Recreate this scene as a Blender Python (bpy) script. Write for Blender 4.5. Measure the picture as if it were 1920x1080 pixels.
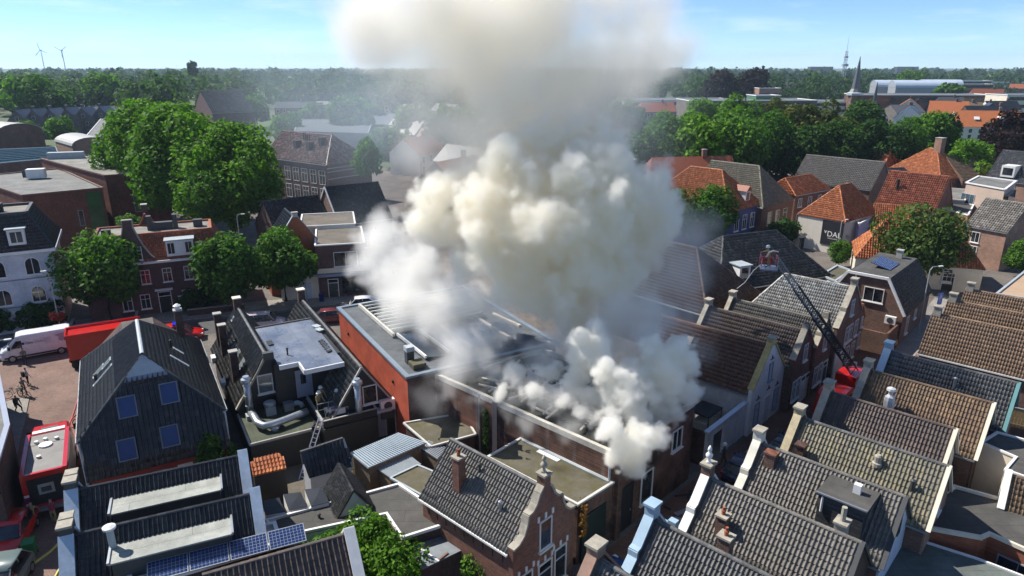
import bpy, bmesh, math, random
import numpy as np
from mathutils import Vector, Matrix, Euler
from mathutils import noise as mnoise
R = math.radians
random.seed(7)
for o in list(bpy.data.objects): bpy.data.objects.remove(o)
SC = bpy.context.scene
COL = SC.collection
# ---------------------------------------------------------------- camera
cam = bpy.data.cameras.new('camera'); CAM = bpy.data.objects.new('camera', cam); COL.objects.link(CAM)
cam.sensor_width = 36; cam.lens = 24.0; cam.clip_start = 0.5; cam.clip_end = 20000
CAM.location = (0, 0, 27); CAM.rotation_euler = (R(90 - 18.045), 0, 0)
SC.camera = CAM
# ---------------------------------------------------------------- world + sun
SUN_AZ = R(-62)      # compass angle from +Y towards +X of the direction to the sun
SUN_EL = R(48)
w = bpy.data.worlds.new('World'); SC.world = w; w.use_nodes = True
nt = w.node_tree; nt.nodes.clear()
sky = nt.nodes.new('ShaderNodeTexSky'); sky.sky_type = 'NISHITA'; sky.sun_disc = False
sky.sun_elevation = SUN_EL; sky.sun_rotation = SUN_AZ; sky.altitude = 20; sky.air_density = 0.5; sky.dust_density = 0.0; sky.ozone_density = 7.0
bg = nt.nodes.new('ShaderNodeBackground'); bg.inputs[1].default_value = 0.122
wo = nt.nodes.new('ShaderNodeOutputWorld')
wc = nt.nodes.new('ShaderNodeTexCoord'); wm = nt.nodes.new('ShaderNodeMapping'); wm.inputs['Scale'].default_value = (2.2, 2.2, 16.0); nt.links.new(wc.outputs['Generated'], wm.inputs[0])
wn = nt.nodes.new('ShaderNodeTexNoise'); wn.inputs['Scale'].default_value = 2.6; wn.inputs['Detail'].default_value = 7; wn.inputs['Roughness'].default_value = .62; nt.links.new(wm.outputs[0], wn.inputs['Vector'])
wr = nt.nodes.new('ShaderNodeMapRange'); wr.inputs['From Min'].default_value = .5; wr.inputs['From Max'].default_value = .85; wr.inputs['To Max'].default_value = .55; nt.links.new(wn.outputs[0], wr.inputs[0])
wx = nt.nodes.new('ShaderNodeMix'); wx.data_type = 'RGBA'; wx.inputs[7].default_value = (6.5, 7.2, 7.8, 1); nt.links.new(wr.outputs[0], wx.inputs[0]); nt.links.new(sky.outputs[0], wx.inputs[6])
nt.links.new(wx.outputs[2], bg.inputs[0]); nt.links.new(bg.outputs[0], wo.inputs[0])
sl = bpy.data.lights.new('sun', 'SUN'); sl.energy = 5.0; sl.angle = R(0.5); sl.color = (1.0, .95, .87)
SUN = bpy.data.objects.new('sun', sl); COL.objects.link(SUN)
sd = Vector((math.sin(SUN_AZ) * math.cos(SUN_EL), math.cos(SUN_AZ) * math.cos(SUN_EL), math.sin(SUN_EL)))
SUN.rotation_euler = sd.to_track_quat('Z', 'Y').to_euler(); SUN.location = sd * 200
vs = SC.view_settings; vs.view_transform = 'Standard'; vs.look = 'None'; vs.exposure = 0.6; vs.gamma = 1
cy = SC.cycles
cy.max_bounces = 40; cy.diffuse_bounces = 2; cy.glossy_bounces = 2; cy.transmission_bounces = 2; cy.volume_bounces = 40; cy.transparent_max_bounces = 8
cy.use_denoising = True; cy.caustics_reflective = False; cy.caustics_refractive = False
cy.volume_step_rate = 2.0; cy.volume_max_steps = 512
cy.use_adaptive_sampling = True; cy.adaptive_threshold = 0.02

# ---------------------------------------------------------------- materials
def _new(name):
    m = bpy.data.materials.new(name); m.use_nodes = True
    n = m.node_tree; n.nodes.clear()
    out = n.nodes.new('ShaderNodeOutputMaterial'); b = n.nodes.new('ShaderNodeBsdfPrincipled')
    n.links.new(b.outputs[0], out.inputs[0])
    return m, n, b
def _coord(n):
    return n.nodes.new('ShaderNodeTexCoord').outputs['Object']
def _noise(n, vec, scale, detail=4, rough=.6):
    t = n.nodes.new('ShaderNodeTexNoise'); t.inputs['Scale'].default_value = scale; t.inputs['Detail'].default_value = detail; t.inputs['Roughness'].default_value = rough
    n.links.new(vec, t.inputs['Vector']); return t.outputs['Fac']
def _ramp(n, fac, stops):
    r = n.nodes.new('ShaderNodeValToRGB'); e = r.color_ramp.elements
    while len(e) < len(stops): e.new(.5)
    for k, (p, c) in enumerate(stops): e[k].position = p; e[k].color = (*c, 1)
    n.links.new(fac, r.inputs[0]); return r.outputs[0]
def _mix(n, a, b, fac, mode='MIX'):
    m = n.nodes.new('ShaderNodeMix'); m.data_type = 'RGBA'; m.blend_type = mode
    for s, v in ((m.inputs[0], fac), (m.inputs[6], a), (m.inputs[7], b)):
        if isinstance(v, (int, float)): s.default_value = v
        elif isinstance(v, tuple): s.default_value = (*v, 1)
        else: n.links.new(v, s)
    return m.outputs[2]
def _math(n, op, a, b=None, c=None):
    m = n.nodes.new('ShaderNodeMath'); m.operation = op
    for k, v in enumerate((a, b, c)):
        if v is None: continue
        if isinstance(v, (int, float)): m.inputs[k].default_value = v
        else: n.links.new(v, m.inputs[k])
    return m.outputs[0]
def _bump(n, b, h, strength=.3, dist=.02):
    k = n.nodes.new('ShaderNodeBump'); k.inputs['Strength'].default_value = strength; k.inputs['Distance'].default_value = dist
    n.links.new(h, k.inputs['Height']); n.links.new(k.outputs[0], b.inputs['Normal'])
def sc3(c, f): return tuple(min(1, max(0, x * f)) for x in c)
MATS = {}
def plain(name, c, rough=.6, var=.18, scale=1.5, metal=0, bump=0, spec=.5, dirt=0):
    if name in MATS: return MATS[name]
    m, n, b = _new(name); v = _coord(n)
    f = _noise(n, v, scale, 6, .65)
    colr = _ramp(n, f, [(.25, sc3(c, 1 - var)), (.75, sc3(c, 1 + var))])
    if dirt:
        g = _noise(n, v, scale * .35, 8, .7)
        dm = _ramp(n, g, [(.48, (0, 0, 0)), (.7, (1, 1, 1))])
        fm = _math(n, 'MULTIPLY', dm, dirt)
        colr = _mix(n, colr, sc3(c, .45), fm)
    n.links.new(colr, b.inputs['Base Color'])
    b.inputs['Roughness'].default_value = rough; b.inputs['Metallic'].default_value = metal
    b.inputs['Specular IOR Level'].default_value = spec
    if bump: _bump(n, b, _noise(n, v, scale * 12, 4), bump, .02)
    MATS[name] = m; return m
def brick(name, c, mortar=(.25, .22, .2), var=.35, size=1.0, soot=0):
    if name in MATS: return MATS[name]
    m, n, b = _new(name); v = _coord(n)
    s = n.nodes.new('ShaderNodeSeparateXYZ'); n.links.new(v, s.inputs[0])
    cxy = _math(n, 'ADD', s.outputs[0], s.outputs[1])
    cb = n.nodes.new('ShaderNodeCombineXYZ'); n.links.new(cxy, cb.inputs[0]); n.links.new(s.outputs[2], cb.inputs[1])
    t = n.nodes.new('ShaderNodeTexBrick'); n.links.new(cb.outputs[0], t.inputs['Vector'])
    t.inputs['Scale'].default_value = 1 / size; t.inputs['Brick Width'].default_value = .22; t.inputs['Row Height'].default_value = .068; t.inputs['Mortar Size'].default_value = .007
    t.inputs['Color1'].default_value = (*sc3(c, 1 - var), 1); t.inputs['Color2'].default_value = (*sc3(c, 1 + var), 1); t.inputs['Mortar'].default_value = (*mortar, 1)
    f = _noise(n, v, .6, 6, .7)
    k = _ramp(n, f, [(.3, (.6, .6, .6)), (.7, (1.15, 1.1, 1.05))])
    o = _mix(n, t.outputs['Color'], k, 1.0, 'MULTIPLY')
    if soot:
        g = _noise(n, v, .35, 5, .6)
        o = _mix(n, o, (.012, .011, .01), _math(n, 'MULTIPLY', _ramp(n, g, [(.4, (0, 0, 0)), (.62, (1, 1, 1))]), soot))
    n.links.new(o, b.inputs['Base Color']); b.inputs['Roughness'].default_value = .85; b.inputs['Specular IOR Level'].default_value = .25
    _bump(n, b, t.outputs['Fac'], -.4, .01)
    MATS[name] = m; return m
def tilemat(name, c, c2=None, rough=.55, moss=(.12, .11, .05), mossamt=.3, var=.3):
    if name in MATS: return MATS[name]
    m, n, b = _new(name); v = _coord(n)
    a = n.nodes.new('ShaderNodeAttribute'); a.attribute_name = 'rnd'
    oi = n.nodes.new('ShaderNodeObjectInfo')
    r = _math(n, 'FRACT', _math(n, 'ADD', a.outputs['Fac'], _math(n, 'MULTIPLY', oi.outputs['Random'], 7.31)))
    c2 = c2 or sc3(c, 1.25)
    colr = _ramp(n, r, [(0, sc3(c, 1 - var)), (.55, c), (.9, c2), (1, sc3(c2, 1 + var))])
    nv = n.nodes.new('ShaderNodeNewGeometry').outputs['Position']
    f = _noise(n, nv, .7, 6, .7)
    colr = _mix(n, colr, moss, _math(n, 'MULTIPLY', _ramp(n, f, [(.45, (0, 0, 0)), (.7, (1, 1, 1))]), mossamt))
    g = _noise(n, nv, 9, 3, .6)
    colr = _mix(n, colr, _ramp(n, g, [(.3, (.7, .7, .7)), (.7, (1.2, 1.2, 1.2))]), 1.0, 'MULTIPLY')
    n.links.new(colr, b.inputs['Base Color']); b.inputs['Roughness'].default_value = rough; b.inputs['Specular IOR Level'].default_value = .4
    MATS[name] = m; return m
def bitumen(name, c, seam=1.0, wet=0, moss=None):
    if name in MATS: return MATS[name]
    m, n, b = _new(name); v = _coord(n)
    f = _noise(n, v, .5, 8, .7); g = _noise(n, v, 40, 2)
    colr = _ramp(n, f, [(.3, sc3(c, .65)), (.5, c), (.72, sc3(c, 1.5))])
    colr = _mix(n, colr, _ramp(n, g, [(.3, (.75, .75, .75)), (.7, (1.25, 1.25, 1.25))]), 1.0, 'MULTIPLY')
    if seam:
        t = n.nodes.new('ShaderNodeTexBrick'); n.links.new(v, t.inputs['Vector']); t.inputs['Scale'].default_value = 1
        t.inputs['Brick Width'].default_value = 5.0; t.inputs['Row Height'].default_value = seam; t.inputs['Mortar Size'].default_value = .012
        colr = _mix(n, colr, sc3(c, .45), t.outputs['Fac'])
    if moss:
        h = _noise(n, v, .8, 8, .75)
        colr = _mix(n, colr, moss, _ramp(n, h, [(.42, (0, 0, 0)), (.62, (.9, .9, .9))]))
    n.links.new(colr, b.inputs['Base Color'])
    if wet:
        h = _noise(n, v, .45, 5, .6)
        n.links.new(_ramp(n, h, [(.40, (.08, .08, .08)), (.50, (.45, .45, .45))]), b.inputs['Roughness']); b.inputs['Specular IOR Level'].default_value = .6
    else: b.inputs['Roughness'].default_value = .8; b.inputs['Specular IOR Level'].default_value = .3
    MATS[name] = m; return m
def paving(name, c, c2, w=.2, h=.1, mortar=(.05, .04, .035)):
    if name in MATS: return MATS[name]
    m, n, b = _new(name); v = _coord(n)
    t = n.nodes.new('ShaderNodeTexBrick'); n.links.new(v, t.inputs['Vector']); t.inputs['Scale'].default_value = 1
    t.inputs['Brick Width'].default_value = w; t.inputs['Row Height'].default_value = h; t.inputs['Mortar Size'].default_value = .006
    t.inputs['Color1'].default_value = (*c, 1); t.inputs['Color2'].default_value = (*c2, 1); t.inputs['Mortar'].default_value = (*mortar, 1)
    f = _noise(n, v, .25, 7, .7)
    o = _mix(n, t.outputs['Color'], _ramp(n, f, [(.3, (.62, .6, .6)), (.7, (1.25, 1.2, 1.15))]), 1.0, 'MULTIPLY')
    n.links.new(o, b.inputs['Base Color']); b.inputs['Roughness'].default_value = .85; b.inputs['Specular IOR Level'].default_value = .25
    MATS[name] = m; return m
def leafmat(name, c, c2):
    if name in MATS: return MATS[name]
    m, n, b = _new(name)
    a = n.nodes.new('ShaderNodeAttribute'); a.attribute_name = 'rnd'
    oi = n.nodes.new('ShaderNodeObjectInfo')
    r = _math(n, 'FRACT', _math(n, 'ADD', a.outputs['Fac'], 0))
    colr = _ramp(n, r, [(0, sc3(c, .6)), (.5, c), (1, c2)])
    k = _ramp(n, oi.outputs['Random'], [(0, (.8, .85, .8)), (1, (1.2, 1.15, 1.0))])
    colr = _mix(n, colr, k, 1.0, 'MULTIPLY')
    n.links.new(colr, b.inputs['Base Color']); b.inputs['Roughness'].default_value = .65; b.inputs['Specular IOR Level'].default_value = .12
    tr = n.nodes.new('ShaderNodeBsdfTranslucent'); n.links.new(_mix(n, colr, (1.0, 1.25, .45), 1.0, 'MULTIPLY'), tr.inputs[0])
    mx = n.nodes.new('ShaderNodeMixShader'); mx.inputs[0].default_value = .38
    n.links.new(b.outputs[0], mx.inputs[1]); n.links.new(tr.outputs[0], mx.inputs[2])
    n.links.new(mx.outputs[0], [x for x in n.nodes if x.type == 'OUTPUT_MATERIAL'][0].inputs[0])
    MATS[name] = m; return m
def glassmat():
    m, n, b = _new('window_glass'); v = _coord(n)
    f = _noise(n, v, .9, 2)
    n.links.new(_ramp(n, f, [(.35, (.008, .01, .014)), (.7, (.05, .055, .06))]), b.inputs['Base Color'])
    b.inputs['Roughness'].default_value = .06; b.inputs['Specular IOR Level'].default_value = .7
    return m
GLASS = glassmat()
def paint(name, c, rough=.25, coat=.6):
    if name in MATS: return MATS[name]
    m, n, b = _new(name); v = _coord(n)
    f = _noise(n, v, 2.0, 6, .7)
    n.links.new(_ramp(n, f, [(.3, sc3(c, .82)), (.7, sc3(c, 1.08))]), b.inputs['Base Color'])
    b.inputs['Roughness'].default_value = rough; b.inputs['Coat Weight'].default_value = coat; b.inputs['Coat Roughness'].default_value = .08
    MATS[name] = m; return m
WHITE = plain('white_paint', (.74, .73, .70), .5, .08, 2, dirt=.25)
CREAM = plain('cream_paint', (.70, .63, .50), .55, .1, 1.5, dirt=.3)
LBLUE = plain('light_blue_paint', (.30, .42, .52), .5, .1, 2, dirt=.2)
DARKW = plain('black_boarding', (.018, .018, .019), .6, .35, 2)
STONE = plain('weathered_stone', (.34, .31, .25), .85, .3, 3, bump=.3, dirt=.5)
GREYP = plain('grey_paint', (.28, .30, .33), .5, .12, 2)
BLUEG = plain('blue_grey_paint', (.23, .27, .36), .5, .1, 2)
ZINC = plain('zinc', (.38, .41, .44), .35, .15, 2, metal=.6)
LEAD = plain('lead_sheet', (.36, .40, .42), .5, .15, 2)
STEEL = plain('galvanised_steel', (.42, .46, .50), .38, .2, 3, metal=.7)
BLACK = plain('black_rubber', (.012, .012, .012), .7, .2, 3)
DGREY = plain('dark_grey', (.045, .047, .05), .6, .25, 3)
WOOD = plain('weathered_wood', (.24, .17, .10), .8, .35, 4, bump=.2)
CONC = plain('concrete', (.36, .35, .32), .85, .2, 1.2, dirt=.4)
BR_RED = brick('red_brick', (.20, .075, .045))
BR_BROWN = brick('brown_brick', (.15, .075, .05))
BR_DARK = brick('dark_brick', (.085, .045, .04), (.12, .11, .10))
BR_MOD = brick('modern_brick', (.19, .065, .042), (.10, .08, .07))
BR_PURP = brick('purple_brick', (.11, .05, .05), (.16, .14, .13))
BR_SOOT = brick('sooty_brick', (.19, .085, .055), soot=.8)
BR_ORANGE = brick('orange_brick', (.36, .105, .05), (.24, .14, .10), .2)
BR_PINK = brick('pink_brick', (.34, .19, .13), (.3, .27, .24), .2)
BR_WHITE = brick('whitewashed_brick', (.66, .66, .66), (.6, .6, .6), .05)
BR_GREY = brick('grey_brick', (.16, .145, .135), (.16, .15, .14), .2)
T_CHAR = tilemat('charcoal_tile', (.020, .022, .026), (.038, .042, .05), .35, (.03, .03, .03), .2)
T_GREY = tilemat('grey_tile', (.15, .138, .122), (.19, .175, .155), .5, (.17, .15, .10), .4, .14)
T_DGREY = tilemat('dark_grey_tile', (.11, .108, .105), (.14, .138, .135), .42, (.13, .12, .09), .35, .14)
T_BROWN = tilemat('brown_tile', (.17, .112, .07), (.23, .15, .085), .5, (.16, .13, .08), .35, .18)
T_DBROWN = tilemat('dark_brown_tile', (.10, .076, .066), (.13, .098, .082), .5, (.10, .09, .07), .3, .15)
T_MOSS = tilemat('mossy_tile', (.185, .17, .13), (.25, .215, .14), .55, (.19, .18, .10), .5, .2)
T_TAN = tilemat('tan_tile', (.235, .155, .098), (.28, .185, .115), .5, (.17, .13, .09), .3, .16)
T_ORANGE = tilemat('orange_tile', (.42, .125, .04), (.52, .19, .07), .5, (.20, .10, .05), .35)
T_RED = tilemat('red_tile', (.27, .07, .03), (.36, .11, .05), .5, (.13, .07, .04), .35)
T_SILVER = tilemat('silvered_tile', (.34, .33, .30), (.46, .45, .42), .4, (.20, .15, .09), .6)
T_SMOKED = tilemat('smoked_tile', (.15, .075, .046), (.19, .095, .055), .5, (.07, .045, .03), .4, .18)
T_SLATE = tilemat('slate', (.06, .063, .068), (.10, .10, .105), .4, (.10, .10, .085), .35)
BITU = bitumen('bitumen', (.075, .072, .066)); BITU2 = bitumen('pale_bitumen', (.16, .16, .15), 1.0)
BITU_W = bitumen('wet_bitumen', (.13, .15, .19), 1.0, wet=1); BITU_G = bitumen('gravel_roof', (.20, .185, .16), 0)
BITU_M = bitumen('mossy_roof', (.11, .10, .075), 0, moss=(.085, .075, .03)); BITU_GR = bitumen('green_grey_felt', (.10, .115, .105), 1.1)
BITU_L = bitumen('light_grey_felt', (.30, .31, .28), 1.3); BITU_WH = bitumen('white_felt', (.62, .60, .55), 0)
RUBBER_R = bitumen('grey_membrane', (.19, .21, .225), 0)
L_GREEN = leafmat('leaf_green', (.062, .145, .02), (.15, .29, .045))
L_DARK = leafmat('leaf_dark', (.036, .084, .02), (.085, .165, .035))
L_BRIGHT = leafmat('leaf_bright', (.09, .20, .018), (.20, .36, .045))
L_OLIVE = leafmat('leaf_olive', (.06, .075, .02), (.13, .14, .045))
L_PURPLE = leafmat('leaf_purple', (.022, .012, .016), (.05, .028, .035))
L_SILVER = leafmat('leaf_silver', (.08, .115, .055), (.17, .20, .11))
BARK = plain('bark', (.07, .052, .038), .9, .3, 4, bump=.4)
RED = paint('red_vehicle_paint', (.52, .012, .01)); VANW = paint('white_vehicle_paint', (.78, .78, .80)); SILV = paint('silver_vehicle_paint', (.38, .42, .46)); DARKC = paint('dark_vehicle_paint', (.03, .04, .06))

# ---------------------------------------------------------------- geometry helpers
class G:
    def __init__(s): s.v = []; s.f = []; s.r = None
    def add(s, vs, fs):
        k = len(s.v); s.v += [tuple(x) for x in vs]; s.f += [tuple(i + k for i in f) for f in fs]; return s
    def box(s, x0, x1, y0, y1, z0, z1):
        return s.add([(x0, y0, z0), (x1, y0, z0), (x1, y1, z0), (x0, y1, z0), (x0, y0, z1), (x1, y0, z1), (x1, y1, z1), (x0, y1, z1)],
                     [(3, 2, 1, 0), (4, 5, 6, 7), (0, 1, 5, 4), (1, 2, 6, 5), (2, 3, 7, 6), (3, 0, 4, 7)])
    def obox(s, c, sz, rz=0, m=None):
        M = (m or Matrix.Rotation(rz, 4, 'Z')); c = Vector(c)
        hx, hy, hz = (q / 2 for q in sz)
        p = [c + M @ Vector((a * hx, b * hy, d * hz)) for d in (-1, 1) for a, b in ((-1, -1), (1, -1), (1, 1), (-1, 1))]
        return s.add(p, [(3, 2, 1, 0), (4, 5, 6, 7), (0, 1, 5, 4), (1, 2, 6, 5), (2, 3, 7, 6), (3, 0, 4, 7)])
    def bar(s, p, q, w, h=None, up=(0, 0, 1)):
        p, q = Vector(p), Vector(q); d = (q - p); L = d.length; d.normalize(); h = h or w
        u = Vector(up); sd_ = d.cross(u)
        if sd_.length < 1e-4: sd_ = d.cross(Vector((1, 0, 0)))
        sd_.normalize(); u = sd_.cross(d)
        M = Matrix((d, sd_, u)).transposed().to_4x4()
        return s.obox((p + q) / 2, (L, w, h), m=M)
    def prism(s, poly, z0, z1):
        n = len(poly)
        area = sum(poly[i][0] * poly[(i + 1) % n][1] - poly[(i + 1) % n][0] * poly[i][1] for i in range(n))
        if area < 0: poly = poly[::-1]
        return s.add([(x, y, z0) for x, y in poly] + [(x, y, z1) for x, y in poly],
                     [tuple(range(n - 1, -1, -1)), tuple(range(n, 2 * n))] + [(i, (i + 1) % n, n + (i + 1) % n, n + i) for i in range(n)])
    def slab(s, pts, t):           # a thick planar polygon; pts counter-clockwise seen from outside, t goes inwards
        pts = [Vector(p) for p in pts]; n = len(pts)
        nn = Vector((0, 0, 0))
        for i in range(n): nn += pts[i].cross(pts[(i + 1) % n])
        nn.normalize()
        return s.add(list(pts) + [p - nn * t for p in pts], [tuple(range(n)), tuple(range(2 * n - 1, n - 1, -1))] + [(i, n + i, n + (i + 1) % n, (i + 1) % n) for i in range(n)])
    def extr_x(s, poly, x0, x1):   # poly in (y,z), extruded along x
        n = len(poly)
        area = sum(poly[i][0] * poly[(i + 1) % n][1] - poly[(i + 1) % n][0] * poly[i][1] for i in range(n))
        if area < 0: poly = poly[::-1]
        return s.add([(x0, y, z) for y, z in poly] + [(x1, y, z) for y, z in poly],
                     [tuple(range(n - 1, -1, -1)), tuple(range(n, 2 * n))] + [(i, (i + 1) % n, n + (i + 1) % n, n + i) for i in range(n)])
    def tube(s, p, q, r, r2=None, n=8, cap=True):
        p, q = Vector(p), Vector(q); d = (q - p).normalized(); r2 = r if r2 is None else r2
        a = d.cross(Vector((0, 0, 1)));
        if a.length < 1e-3: a = Vector((1, 0, 0))
        a.normalize(); b = d.cross(a)
        k = [(math.cos(2 * math.pi * i / n), math.sin(2 * math.pi * i / n)) for i in range(n)]
        vs = [p + a * (c * r) + b * (t * r) for c, t in k] + [q + a * (c * r2) + b * (t * r2) for c, t in k]
        fs = [(i, i + n, (i + 1) % n + n, (i + 1) % n) for i in range(n)]
        if cap: fs += [tuple(range(n)), tuple(range(2 * n - 1, n - 1, -1))]
        return s.add(vs, fs)
    def path(s, pts, r, n=6):
        pts = [Vector(p) for p in pts]; rings = []
        for i, p in enumerate(pts):
            d = (pts[min(i + 1, len(pts) - 1)] - pts[max(i - 1, 0)]).normalized()
            a = d.cross(Vector((0, 0, 1)))
            if a.length < 1e-3: a = Vector((1, 0, 0))
            a.normalize(); b = d.cross(a); rr = r[i] if isinstance(r, (list, tuple)) else r
            rings.append([p + a * (math.cos(2 * math.pi * k / n) * rr) + b * (math.sin(2 * math.pi * k / n) * rr) for k in range(n)])
        fs = []
        for i in range(len(pts) - 1):
            for k in range(n): fs.append((i * n + k, (i + 1) * n + k, (i + 1) * n + (k + 1) % n, i * n + (k + 1) % n))
        fs += [tuple(range(n)), tuple(range(len(pts) * n - 1, len(pts) * n - n - 1, -1))]
        return s.add([v for r_ in rings for v in r_], fs)
    def lathe(s, prof, c=(0, 0, 0), n=10):
        c = Vector(c); vs = []; m = len(prof)
        for r, z in prof:
            vs += [c + Vector((r * math.cos(2 * math.pi * k / n), r * math.sin(2 * math.pi * k / n), z)) for k in range(n)]
        fs = [(i * n + k, i * n + (k + 1) % n, (i + 1) * n + (k + 1) % n, (i + 1) * n + k) for i in range(m - 1) for k in range(n)]
        fs += [tuple(range(n - 1, -1, -1)), tuple(range((m - 1) * n, m * n))]
        return s.add(vs, fs)
    def mesh(s, name, mat, smooth=False):
        me = bpy.data.meshes.new(name); me.from_pydata(s.v, [], s.f); me.materials.append(mat)
        if smooth: me.polygons.foreach_set('use_smooth', [True] * len(me.polygons))
        return me
    def obj(s, name, mat, parent=None, loc=None, rz=0, smooth=False, label=None, cat=None, group=None, kind=None):
        return link(name, s.mesh(name, mat, smooth), parent, loc, rz, label, cat, group, kind)
def link(name, me, parent=None, loc=None, rz=0, label=None, cat=None, group=None, kind=None):
    o = bpy.data.objects.new(name, me); COL.objects.link(o)
    if parent is not None: o.parent = parent
    if loc is not None: o.location = loc
    if rz: o.rotation_euler = (0, 0, rz)
    for k, v in (('label', label), ('category', cat), ('group', group), ('kind', kind)):
        if v: o[k] = v
    return o
def thing(name, label, cat, loc=(0, 0, 0), rz=0, group=None):
    if len(loc) == 2: loc = (*loc, 0)
    return link(name, None, None, loc, rz, label, cat, group)
def dup(root, loc, rz=0, scale=None, label=None, group=None):
    r = root.copy(); COL.objects.link(r); r.location = loc; r.rotation_euler = (0, 0, rz)
    if scale: r.scale = scale if isinstance(scale, tuple) else (scale,) * 3
    if label: r['label'] = label
    if group: r['group'] = group
    for ch in list(root.children):
        c = ch.copy(); COL.objects.link(c); c.parent = r
        for g in list(ch.children):
            d = g.copy(); COL.objects.link(d); d.parent = c
    return r
_cnt = [0]
# ---------------------------------------------------------------- pantiles
TW, TL = .2, .35
PROF = [(0, .0), (.07, .06), (.2, .085), (.34, .06), (.46, .012), (.78, .0), (1.0, .004)]
PROF_L = [(0, .0), (.1, .07), (.3, .075), (.46, .01), (1.0, .004)]
PROF_H = [(0, .0), (.28, .115), (.40, .115), (.48, .0), (.75, .0), (1.0, .0)]
def tile_unit(prof, tw, tl, th=.045):
    k = tw / TW
    v = [(x * tw, tl + .02, z * k) for x, z in prof] + [(x * tw, 0, z * k + th) for x, z in prof] + [(x * tw, 0, z * k - .01) for x, z in prof]
    n = len(prof); f = []
    for i in range(n - 1):
        f.append((n + i, n + i + 1, i + 1, i)); f.append((2 * n + i, 2 * n + i + 1, n + i + 1, n + i))
    return v, f
_tm = {}
def tile_mesh(mat, tw, tl, prof=None):
    k = (mat.name, round(tw, 3), round(tl, 3))
    if k not in _tm:
        v, f = tile_unit(prof or PROF, tw, tl); g = G(); g.v = v; g.f = f; _tm[k] = g.mesh('tile', mat, False)
    return _tm[k]
def inside(poly, x, y):
    c = False; n = len(poly)
    for i in range(n):
        x1, y1 = poly[i]; x2, y2 = poly[(i + 1) % n]
        if (y1 > y) != (y2 > y) and x < (x2 - x1) * (y - y1) / (y2 - y1) + x1: c = not c
    return c
def roof_face(root, pts, mat, indiv=0, tw=TW, tl=TL, holes=(), under=None, t=.08, name='roof', tiles=True, prof=None):
    """pts[0]->pts[1] is the eave edge (counter-clockwise seen from outside). Returns the roof part."""
    pts = [Vector(p) for p in pts]
    r = G().slab(pts, t).obj(name, under or mat, root)
    if not tiles: return r
    ex = (pts[1] - pts[0]).normalized(); nn = Vector((0, 0, 0))
    for i in range(len(pts)): nn += (pts[i] - pts[0]).cross(pts[(i + 1) % len(pts)] - pts[0])
    nn.normalize(); ey = nn.cross(ex)
    M = Matrix((ex, ey, nn)).transposed()
    q = [((p - pts[0]).dot(ex), (p - pts[0]).dot(ey)) for p in pts]
    xs = [a for a, b in q]; ys = [b for a, b in q]
    W_, H_ = max(xs) - min(xs), max(ys)
    nx = max(1, round(W_ / tw)); ny = max(1, round(H_ / tl)); tw = W_ / nx; tl = H_ / ny; x0 = min(xs)
    rng = random.Random(int(abs(pts[0].x) * 100) + 3)
    cells = []
    for j in range(ny):
        for i in range(nx):
            cx, cy_ = x0 + (i + .5) * tw, (j + .5) * tl
            if inside(q, cx, cy_) and not any(h[0] < cx < h[1] and h[2] < cy_ < h[3] for h in holes): cells.append((i, j))
    eul = M.to_euler()
    n_ind = 0
    if indiv:
        me = tile_mesh(mat, tw, tl, prof)
        pick = cells[:indiv] if len(cells) <= indiv else sorted(rng.sample(cells, indiv)) if False else cells[len(cells) - indiv:]
        for (i, j) in pick:
            o = bpy.data.objects.new('tile', me); COL.objects.link(o); o.parent = r
            o.location = pts[0] + ex * (x0 + i * tw + rng.uniform(-.006, .006)) + ey * (j * tl + rng.uniform(-.008, .008)) + nn * (.012 + rng.uniform(0, .006))
            o.rotation_euler = eul
        s_ = set(pick); cells = [c for c in cells if c not in s_]
    if cells:
        v, f = tile_unit(prof or PROF_L, tw, tl); v = np.array(v); nv = len(v); f = np.array(f)
        A = np.array(M)
        base = np.array([(x0 + i * tw, j * tl, .012) for i, j in cells]); N = len(base)
        base[:, 1] += np.random.RandomState(5).uniform(-.01, .01, N); base[:, 2] += np.random.RandomState(6).uniform(0, .008, N)
        V = (base[:, None, :] + v[None]).reshape(-1, 3) @ A.T + np.array(pts[0])
        Fc = (np.arange(N)[:, None, None] * nv + f[None]).reshape(-1, 4)
        me = bpy.data.meshes.new('roof_tiles')
        me.vertices.add(len(V)); me.vertices.foreach_set('co', V.ravel())
        me.loops.add(Fc.size); me.loops.foreach_set('vertex_index', Fc.ravel().astype(np.int32))
        me.polygons.add(len(Fc)); me.polygons.foreach_set('loop_start', np.arange(0, Fc.size, 4, dtype=np.int32))
        me.update(calc_edges=True); me.materials.append(mat)
        at = me.attributes.new('rnd', 'FLOAT', 'FACE'); rv = np.random.RandomState(len(V) % 999).rand(N)
        at.data.foreach_set('value', np.repeat(rv, len(f)))
        o = link('roof_tiles', me, r, kind='stuff')
    return r
_rm = {}
def ridge_caps(r, p, q, mat, seg=.38, rad=.12):
    p, q = Vector(p), Vector(q); L = (q - p).length; n = max(1, round(L / seg)); sg = L / n
    k = (mat.name, round(sg, 2), rad)
    if k not in _rm:
        vs = []; m = 5
        for e, rr in ((0, rad), (sg * 1.04, rad * .88)):
            vs += [(e, rr * math.cos(math.pi * i / (m - 1)), rr * .75 * math.sin(math.pi * i / (m - 1))) for i in range(m)]
        _rm[k] = G().add(vs, [(i, i + 1, m + i + 1, m + i) for i in range(m - 1)] + [tuple(range(m - 1, -1, -1))]).mesh('ridge_tile', mat, False)
    d = (q - p).normalized(); sd_ = Vector((0, 0, 1)).cross(d).normalized(); u = d.cross(sd_)
    eul = Matrix((d, sd_, u)).transposed().to_euler()
    for i in range(n):
        o = bpy.data.objects.new('ridge_tile', _rm[k]); COL.objects.link(o); o.parent = r
        o.location = p + (q - p) * (i / n); o.rotation_euler = eul
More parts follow.
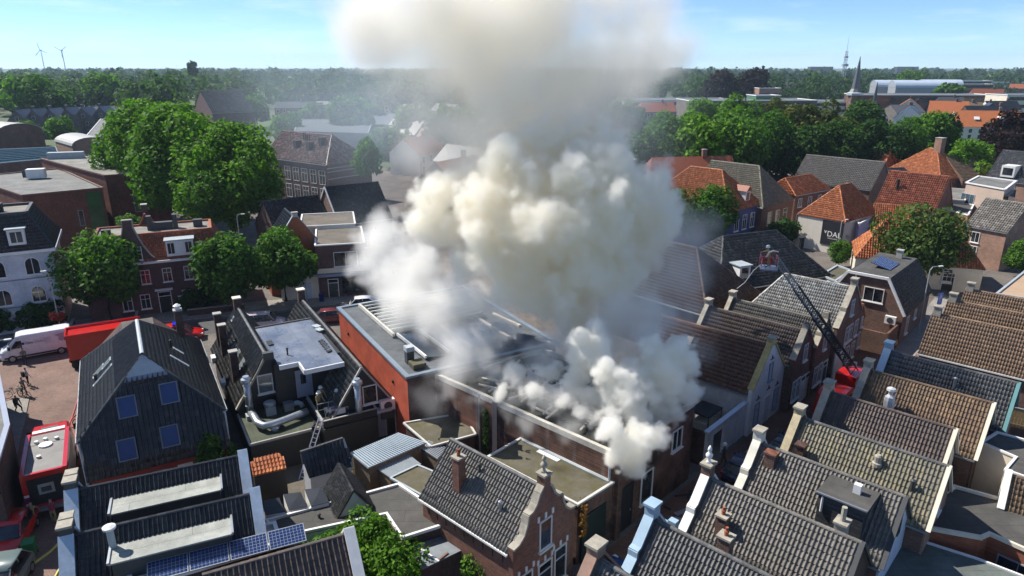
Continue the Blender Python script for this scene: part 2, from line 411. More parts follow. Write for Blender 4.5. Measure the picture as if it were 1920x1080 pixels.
# ---------------------------------------------------------------- windows and doors on a wall plane
def wall_frame(p, d, n):
    """local frame on a wall: p origin, d along the wall, n outward"""
    return Vector(p), Vector(d).normalized(), Vector(n).normalized()
def window(root, fr, s, z, w_, h, mat=None, mull=1, trans=True, sill=True, arch=False, glass=None, name='window', depth=.07, lintel=None, fw=.07):
    p, d, n = fr; mat = mat or WHITE; Z = Vector((0, 0, 1)); c = p + d * s + Z * z
    def bx(g, a0, a1, b0, b1, n0, n1):
        M = Matrix((d, n, Z)).transposed().to_4x4()
        return g.obox(c + d * ((a0 + a1) / 2) + Z * ((b0 + b1) / 2) + n * ((n0 + n1) / 2), (a1 - a0, n1 - n0, b1 - b0), m=M)
    g = G(); hw = w_ / 2
    if arch:
        m = 8; pts = []
        hr = h - hw
        outer = [(-hw, 0), (hw, 0)] + [(hw * math.cos(math.pi * i / m), hr + hw * math.sin(math.pi * i / m)) for i in range(m + 1)]
        iw = hw - fw
        inner = [(-iw, fw), (iw, fw)] + [(iw * math.cos(math.pi * i / m), hr + iw * math.sin(math.pi * i / m)) for i in range(m + 1)]
        P3 = lambda a, b, e: c + d * a + Z * b + n * e
        k = len(outer); vs = [P3(a, b, depth) for a, b in outer] + [P3(a, b, depth) for a, b in inner] + [P3(a, b, -.02) for a, b in outer] + [P3(a, b, 0.01) for a, b in inner]
        fs = []
        for i in range(k):
            j = (i + 1) % k
            fs += [(i, j, k + j, k + i), (2 * k + i, 2 * k + j, j, i), (k + i, k + j, 3 * k + j, 3 * k + i)]
        g.add(vs, fs)
        bx(g, -.025, .025, fw, h - fw, .012, depth - .01)
        pv = [P3(a, b, .012) for a, b in inner]
        win = g.obj(name, mat, root); G().add(pv, [tuple(range(len(pv)))]).obj('pane', glass or GLASS, win)
    else:
        bx(g, -hw, -hw + fw, 0, h, -.02, depth); bx(g, hw - fw, hw, 0, h, -.02, depth)
        bx(g, -hw + fw, hw - fw, 0, fw, -.02, depth); bx(g, -hw + fw, hw - fw, h - fw, h, -.02, depth)
        for i in range(1, mull + 1):
            a = -hw + w_ * i / (mull + 1); bx(g, a - .022, a + .022, fw, h - fw, .0, depth - .012)
        if trans: bx(g, -hw + fw, hw - fw, h * .66, h * .66 + .045, .0, depth - .02)
        win = g.obj(name, mat, root)
        for i in range(mull + 1):
            a0 = -hw + w_ * i / (mull + 1); a1 = -hw + w_ * (i + 1) / (mull + 1)
            q = [c + d * a0 + Z * .02 + n * .014, c + d * a1 + Z * .02 + n * .014, c + d * a1 + Z * (h - .02) + n * .014, c + d * a0 + Z * (h - .02) + n * .014]
            G().add(q, [(0, 1, 2, 3)]).obj('pane', glass or GLASS, win)
    if sill: bx(G(), -hw - .08, hw + .08, -.09, -.003, -.02, depth + .1).obj('sill', mat, win)
    if lintel: bx(G(), -hw - .12, hw + .12, h + .01, h + .16, -.02, .035).obj('lintel', lintel, win)
    return win
def door(root, fr, s, z, w_, h, mat, frame=None, light=True):
    p, d, n = fr; Z = Vector((0, 0, 1)); c = p + d * s + Z * z; frame = frame or WHITE
    M = Matrix((d, n, Z)).transposed().to_4x4()
    def bx(g, a0, a1, b0, b1, n0, n1): return g.obox(c + d * ((a0 + a1) / 2) + Z * ((b0 + b1) / 2) + n * ((n0 + n1) / 2), (a1 - a0, n1 - n0, b1 - b0), m=M)
    hw = w_ / 2; g = G(); bx(g, -hw, hw, 0, h * (.8 if light else 1), -.02, .035)
    do = g.obj('door', mat, root)
    g = G(); bx(g, -hw - .08, -hw, 0, h + .08, -.02, .07); bx(g, hw, hw + .08, 0, h + .08, -.02, .07); bx(g, -hw, hw, h, h + .08, -.02, .07)
    if light: bx(g, -hw, hw, h * .8, h * .8 + .06, -.02, .06)
    g.obj('frame', frame, do)
    if light: bx(G(), -hw, hw, h * .8 + .06, h, -.02, .02).obj('pane', GLASS, do)
    bx(G(), hw - .16, hw - .1, h * .38, h * .42, .03, .09).obj('handle', STEEL, do)
    return do
def chimney(root, x, y, z0, z1, w_=.5, d=.5, mat=None, cap=None, pots=1, name='chimney'):
    mat = mat or BR_RED
    c = G().box(x - w_ / 2, x + w_ / 2, y - d / 2, y + d / 2, z0, z1).obj(name, mat, root)
    G().box(x - w_ / 2 - .06, x + w_ / 2 + .06, y - d / 2 - .06, y + d / 2 + .06, z1, z1 + .1).obj('cap', cap or STONE, c)
    for i in range(pots):
        px = x + (i - (pots - 1) / 2) * .28
        G().lathe([(.11, z1 + .1), (.09, z1 + .2), (.12, z1 + .3), (.07, z1 + .38), (.07, z1 + .5)], (px, y, 0), 8).obj('chimney_pot', BR_ORANGE, c)
    return c
def flue(root, x, y, z, h=.6, r=.06, mat=None, base=True, cap=True):
    o = G().tube((x, y, z - .1), (x, y, z + h), r, n=8).obj('flue', mat or DGREY, root)
    if cap: G().lathe([(r * 1.5, z + h), (r * 1.5, z + h + .06), (r * .6, z + h + .12)], (x, y, 0), 8).obj('cowl', mat or DGREY, o)
    return o
# ---------------------------------------------------------------- gabled house
PROFILES = {
    'spout': lambda w, he, hr: [(w + .05, he - .25), (w + .05, he + .3), (.24, hr + .22), (.24, hr + .62)],
    'plain': lambda w, he, hr: [(w + .05, he - .25), (w + .05, he + .2), (0.0, hr + .26)],
    'step': lambda w, he, hr: [(w + .08, he - .25), (w + .08, he + .28), (w * .62, he + (hr - he) * .36 + .3), (w * .62, he + (hr - he) * .36 + .62), (w * .5, he + (hr - he) * .5 + .34), (.22, hr + .2), (.22, hr + .75)],
    'bell': lambda w, he, hr: [(w + .1, he - .1), (w + .1, he + .22), (w * .86, he + .3), (w * .70, he + .62), (w * .60, he + 1.15), (w * .56, he + 1.6), (w * .42, he + 1.66), (w * .30, he + 1.95), (w * .2, he + 2.45), (.17, hr + .25), (.17, hr + .8)],
}
def gable_house(name, label, A, rz, L, w, he, hr, wall, tile, cat='house', cop0=None, cop1=None, fac0=None, fac1=None, barge0=None, barge1=None,
                ind_near=0, ind_far=0, ridge=None, group=None, gut=ZINC, ov=.12, tw=TW, tl=TL, tiles=True, hip0=0, hip1=0, foot=.0, caps=True, tile_far=None):
    t = thing(name, label, cat, (*A, 0), rz, group)
    rise = (hr - he) / w; dz = .1
    G().extr_x([(-w, -.05), (w, -.05), (w, he - dz), (0, hr - dz), (-w, he - dz)] if not (hip0 or hip1) else [(-w, -.05), (w, -.05), (w, he - dz), (-w, he - dz)], .04 if fac0 else 0, L - .04 if fac1 else L).obj('wall', wall, t)
    x0 = .16 if cop0 else (-ov if not hip0 else -ov); x1 = L - .16 if cop1 else L + ov
    ez = he - rise * ov
    rx0, rx1 = x0 + hip0, x1 - hip1
    near = roof_face(t, [(x0, -w - ov, ez), (x1, -w - ov, ez), (rx1, 0, hr), (rx0, 0, hr)], tile, ind_near, tw, tl, tiles=tiles)
    roof_face(t, [(x1, w + ov, ez), (x0, w + ov, ez), (rx0, 0, hr), (rx1, 0, hr)], tile_far or tile, ind_far, tw, tl, tiles=tiles)
    if hip0: roof_face(t, [(x0, w + ov, ez), (x0, -w - ov, ez), (rx0, 0, hr)], tile, 0, tw, tl, tiles=tiles)
    if hip1: roof_face(t, [(x1, -w - ov, ez), (x1, w + ov, ez), (rx1, 0, hr)], tile, 0, tw, tl, tiles=tiles)
    if caps:
        ridge_caps(near, (rx0, 0, hr + .03), (rx1, 0, hr + .03), ridge or tile)
        if hip0:
            for s in (-1, 1): ridge_caps(near, (x0, s * (w + ov), ez + .05), (rx0, 0, hr + .04), ridge or tile)
        if hip1:
            for s in (-1, 1): ridge_caps(near, (x1, s * (w + ov), ez + .05), (rx1, 0, hr + .04), ridge or tile)
    if gut:
        for s in (-1, 1): G().bar((x0, s * (w + ov + .06), ez - .03), (x1, s * (w + ov + .06), ez - .03), .13, .11).obj('gutter', gut, t)
    if hip0 or hip1:
        for x, hp_ in ((0, hip0), (L, hip1)):
            if not hp_: G().extr_x([(-w, he - dz - .05), (w, he - dz - .05), (0, hr - dz)], x - .1 if x else 0.002, x - .002 if x else .1).obj('gable_wall', wall, t)
    for x, cop, fac, sg in ((0, cop0, fac0, -1), (L, cop1, fac1, 1)):
        if cop:
            half = PROFILES[cop['style']](w, he, hr)
            poly = [(half[0][0], -.05)] + half + [(-a, b) for a, b in half[::-1]] + [(-half[0][0], -.05)]
            G().extr_x(poly, x - .15, x + .15).obj('facade', fac or wall, t)
            cw = cop.get('w', .42); cm = cop['mat']; g = G()
            for s in (-1, 1):
                pr = half[1:] if cop['style'] != 'plain' else half[1:]
                for a, b in zip(pr[:-1], pr[1:]):
                    if abs(a[0] - b[0]) < .02 and b[1] - a[1] > .3 and cop.get('block', True) and a is pr[-2]: continue
                    g.bar((x, s * a[0], a[1] + .05), (x, s * b[0], b[1] + .05), cw, .12, up=(0, s * .3, 1) if abs(a[0] - b[0]) < .02 else (0, 0, 1))
            cp = g.obj('coping', cm, t)
            if cop.get('block', True) and cop['style'] != 'plain':
                hw, hz_ = half[-1]
                bm_ = cop.get('blockmat', cm)
                G().box(x - .25, x + .25, -hw - .06, hw + .06, half[-2][1] - .05, hz_ + .02).obj('top_block', bm_, t)
                G().box(x - .31, x + .31, -hw - .14, hw + .14, hz_ + .02, hz_ + .14).obj('top_cap', cop.get('capmat', STONE), t)
                if cop.get('finial'):
                    z = hz_ + .14
                    G().lathe([(.16, z), (.10, z + .08), (.07, z + .2), (.17, z + .34), (.19, z + .44), (.10, z + .56), (.06, z + .62), (.12, z + .72), (.09, z + .84), (.02, z + .96)], (x, 0, 0), 10).obj('finial', cop['finial'], t, smooth=True)
        elif fac:
            G().extr_x([(-w + .01, -.04), (w - .01, -.04), (w - .01, he - dz - .02), (0, hr - dz - .03), (-w + .01, he - dz - .02)], x - .05 if sg < 0 else x - .06, x + .06 if sg > 0 else x + .05).obj('facade', fac, t)
    for x, b, sg in ((0, barge0, -1), (L, barge1, 1)):
        if b:
            xx = x + sg * (ov + .04)
            g = G()
            for s in (-1, 1): g.bar((xx, s * (w + ov), ez + .02), (xx, 0, hr + .05), .22, .14)
            g.obj('bargeboard', b, t)
    return t
def fx(t, x, sg): return wall_frame((x, 0, 0), (0, sg, 0), (sg, 0, 0))     # facade frame at x, outward sg
def fy(t, y, sg): return wall_frame((0, y, 0), (sg, 0, 0), (0, sg, 0))
# ---------------------------------------------------------------- ground
GA = R(-43)
u_ = Vector((math.cos(GA), math.sin(GA), 0)); n_ = Vector((-math.sin(GA), math.cos(GA), 0))    # along the ridges / along the lane
G().add([(-4500, -600, 0), (4500, -600, 0), (4500, 7000, 0), (-4500, 7000, 0)], [(0, 1, 2, 3)]).obj('ground', plain('distant_ground', (.06, .085, .03), .9, .4, .01), kind='structure')
PAVE = paving('brown_clinkers', (.15, .085, .06), (.20, .11, .08)); PAVE_P = paving('pink_clinkers', (.19, .13, .108), (.245, .165, .135)); PAVE_G = paving('grey_slabs', (.24, .235, .22), (.28, .27, .25), .3, .3)
ASPH = plain('asphalt', (.055, .055, .057), .85, .25, 3, bump=.2); YARD = plain('yard_earth', (.10, .085, .065), .9, .35, 1.2, bump=.3)
G().add([(-130, 10, .004), (150, 10, .004), (200, 190, .004), (-160, 190, .004)], [(0, 1, 2, 3)]).obj('town_ground', paving('town_paving', (.13, .12, .11), (.16, .145, .13), .3, .3), kind='structure')
def sheet(name, pts, z, mat, kerb=0):
    g = G()
    if kerb: g.prism([p[:2] for p in pts], -.02, z)
    else: g.add([(p[0], p[1], z) for p in pts], [tuple(range(len(pts)))])
    return g.obj(name, mat, kind='structure')

_TS = bpy.data.scenes.new('workbench')
def baked(o):
    """mesh of a curve or modified object, evaluated in a small scene of its own"""
    _TS.collection.objects.link(o); _TS.view_layers[0].update(); dg = _TS.view_layers[0].depsgraph
    me = bpy.data.meshes.new_from_object(o.evaluated_get(dg)); bpy.data.objects.remove(o); return me
# ---------------------------------------------------------------- east row of the lane (gables to the lane)
EAST = 'cottages along the east side of the lane'
COPW = dict(style='spout', mat=STONE)
def east(name, label, A, L, w, hr, he, tile, **k):
    return gable_house(name, label, A, GA, L, w, he, hr, k.pop('wall', BR_BROWN), tile, group=None, **k)
h = east('cottage', 'brown-tiled cottage with rust-brown brick coping at the mouth of the lane', (3.33, 22.47), 7.5, 1.95, 8.4, 6.1, T_DGREY, cop0=dict(style='spout', mat=plain('brown_coping', (.26, .16, .12), .8, .3, 3, dirt=.4), w=.5), ind_near=300)
h = east('cottage', 'grey-tiled cottage with light blue stepped gable coping', (6.49, 26.84), 7.4, 2.32, 7, 4.5, T_DGREY, cop0=dict(style='step', mat=LBLUE, w=.5, capmat=LBLUE), fac0=LBLUE, ind_near=300, fac1=BR_BROWN, barge1=DGREY)
chimney(h, 3.4, .5, 5.8, 7.5, .55, .5, BR_BROWN)
G().box(.35, .75, .9, 1.25, 5.2, 6.6).obj('vent_block', LBLUE, h)
window(h, fy(h, -2.32, -1), -4, 1, 1, 1.2)
# roof light low on its slope
g = G(); g.obox((4.4, -1.75, 5.30), (.6, .8, .12), m=Matrix.Rotation(math.atan2(2.5, 2.32), 4, 'X')); g.obj('roof_window', LEAD, h)
h = east('cottage', 'grey-tiled cottage with white stepped coping and a turned white finial', (9.97, 30.16), 7.3, 2.42, 7, 4.4, T_GREY, cop0=dict(style='step', mat=WHITE, w=.46, blockmat=BR_BROWN, capmat=STONE, finial=WHITE), fac0=LBLUE, ind_near=300, fac1=BR_DARK, barge1=DGREY)
chimney(h, 1.7, -1.5, 4.6, 6.35, .5, .5, BR_BROWN)
chimney(h, 6.4, .5, 6.0, 7.3, .5, .6, STONE, STONE, 0); G().tube((6.4, .5, 7.3), (6.4, .5, 8.1), .12).obj('flue', STONE, h)
h = east('cottage', 'grey-brown-tiled cottage with a slate-hung box dormer', (13.75, 33.54), 7.3, 2.4, 7, 4.4, T_GREY, cop0=dict(style='step', mat=plain('pale_coping', (.62, .60, .52), .7, .15, 2, dirt=.5), w=.46, capmat=STONE), ind_near=300, fac1=plain('shade_blue_render', (.50, .56, .66), .7, .12, 2, dirt=.3), barge1=DGREY)  # rear gable: the blue of its shade is put into the render colour
chimney(h, 1.0, -.6, 5.9, 7.0, .55, .45, BR_BROWN, BR_RED, 0)
d = G().box(4.15, 6.25, -2.2, -.35, 4.7, 6.75).obj('dormer', T_SLATE, h)
for k in range(9): G().box(4.13, 6.27, -2.225, -2.2, 4.8 + k * .21, 4.98 + k * .21).obj('slate_course', T_SLATE, d)
G().box(4.0, 6.4, -2.35, -.2, 6.75, 6.87).obj('dormer_roof', BITU, d); G().box(5.35, 5.7, -1.15, -.85, 6.87, 7.35).obj('vent', WHITE, d)
G().tube((4.35, -2.3, 5.9), (4.35, -2.3, 6.8), .06).obj('downpipe', WHITE, d)
g = G(); [g.bar((a, -2.35, 6.9), (b, -2.35 if c else -.2, 6.9), .08) for a, b, c in ((4, 6.4, 1),)]; g.obj('edge_trim', ZINC, d)
window(h, fx(h, 7.36, 1), .2, 4.7, .45, 1.1, DGREY, 0, False, False)
h = east('cottage', 'cottage with pale mossy tiles flecked with orange', (17.17, 36.45), 7.7, 2.33, 7, 4.45, T_MOSS, cop0=dict(style='spout', mat=plain('lichen_coping', (.40, .34, .22), .85, .3, 3, dirt=.6), w=.46), ind_near=300, fac1=BR_PINK, barge1=CREAM, ridge=T_DGREY)
chimney(h, .9, -1.7, 4.7, 6.2, .5, .5, BR_DARK, BR_DARK, 0)
G().lathe([(.26, 6.1), (.26, 6.3), (.18, 6.35), (.2, 6.7), (.12, 6.8)], (4.7, -.85, 0)).obj('roof_vent', STONE, h)
flue(h, 6.6, -1.3, 5.7, .5, .1)
window(h, fx(h, 7.76, 1), -.2, 4.3, .7, 1.1, WHITE)
h = east('cottage', 'dark plum-brown tiled cottage with cream rear bargeboards', (20.41, 39.83), 7.0, 2.3, 7, 4.5, T_DBROWN, cop0=dict(style='spout', mat=plain('buff_coping', (.44, .36, .27), .8, .25, 3, dirt=.5), w=.46), ind_near=300, fac1=CREAM, barge1=CREAM)
window(h, fx(h, 7.06, 1), 0, 4.4, .6, 1.1, DGREY)
h = east('cottage', 'tan-brown tiled cottage with a white roof ventilator on its ridge', (24.61, 43.16), 7.2, 2.6, 7, 4.3, T_BROWN, cop0=dict(style='spout', mat=STONE, w=.46), ind_near=300, fac1=BR_DARK, barge1=CREAM)
g = G(); g.lathe([(.32, 5.5), (.34, 6.1), (.3, 6.35), (.14, 6.5), (.14, 6.75), (.3, 6.8), (.26, 6.95), (.05, 7.05)], (2.05, -1.9, 0), 8); g.obj('ventilator', WHITE, h)
window(h, fx(h, 7.26, 1), .1, 4.3, .8, 1.1, WHITE)
h = east('cottage', 'plain grey-tiled cottage with pale blue coping and teal rear edge', (27.72, 46.41), 7.8, 2.3, 7, 4.5, T_DGREY, cop0=dict(style='spout', mat=LBLUE, w=.5, capmat=LBLUE), fac1=GREYP, barge1=plain('teal_paint', (.10, .24, .24), .5, .1, 2), tile_far=T_DGREY)
flue(h, 4.6, -1.0, 6.0, .6, .1, STEEL)
for k, (px, lab) in enumerate((((34.96, 53.15), 'wide tan-tiled house with long white gutter beside the side street'), ((38.31, 56.54), 'middle tan-tiled house of three with a dark roof hatch'), ((41.75, 59.54), 'last tan-tiled house of three facing the parking sign'))):
    h = gable_house('town_house', lab, px, GA, 9.5, 2.52, 4.8, 7.5, BR_BROWN, T_TAN, barge0=None, gut=WHITE if k == 0 else ZINC)
    chimney(h, .25, 0, 6.6, 8.1, .55, .5, STONE, STONE, 0)
    if k == 1: G().obox((6.2, -.85, 6.75), (.9, .9, .45), m=Matrix.Rotation(.8, 4, 'X')).obj('roof_hatch', BLACK, h)
# ---------------------------------------------------------------- west side of the lane
def west(name, label, perp, fnv, L, w, he, hr, wall, tile, **k):
    B = n_ * perp + u_ * fnv          # facade middle on the lane; the house runs back from it
    A = B - u_ * L
    return gable_house(name, label, (A.x, A.y), GA, L, w, he, hr, wall, tile, **k)
h = west('gabled_house', 'white gabled house with yellow lichen on its coping', 48.95, -18.47, 9.5, 2.9, 3.55, 6.6, BR_WHITE, T_SMOKED, cop1=dict(style='spout', mat=plain('yellow_lichen_coping', (.50, .38, .15), .85, .3, 3, dirt=.5), w=.5), fac1=WHITE, ind_near=0)
f = fx(h, 9.65, 1)
door(h, f, .1, .02, .95, 2.3, plain('off_white_door', (.55, .55, .56), .5, .1), WHITE, False); window(h, f, -1.75, .7, .85, 1.7, BLUEG, 0, True, True, glass=plain('closed_shutter', (.5, .5, .52), .6, .1)); window(h, f, 1.75, .7, .85, 1.7, BLUEG, 0, True, True, glass=MATS['closed_shutter']); window(h, f, .1, 3.7, .7, 1.5, BLUEG, 0, False, True, glass=MATS['closed_shutter'])
for yy, zz in ((-1.75, 2.75), (.1, 2.95), (1.75, 2.75), (.1, 5.5)):
    g = G(); g.box(9.66, 9.72, yy - .32, yy + .32, zz, zz + .05).box(9.66, 9.72, yy - .03, yy + .03, zz, zz + .3); g.obj('wall_anchor', DGREY, h)
G().obox((3.2, -1.1, 5.55), (.55, .75, .12), m=Matrix.Rotation(.81, 4, 'X')).obj('roof_window', plain('roof_glass', (.45, .42, .38), .2, .1), h)
h = west('gabled_house', 'brick cottage with grey stone coping beside the white gable', 53.95, -17.75, 8.6, 2.05, 4.3, 6.55, BR_BROWN, T_DBROWN, cop1=dict(style='spout', mat=STONE, w=.5, block=False), cop0=dict(style='spout', mat=STONE, w=.4), fac1=BR_BROWN)
f = fx(h, 8.75, 1); window(h, f, -1.35, .8, .75, 1.8, WHITE); window(h, f, -.45, .8, .75, 1.8, WHITE); door(h, f, .55, .02, .85, 2.35, WHITE); door(h, f, 1.5, .02, .8, 2.3, CREAM); window(h, f, 0.2, 3.9, .8, 1.5, WHITE)
h = west('gabled_house', 'brick cottage with pale scalloped coping under the ladder', 57.75, -17.5, 8.4, 1.9, 4.25, 6.45, BR_BROWN, T_GREY, cop1=dict(style='step', mat=STONE, w=.5, block=False), cop0=dict(style='spout', mat=STONE, w=.4), fac1=BR_BROWN)
f = fx(h, 8.55, 1); window(h, f, -1.1, .8, .8, 1.8, WHITE); window(h, f, -.1, .8, .8, 1.8, WHITE); door(h, f, 1.1, .02, .9, 2.35, DGREY); window(h, f, 0.1, 3.8, .75, 1.5, WHITE)
h = west('gabled_house', 'taller brick house with silvery sunlit roof tiles', 63.1, -17.2, 8.3, 3.2, 4.9, 8.2, BR_BROWN, T_SILVER, cop1=dict(style='step', mat=STONE, w=.5), fac1=BR_BROWN, hip0=2.3)
f = fx(h, 8.45, 1); door(h, f, -1.6, .02, 2.4, 2.7, WHITE, WHITE, False)
for s in (.6, 2.1): window(h, f, s, 3.0, .9, 1.6, WHITE); window(h, f, s, .8, .9, 1.6, WHITE)
window(h, f, -.4, 3.0, .9, 1.6, WHITE); window(h, f, 0, 5.6, .8, 1.5, WHITE)
h = west('gabled_house', 'narrow brick house with a bright orange strip of roof', 67.6, -17.4, 3.6, 1.15, 3.9, 5.4, BR_BROWN, T_ORANGE, fac1=BR_BROWN)
f = fx(h, 3.66, 1); window(h, f, 0.3, .9, .8, 1.7, WHITE, arch=True); window(h, f, .35, 3.0, .55, 1.1, WHITE)
# low white garage wall with sheds behind
t = thing('garage', 'low white garage wall with open doorway below the white gable', 'garage', tuple(n_ * 39.9 + u_ * -18.6), GA + R(90))
# local x runs along the lane, local +y away from the lane
g = G(); g.box(0, .9, 0, .22, 0, 2.75); g.box(4.6, 6.1, 0, .22, 0, 2.75); g.box(.9, 4.6, 0, .22, 2.25, 2.75); g.box(2.6, 3.6, -.0, .2, 0, 2.25); g.obj('wall', BR_WHITE, t)
G().box(-.05, 6.15, -.06, .3, 2.75, 2.86).obj('coping', plain('blue_white_trim', (.45, .5, .6), .6, .1), t)
G().box(3.62, 4.58, .06, .12, 0, 2.2).obj('garage_door', plain('pale_door', (.62, .62, .64), .5, .08), t); G().box(4.75, 5.9, -.03, -.005, .15, 2.2).obj('shutter_panel', plain('pale_door', (.6, .6, .6)), t)
G().box(0.02, .22, .25, 4.2, 0, 2.7).obj('side_wall', BR_DARK, t); G().box(.3, 5.9, 4.0, 4.2, 0, 3.0).obj('back_wall', BR_WHITE, t)
t = thing('lean_to', 'small lean-to shed with ribbed dark roof behind the white garage wall', 'shed', tuple(n_ * 43.2 + u_ * -20.2), GA + R(90))
g = G(); [g.box(i * .2, i * .2 + .1, 0, 1.7, 2.05, 2.12) for i in range(11)]; G().box(0, 2.2, 0, 1.7, 1.95, 2.05).obj('roof', DGREY, t); g.obj('rib', DGREY, t)
g = G(); [g.bar((a, b, 0), (a, b, 1.95), .08) for a in (.05, 2.15) for b in (.05, 1.65)]; g.obj('post', WOOD, t); G().box(.15, 2.05, .3, 1.4, .05, 1.3).obj('cupboard', CREAM, t)
# ---------------------------------------------------------------- near house with the bell gable
h = gable_house('gabled_house', 'brick house with bell-shaped gable and stone finial beside the burning hall', (-3.36, 33.82), GA, 6.75, 2.3, 4.5, 7.0, BR_RED, T_GREY, cop1=dict(style='bell', mat=STONE, w=.44, finial=STONE, blockmat=BR_RED), fac1=BR_RED, ind_near=300, gut=WHITE, ridge=T_DGREY)
chimney(h, 2.0, -1.35, 4.8, 7.35, .5, .5, BR_RED)
flue(h, 2.75, -.55, 6.3, .55, .07); flue(h, 5.05, -1.35, 5.45, .6, .08, STEEL)
f = fx(h, 6.9, 1)
window(h, f, -1.45, .75, .95, 2.15, WHITE, 0, True, True); window(h, f, 1.25, .75, 1.0, 2.15, WHITE, 0, True, True); door(h, f, 0, .02, .95, 2.6, plain('blue_black_door', (.02, .024, .04), .4, .2)); window(h, f, 0.0, 3.55, .95, 1.75, WHITE, 0, False, True)
for s, z in ((-1.45, 2.95), (1.25, 2.95), (0, 2.75), (0, 5.35)):
    g = G(); 
    for a in (-.55, 0, .55): g.box(6.9, 6.95, s + a - .07, s + a + .07, z, z + .32)
    g.obj('keystone', WHITE, h)
for k in range(9): G().box(.5 + k * .7, .55 + k * .7, -2.33, -2.3, 3.6, 4.0).obj('wall_anchor', BLACK, h)
# ---------------------------------------------------------------- flat-roofed buildings
def flat(name, label, pts, h, wall, roof, cat='building', edge=WHITE, ew=.22, eh=.18, z0=-.05, group=None, t=None):
    """pts: world footprint; root at its first corner"""
    ox, oy = pts[0]
    if t is None: t = thing(name, label, cat, (ox, oy, 0), 0, group)
    P_ = [(x - ox, y - oy) for x, y in pts]
    n = len(P_); ar = sum(P_[i][0] * P_[(i + 1) % n][1] - P_[(i + 1) % n][0] * P_[i][1] for i in range(n))
    if ar < 0: P_ = P_[::-1]
    G().prism(P_, z0, h - .05).obj('wall', wall, t)
    G().prism(P_, h - .048, h).obj('roof', roof, t)
    if edge:
        g = G()
        for i in range(n):
            a, b = Vector((*P_[i], h + eh / 2 - .03)), Vector((*P_[(i + 1) % n], h + eh / 2 - .03)); d = (b - a).normalized()
            g.bar(a - d * ew * .5, b + d * ew * .499, ew + .004 * i, eh + .003 * i)
        g.obj('roof_edge', edge, t)
    return t
def edge_frame(pts, i):
    n = len(pts); ox, oy = pts[0]
    ar = sum(pts[k][0] * pts[(k + 1) % n][1] - pts[(k + 1) % n][0] * pts[k][1] for k in range(n))
    a = Vector((pts[i][0] - ox, pts[i][1] - oy, 0)); b = Vector((pts[(i + 1) % n][0] - ox, pts[(i + 1) % n][1] - oy, 0))
    d = (b - a).normalized(); nn = Vector((d.y, -d.x, 0)) * (1 if ar > 0 else -1)
    return (a, d, nn), (b - a).length
UN = lambda u, n: (u_.x * u + n_.x * n, u_.y * u + n_.y * n)
A2 = R(-60); u2 = Vector((math.cos(A2), math.sin(A2), 0)); n2 = Vector((-math.sin(A2), math.cos(A2), 0))
XY2 = lambda x, y: (u2.x * x + n2.x * y, u2.y * x + n2.y * y)
# burning hall
hp = [(-5.56, 44.8), UN(-19, 29.0), UN(-18.8, 37.9), (2.5, 49.5)]
ROOFB = bitumen('scorched_roof', (.05, .052, .045), 1.0, moss=(.02, .02, .016))
hall = flat('burning_hall', 'sooty brick flat-roofed hall with smoke pouring from its roof', hp, 5.6, BR_SOOT, ROOFB, edge=None)
g = G(); Hh = [Vector((x - hp[0][0], y - hp[0][1], 0)) for x, y in hp]
for i in range(4):
    a, b = Hh[i], Hh[(i + 1) % 4]; d = (b - a).normalized(); nn = Vector((-d.y, d.x, 0))
    G().bar(a + nn * .12 + Vector((0, 0, 5.75)), b + nn * .12 + Vector((0, 0, 5.75)), .26 + .003 * i, .36 + .003 * i).obj('parapet', plain('sooty_white_trim', (.55, .52, .45), .7, .25, 1.2, dirt=.7), hall)
fr, L0 = edge_frame(hp, 0)
for s in (4.6, 5.9):
    p = fr[0] + fr[1] * s + fr[2] * .06; G().tube(p + Vector((0, 0, .3)), p + Vector((0, 0, 5.9)), .06).obj('downpipe', ZINC, hall)
p = fr[0] + fr[1] * 6.1 + fr[2] * .05; G().bar(p + Vector((0, 0, 2)), p + Vector((0, 0, 6.9)), .22, .22, up=(1, 0, 0)).obj('flue', ZINC, hall)
p = fr[0] + fr[1] * (L0 - .25) + fr[2] * .08; G().tube(p + Vector((0, 0, 4.1)), p + Vector((0, 0, 5.6)), .07).obj('downpipe', LEAD, hall)
g = G(); bb = fr[0] + fr[1] * 3.4 + fr[2] * .012
for s, z, w_, h_ in ((2.6, 1.2, 1.5, 2.6),): q = fr[0] + fr[1] * s + fr[2] * .012; G().add([q + Vector((0, 0, z)), q + fr[1] * w_ + Vector((0, 0, z)), q + fr[1] * w_ + Vector((0, 0, z + h_)), q + Vector((0, 0, z + h_))], [(0, 1, 2, 3)]).obj('brick_panel', BR_RED, hall)
for s in (.9, 2.3, 4.5): q = fr[0] + fr[1] * s + fr[2] * .02; G().bar(q + Vector((0, 0, 3.2)), q + Vector((0, 0, 3.7)), .06).obj('wall_anchor', BLACK, hall)
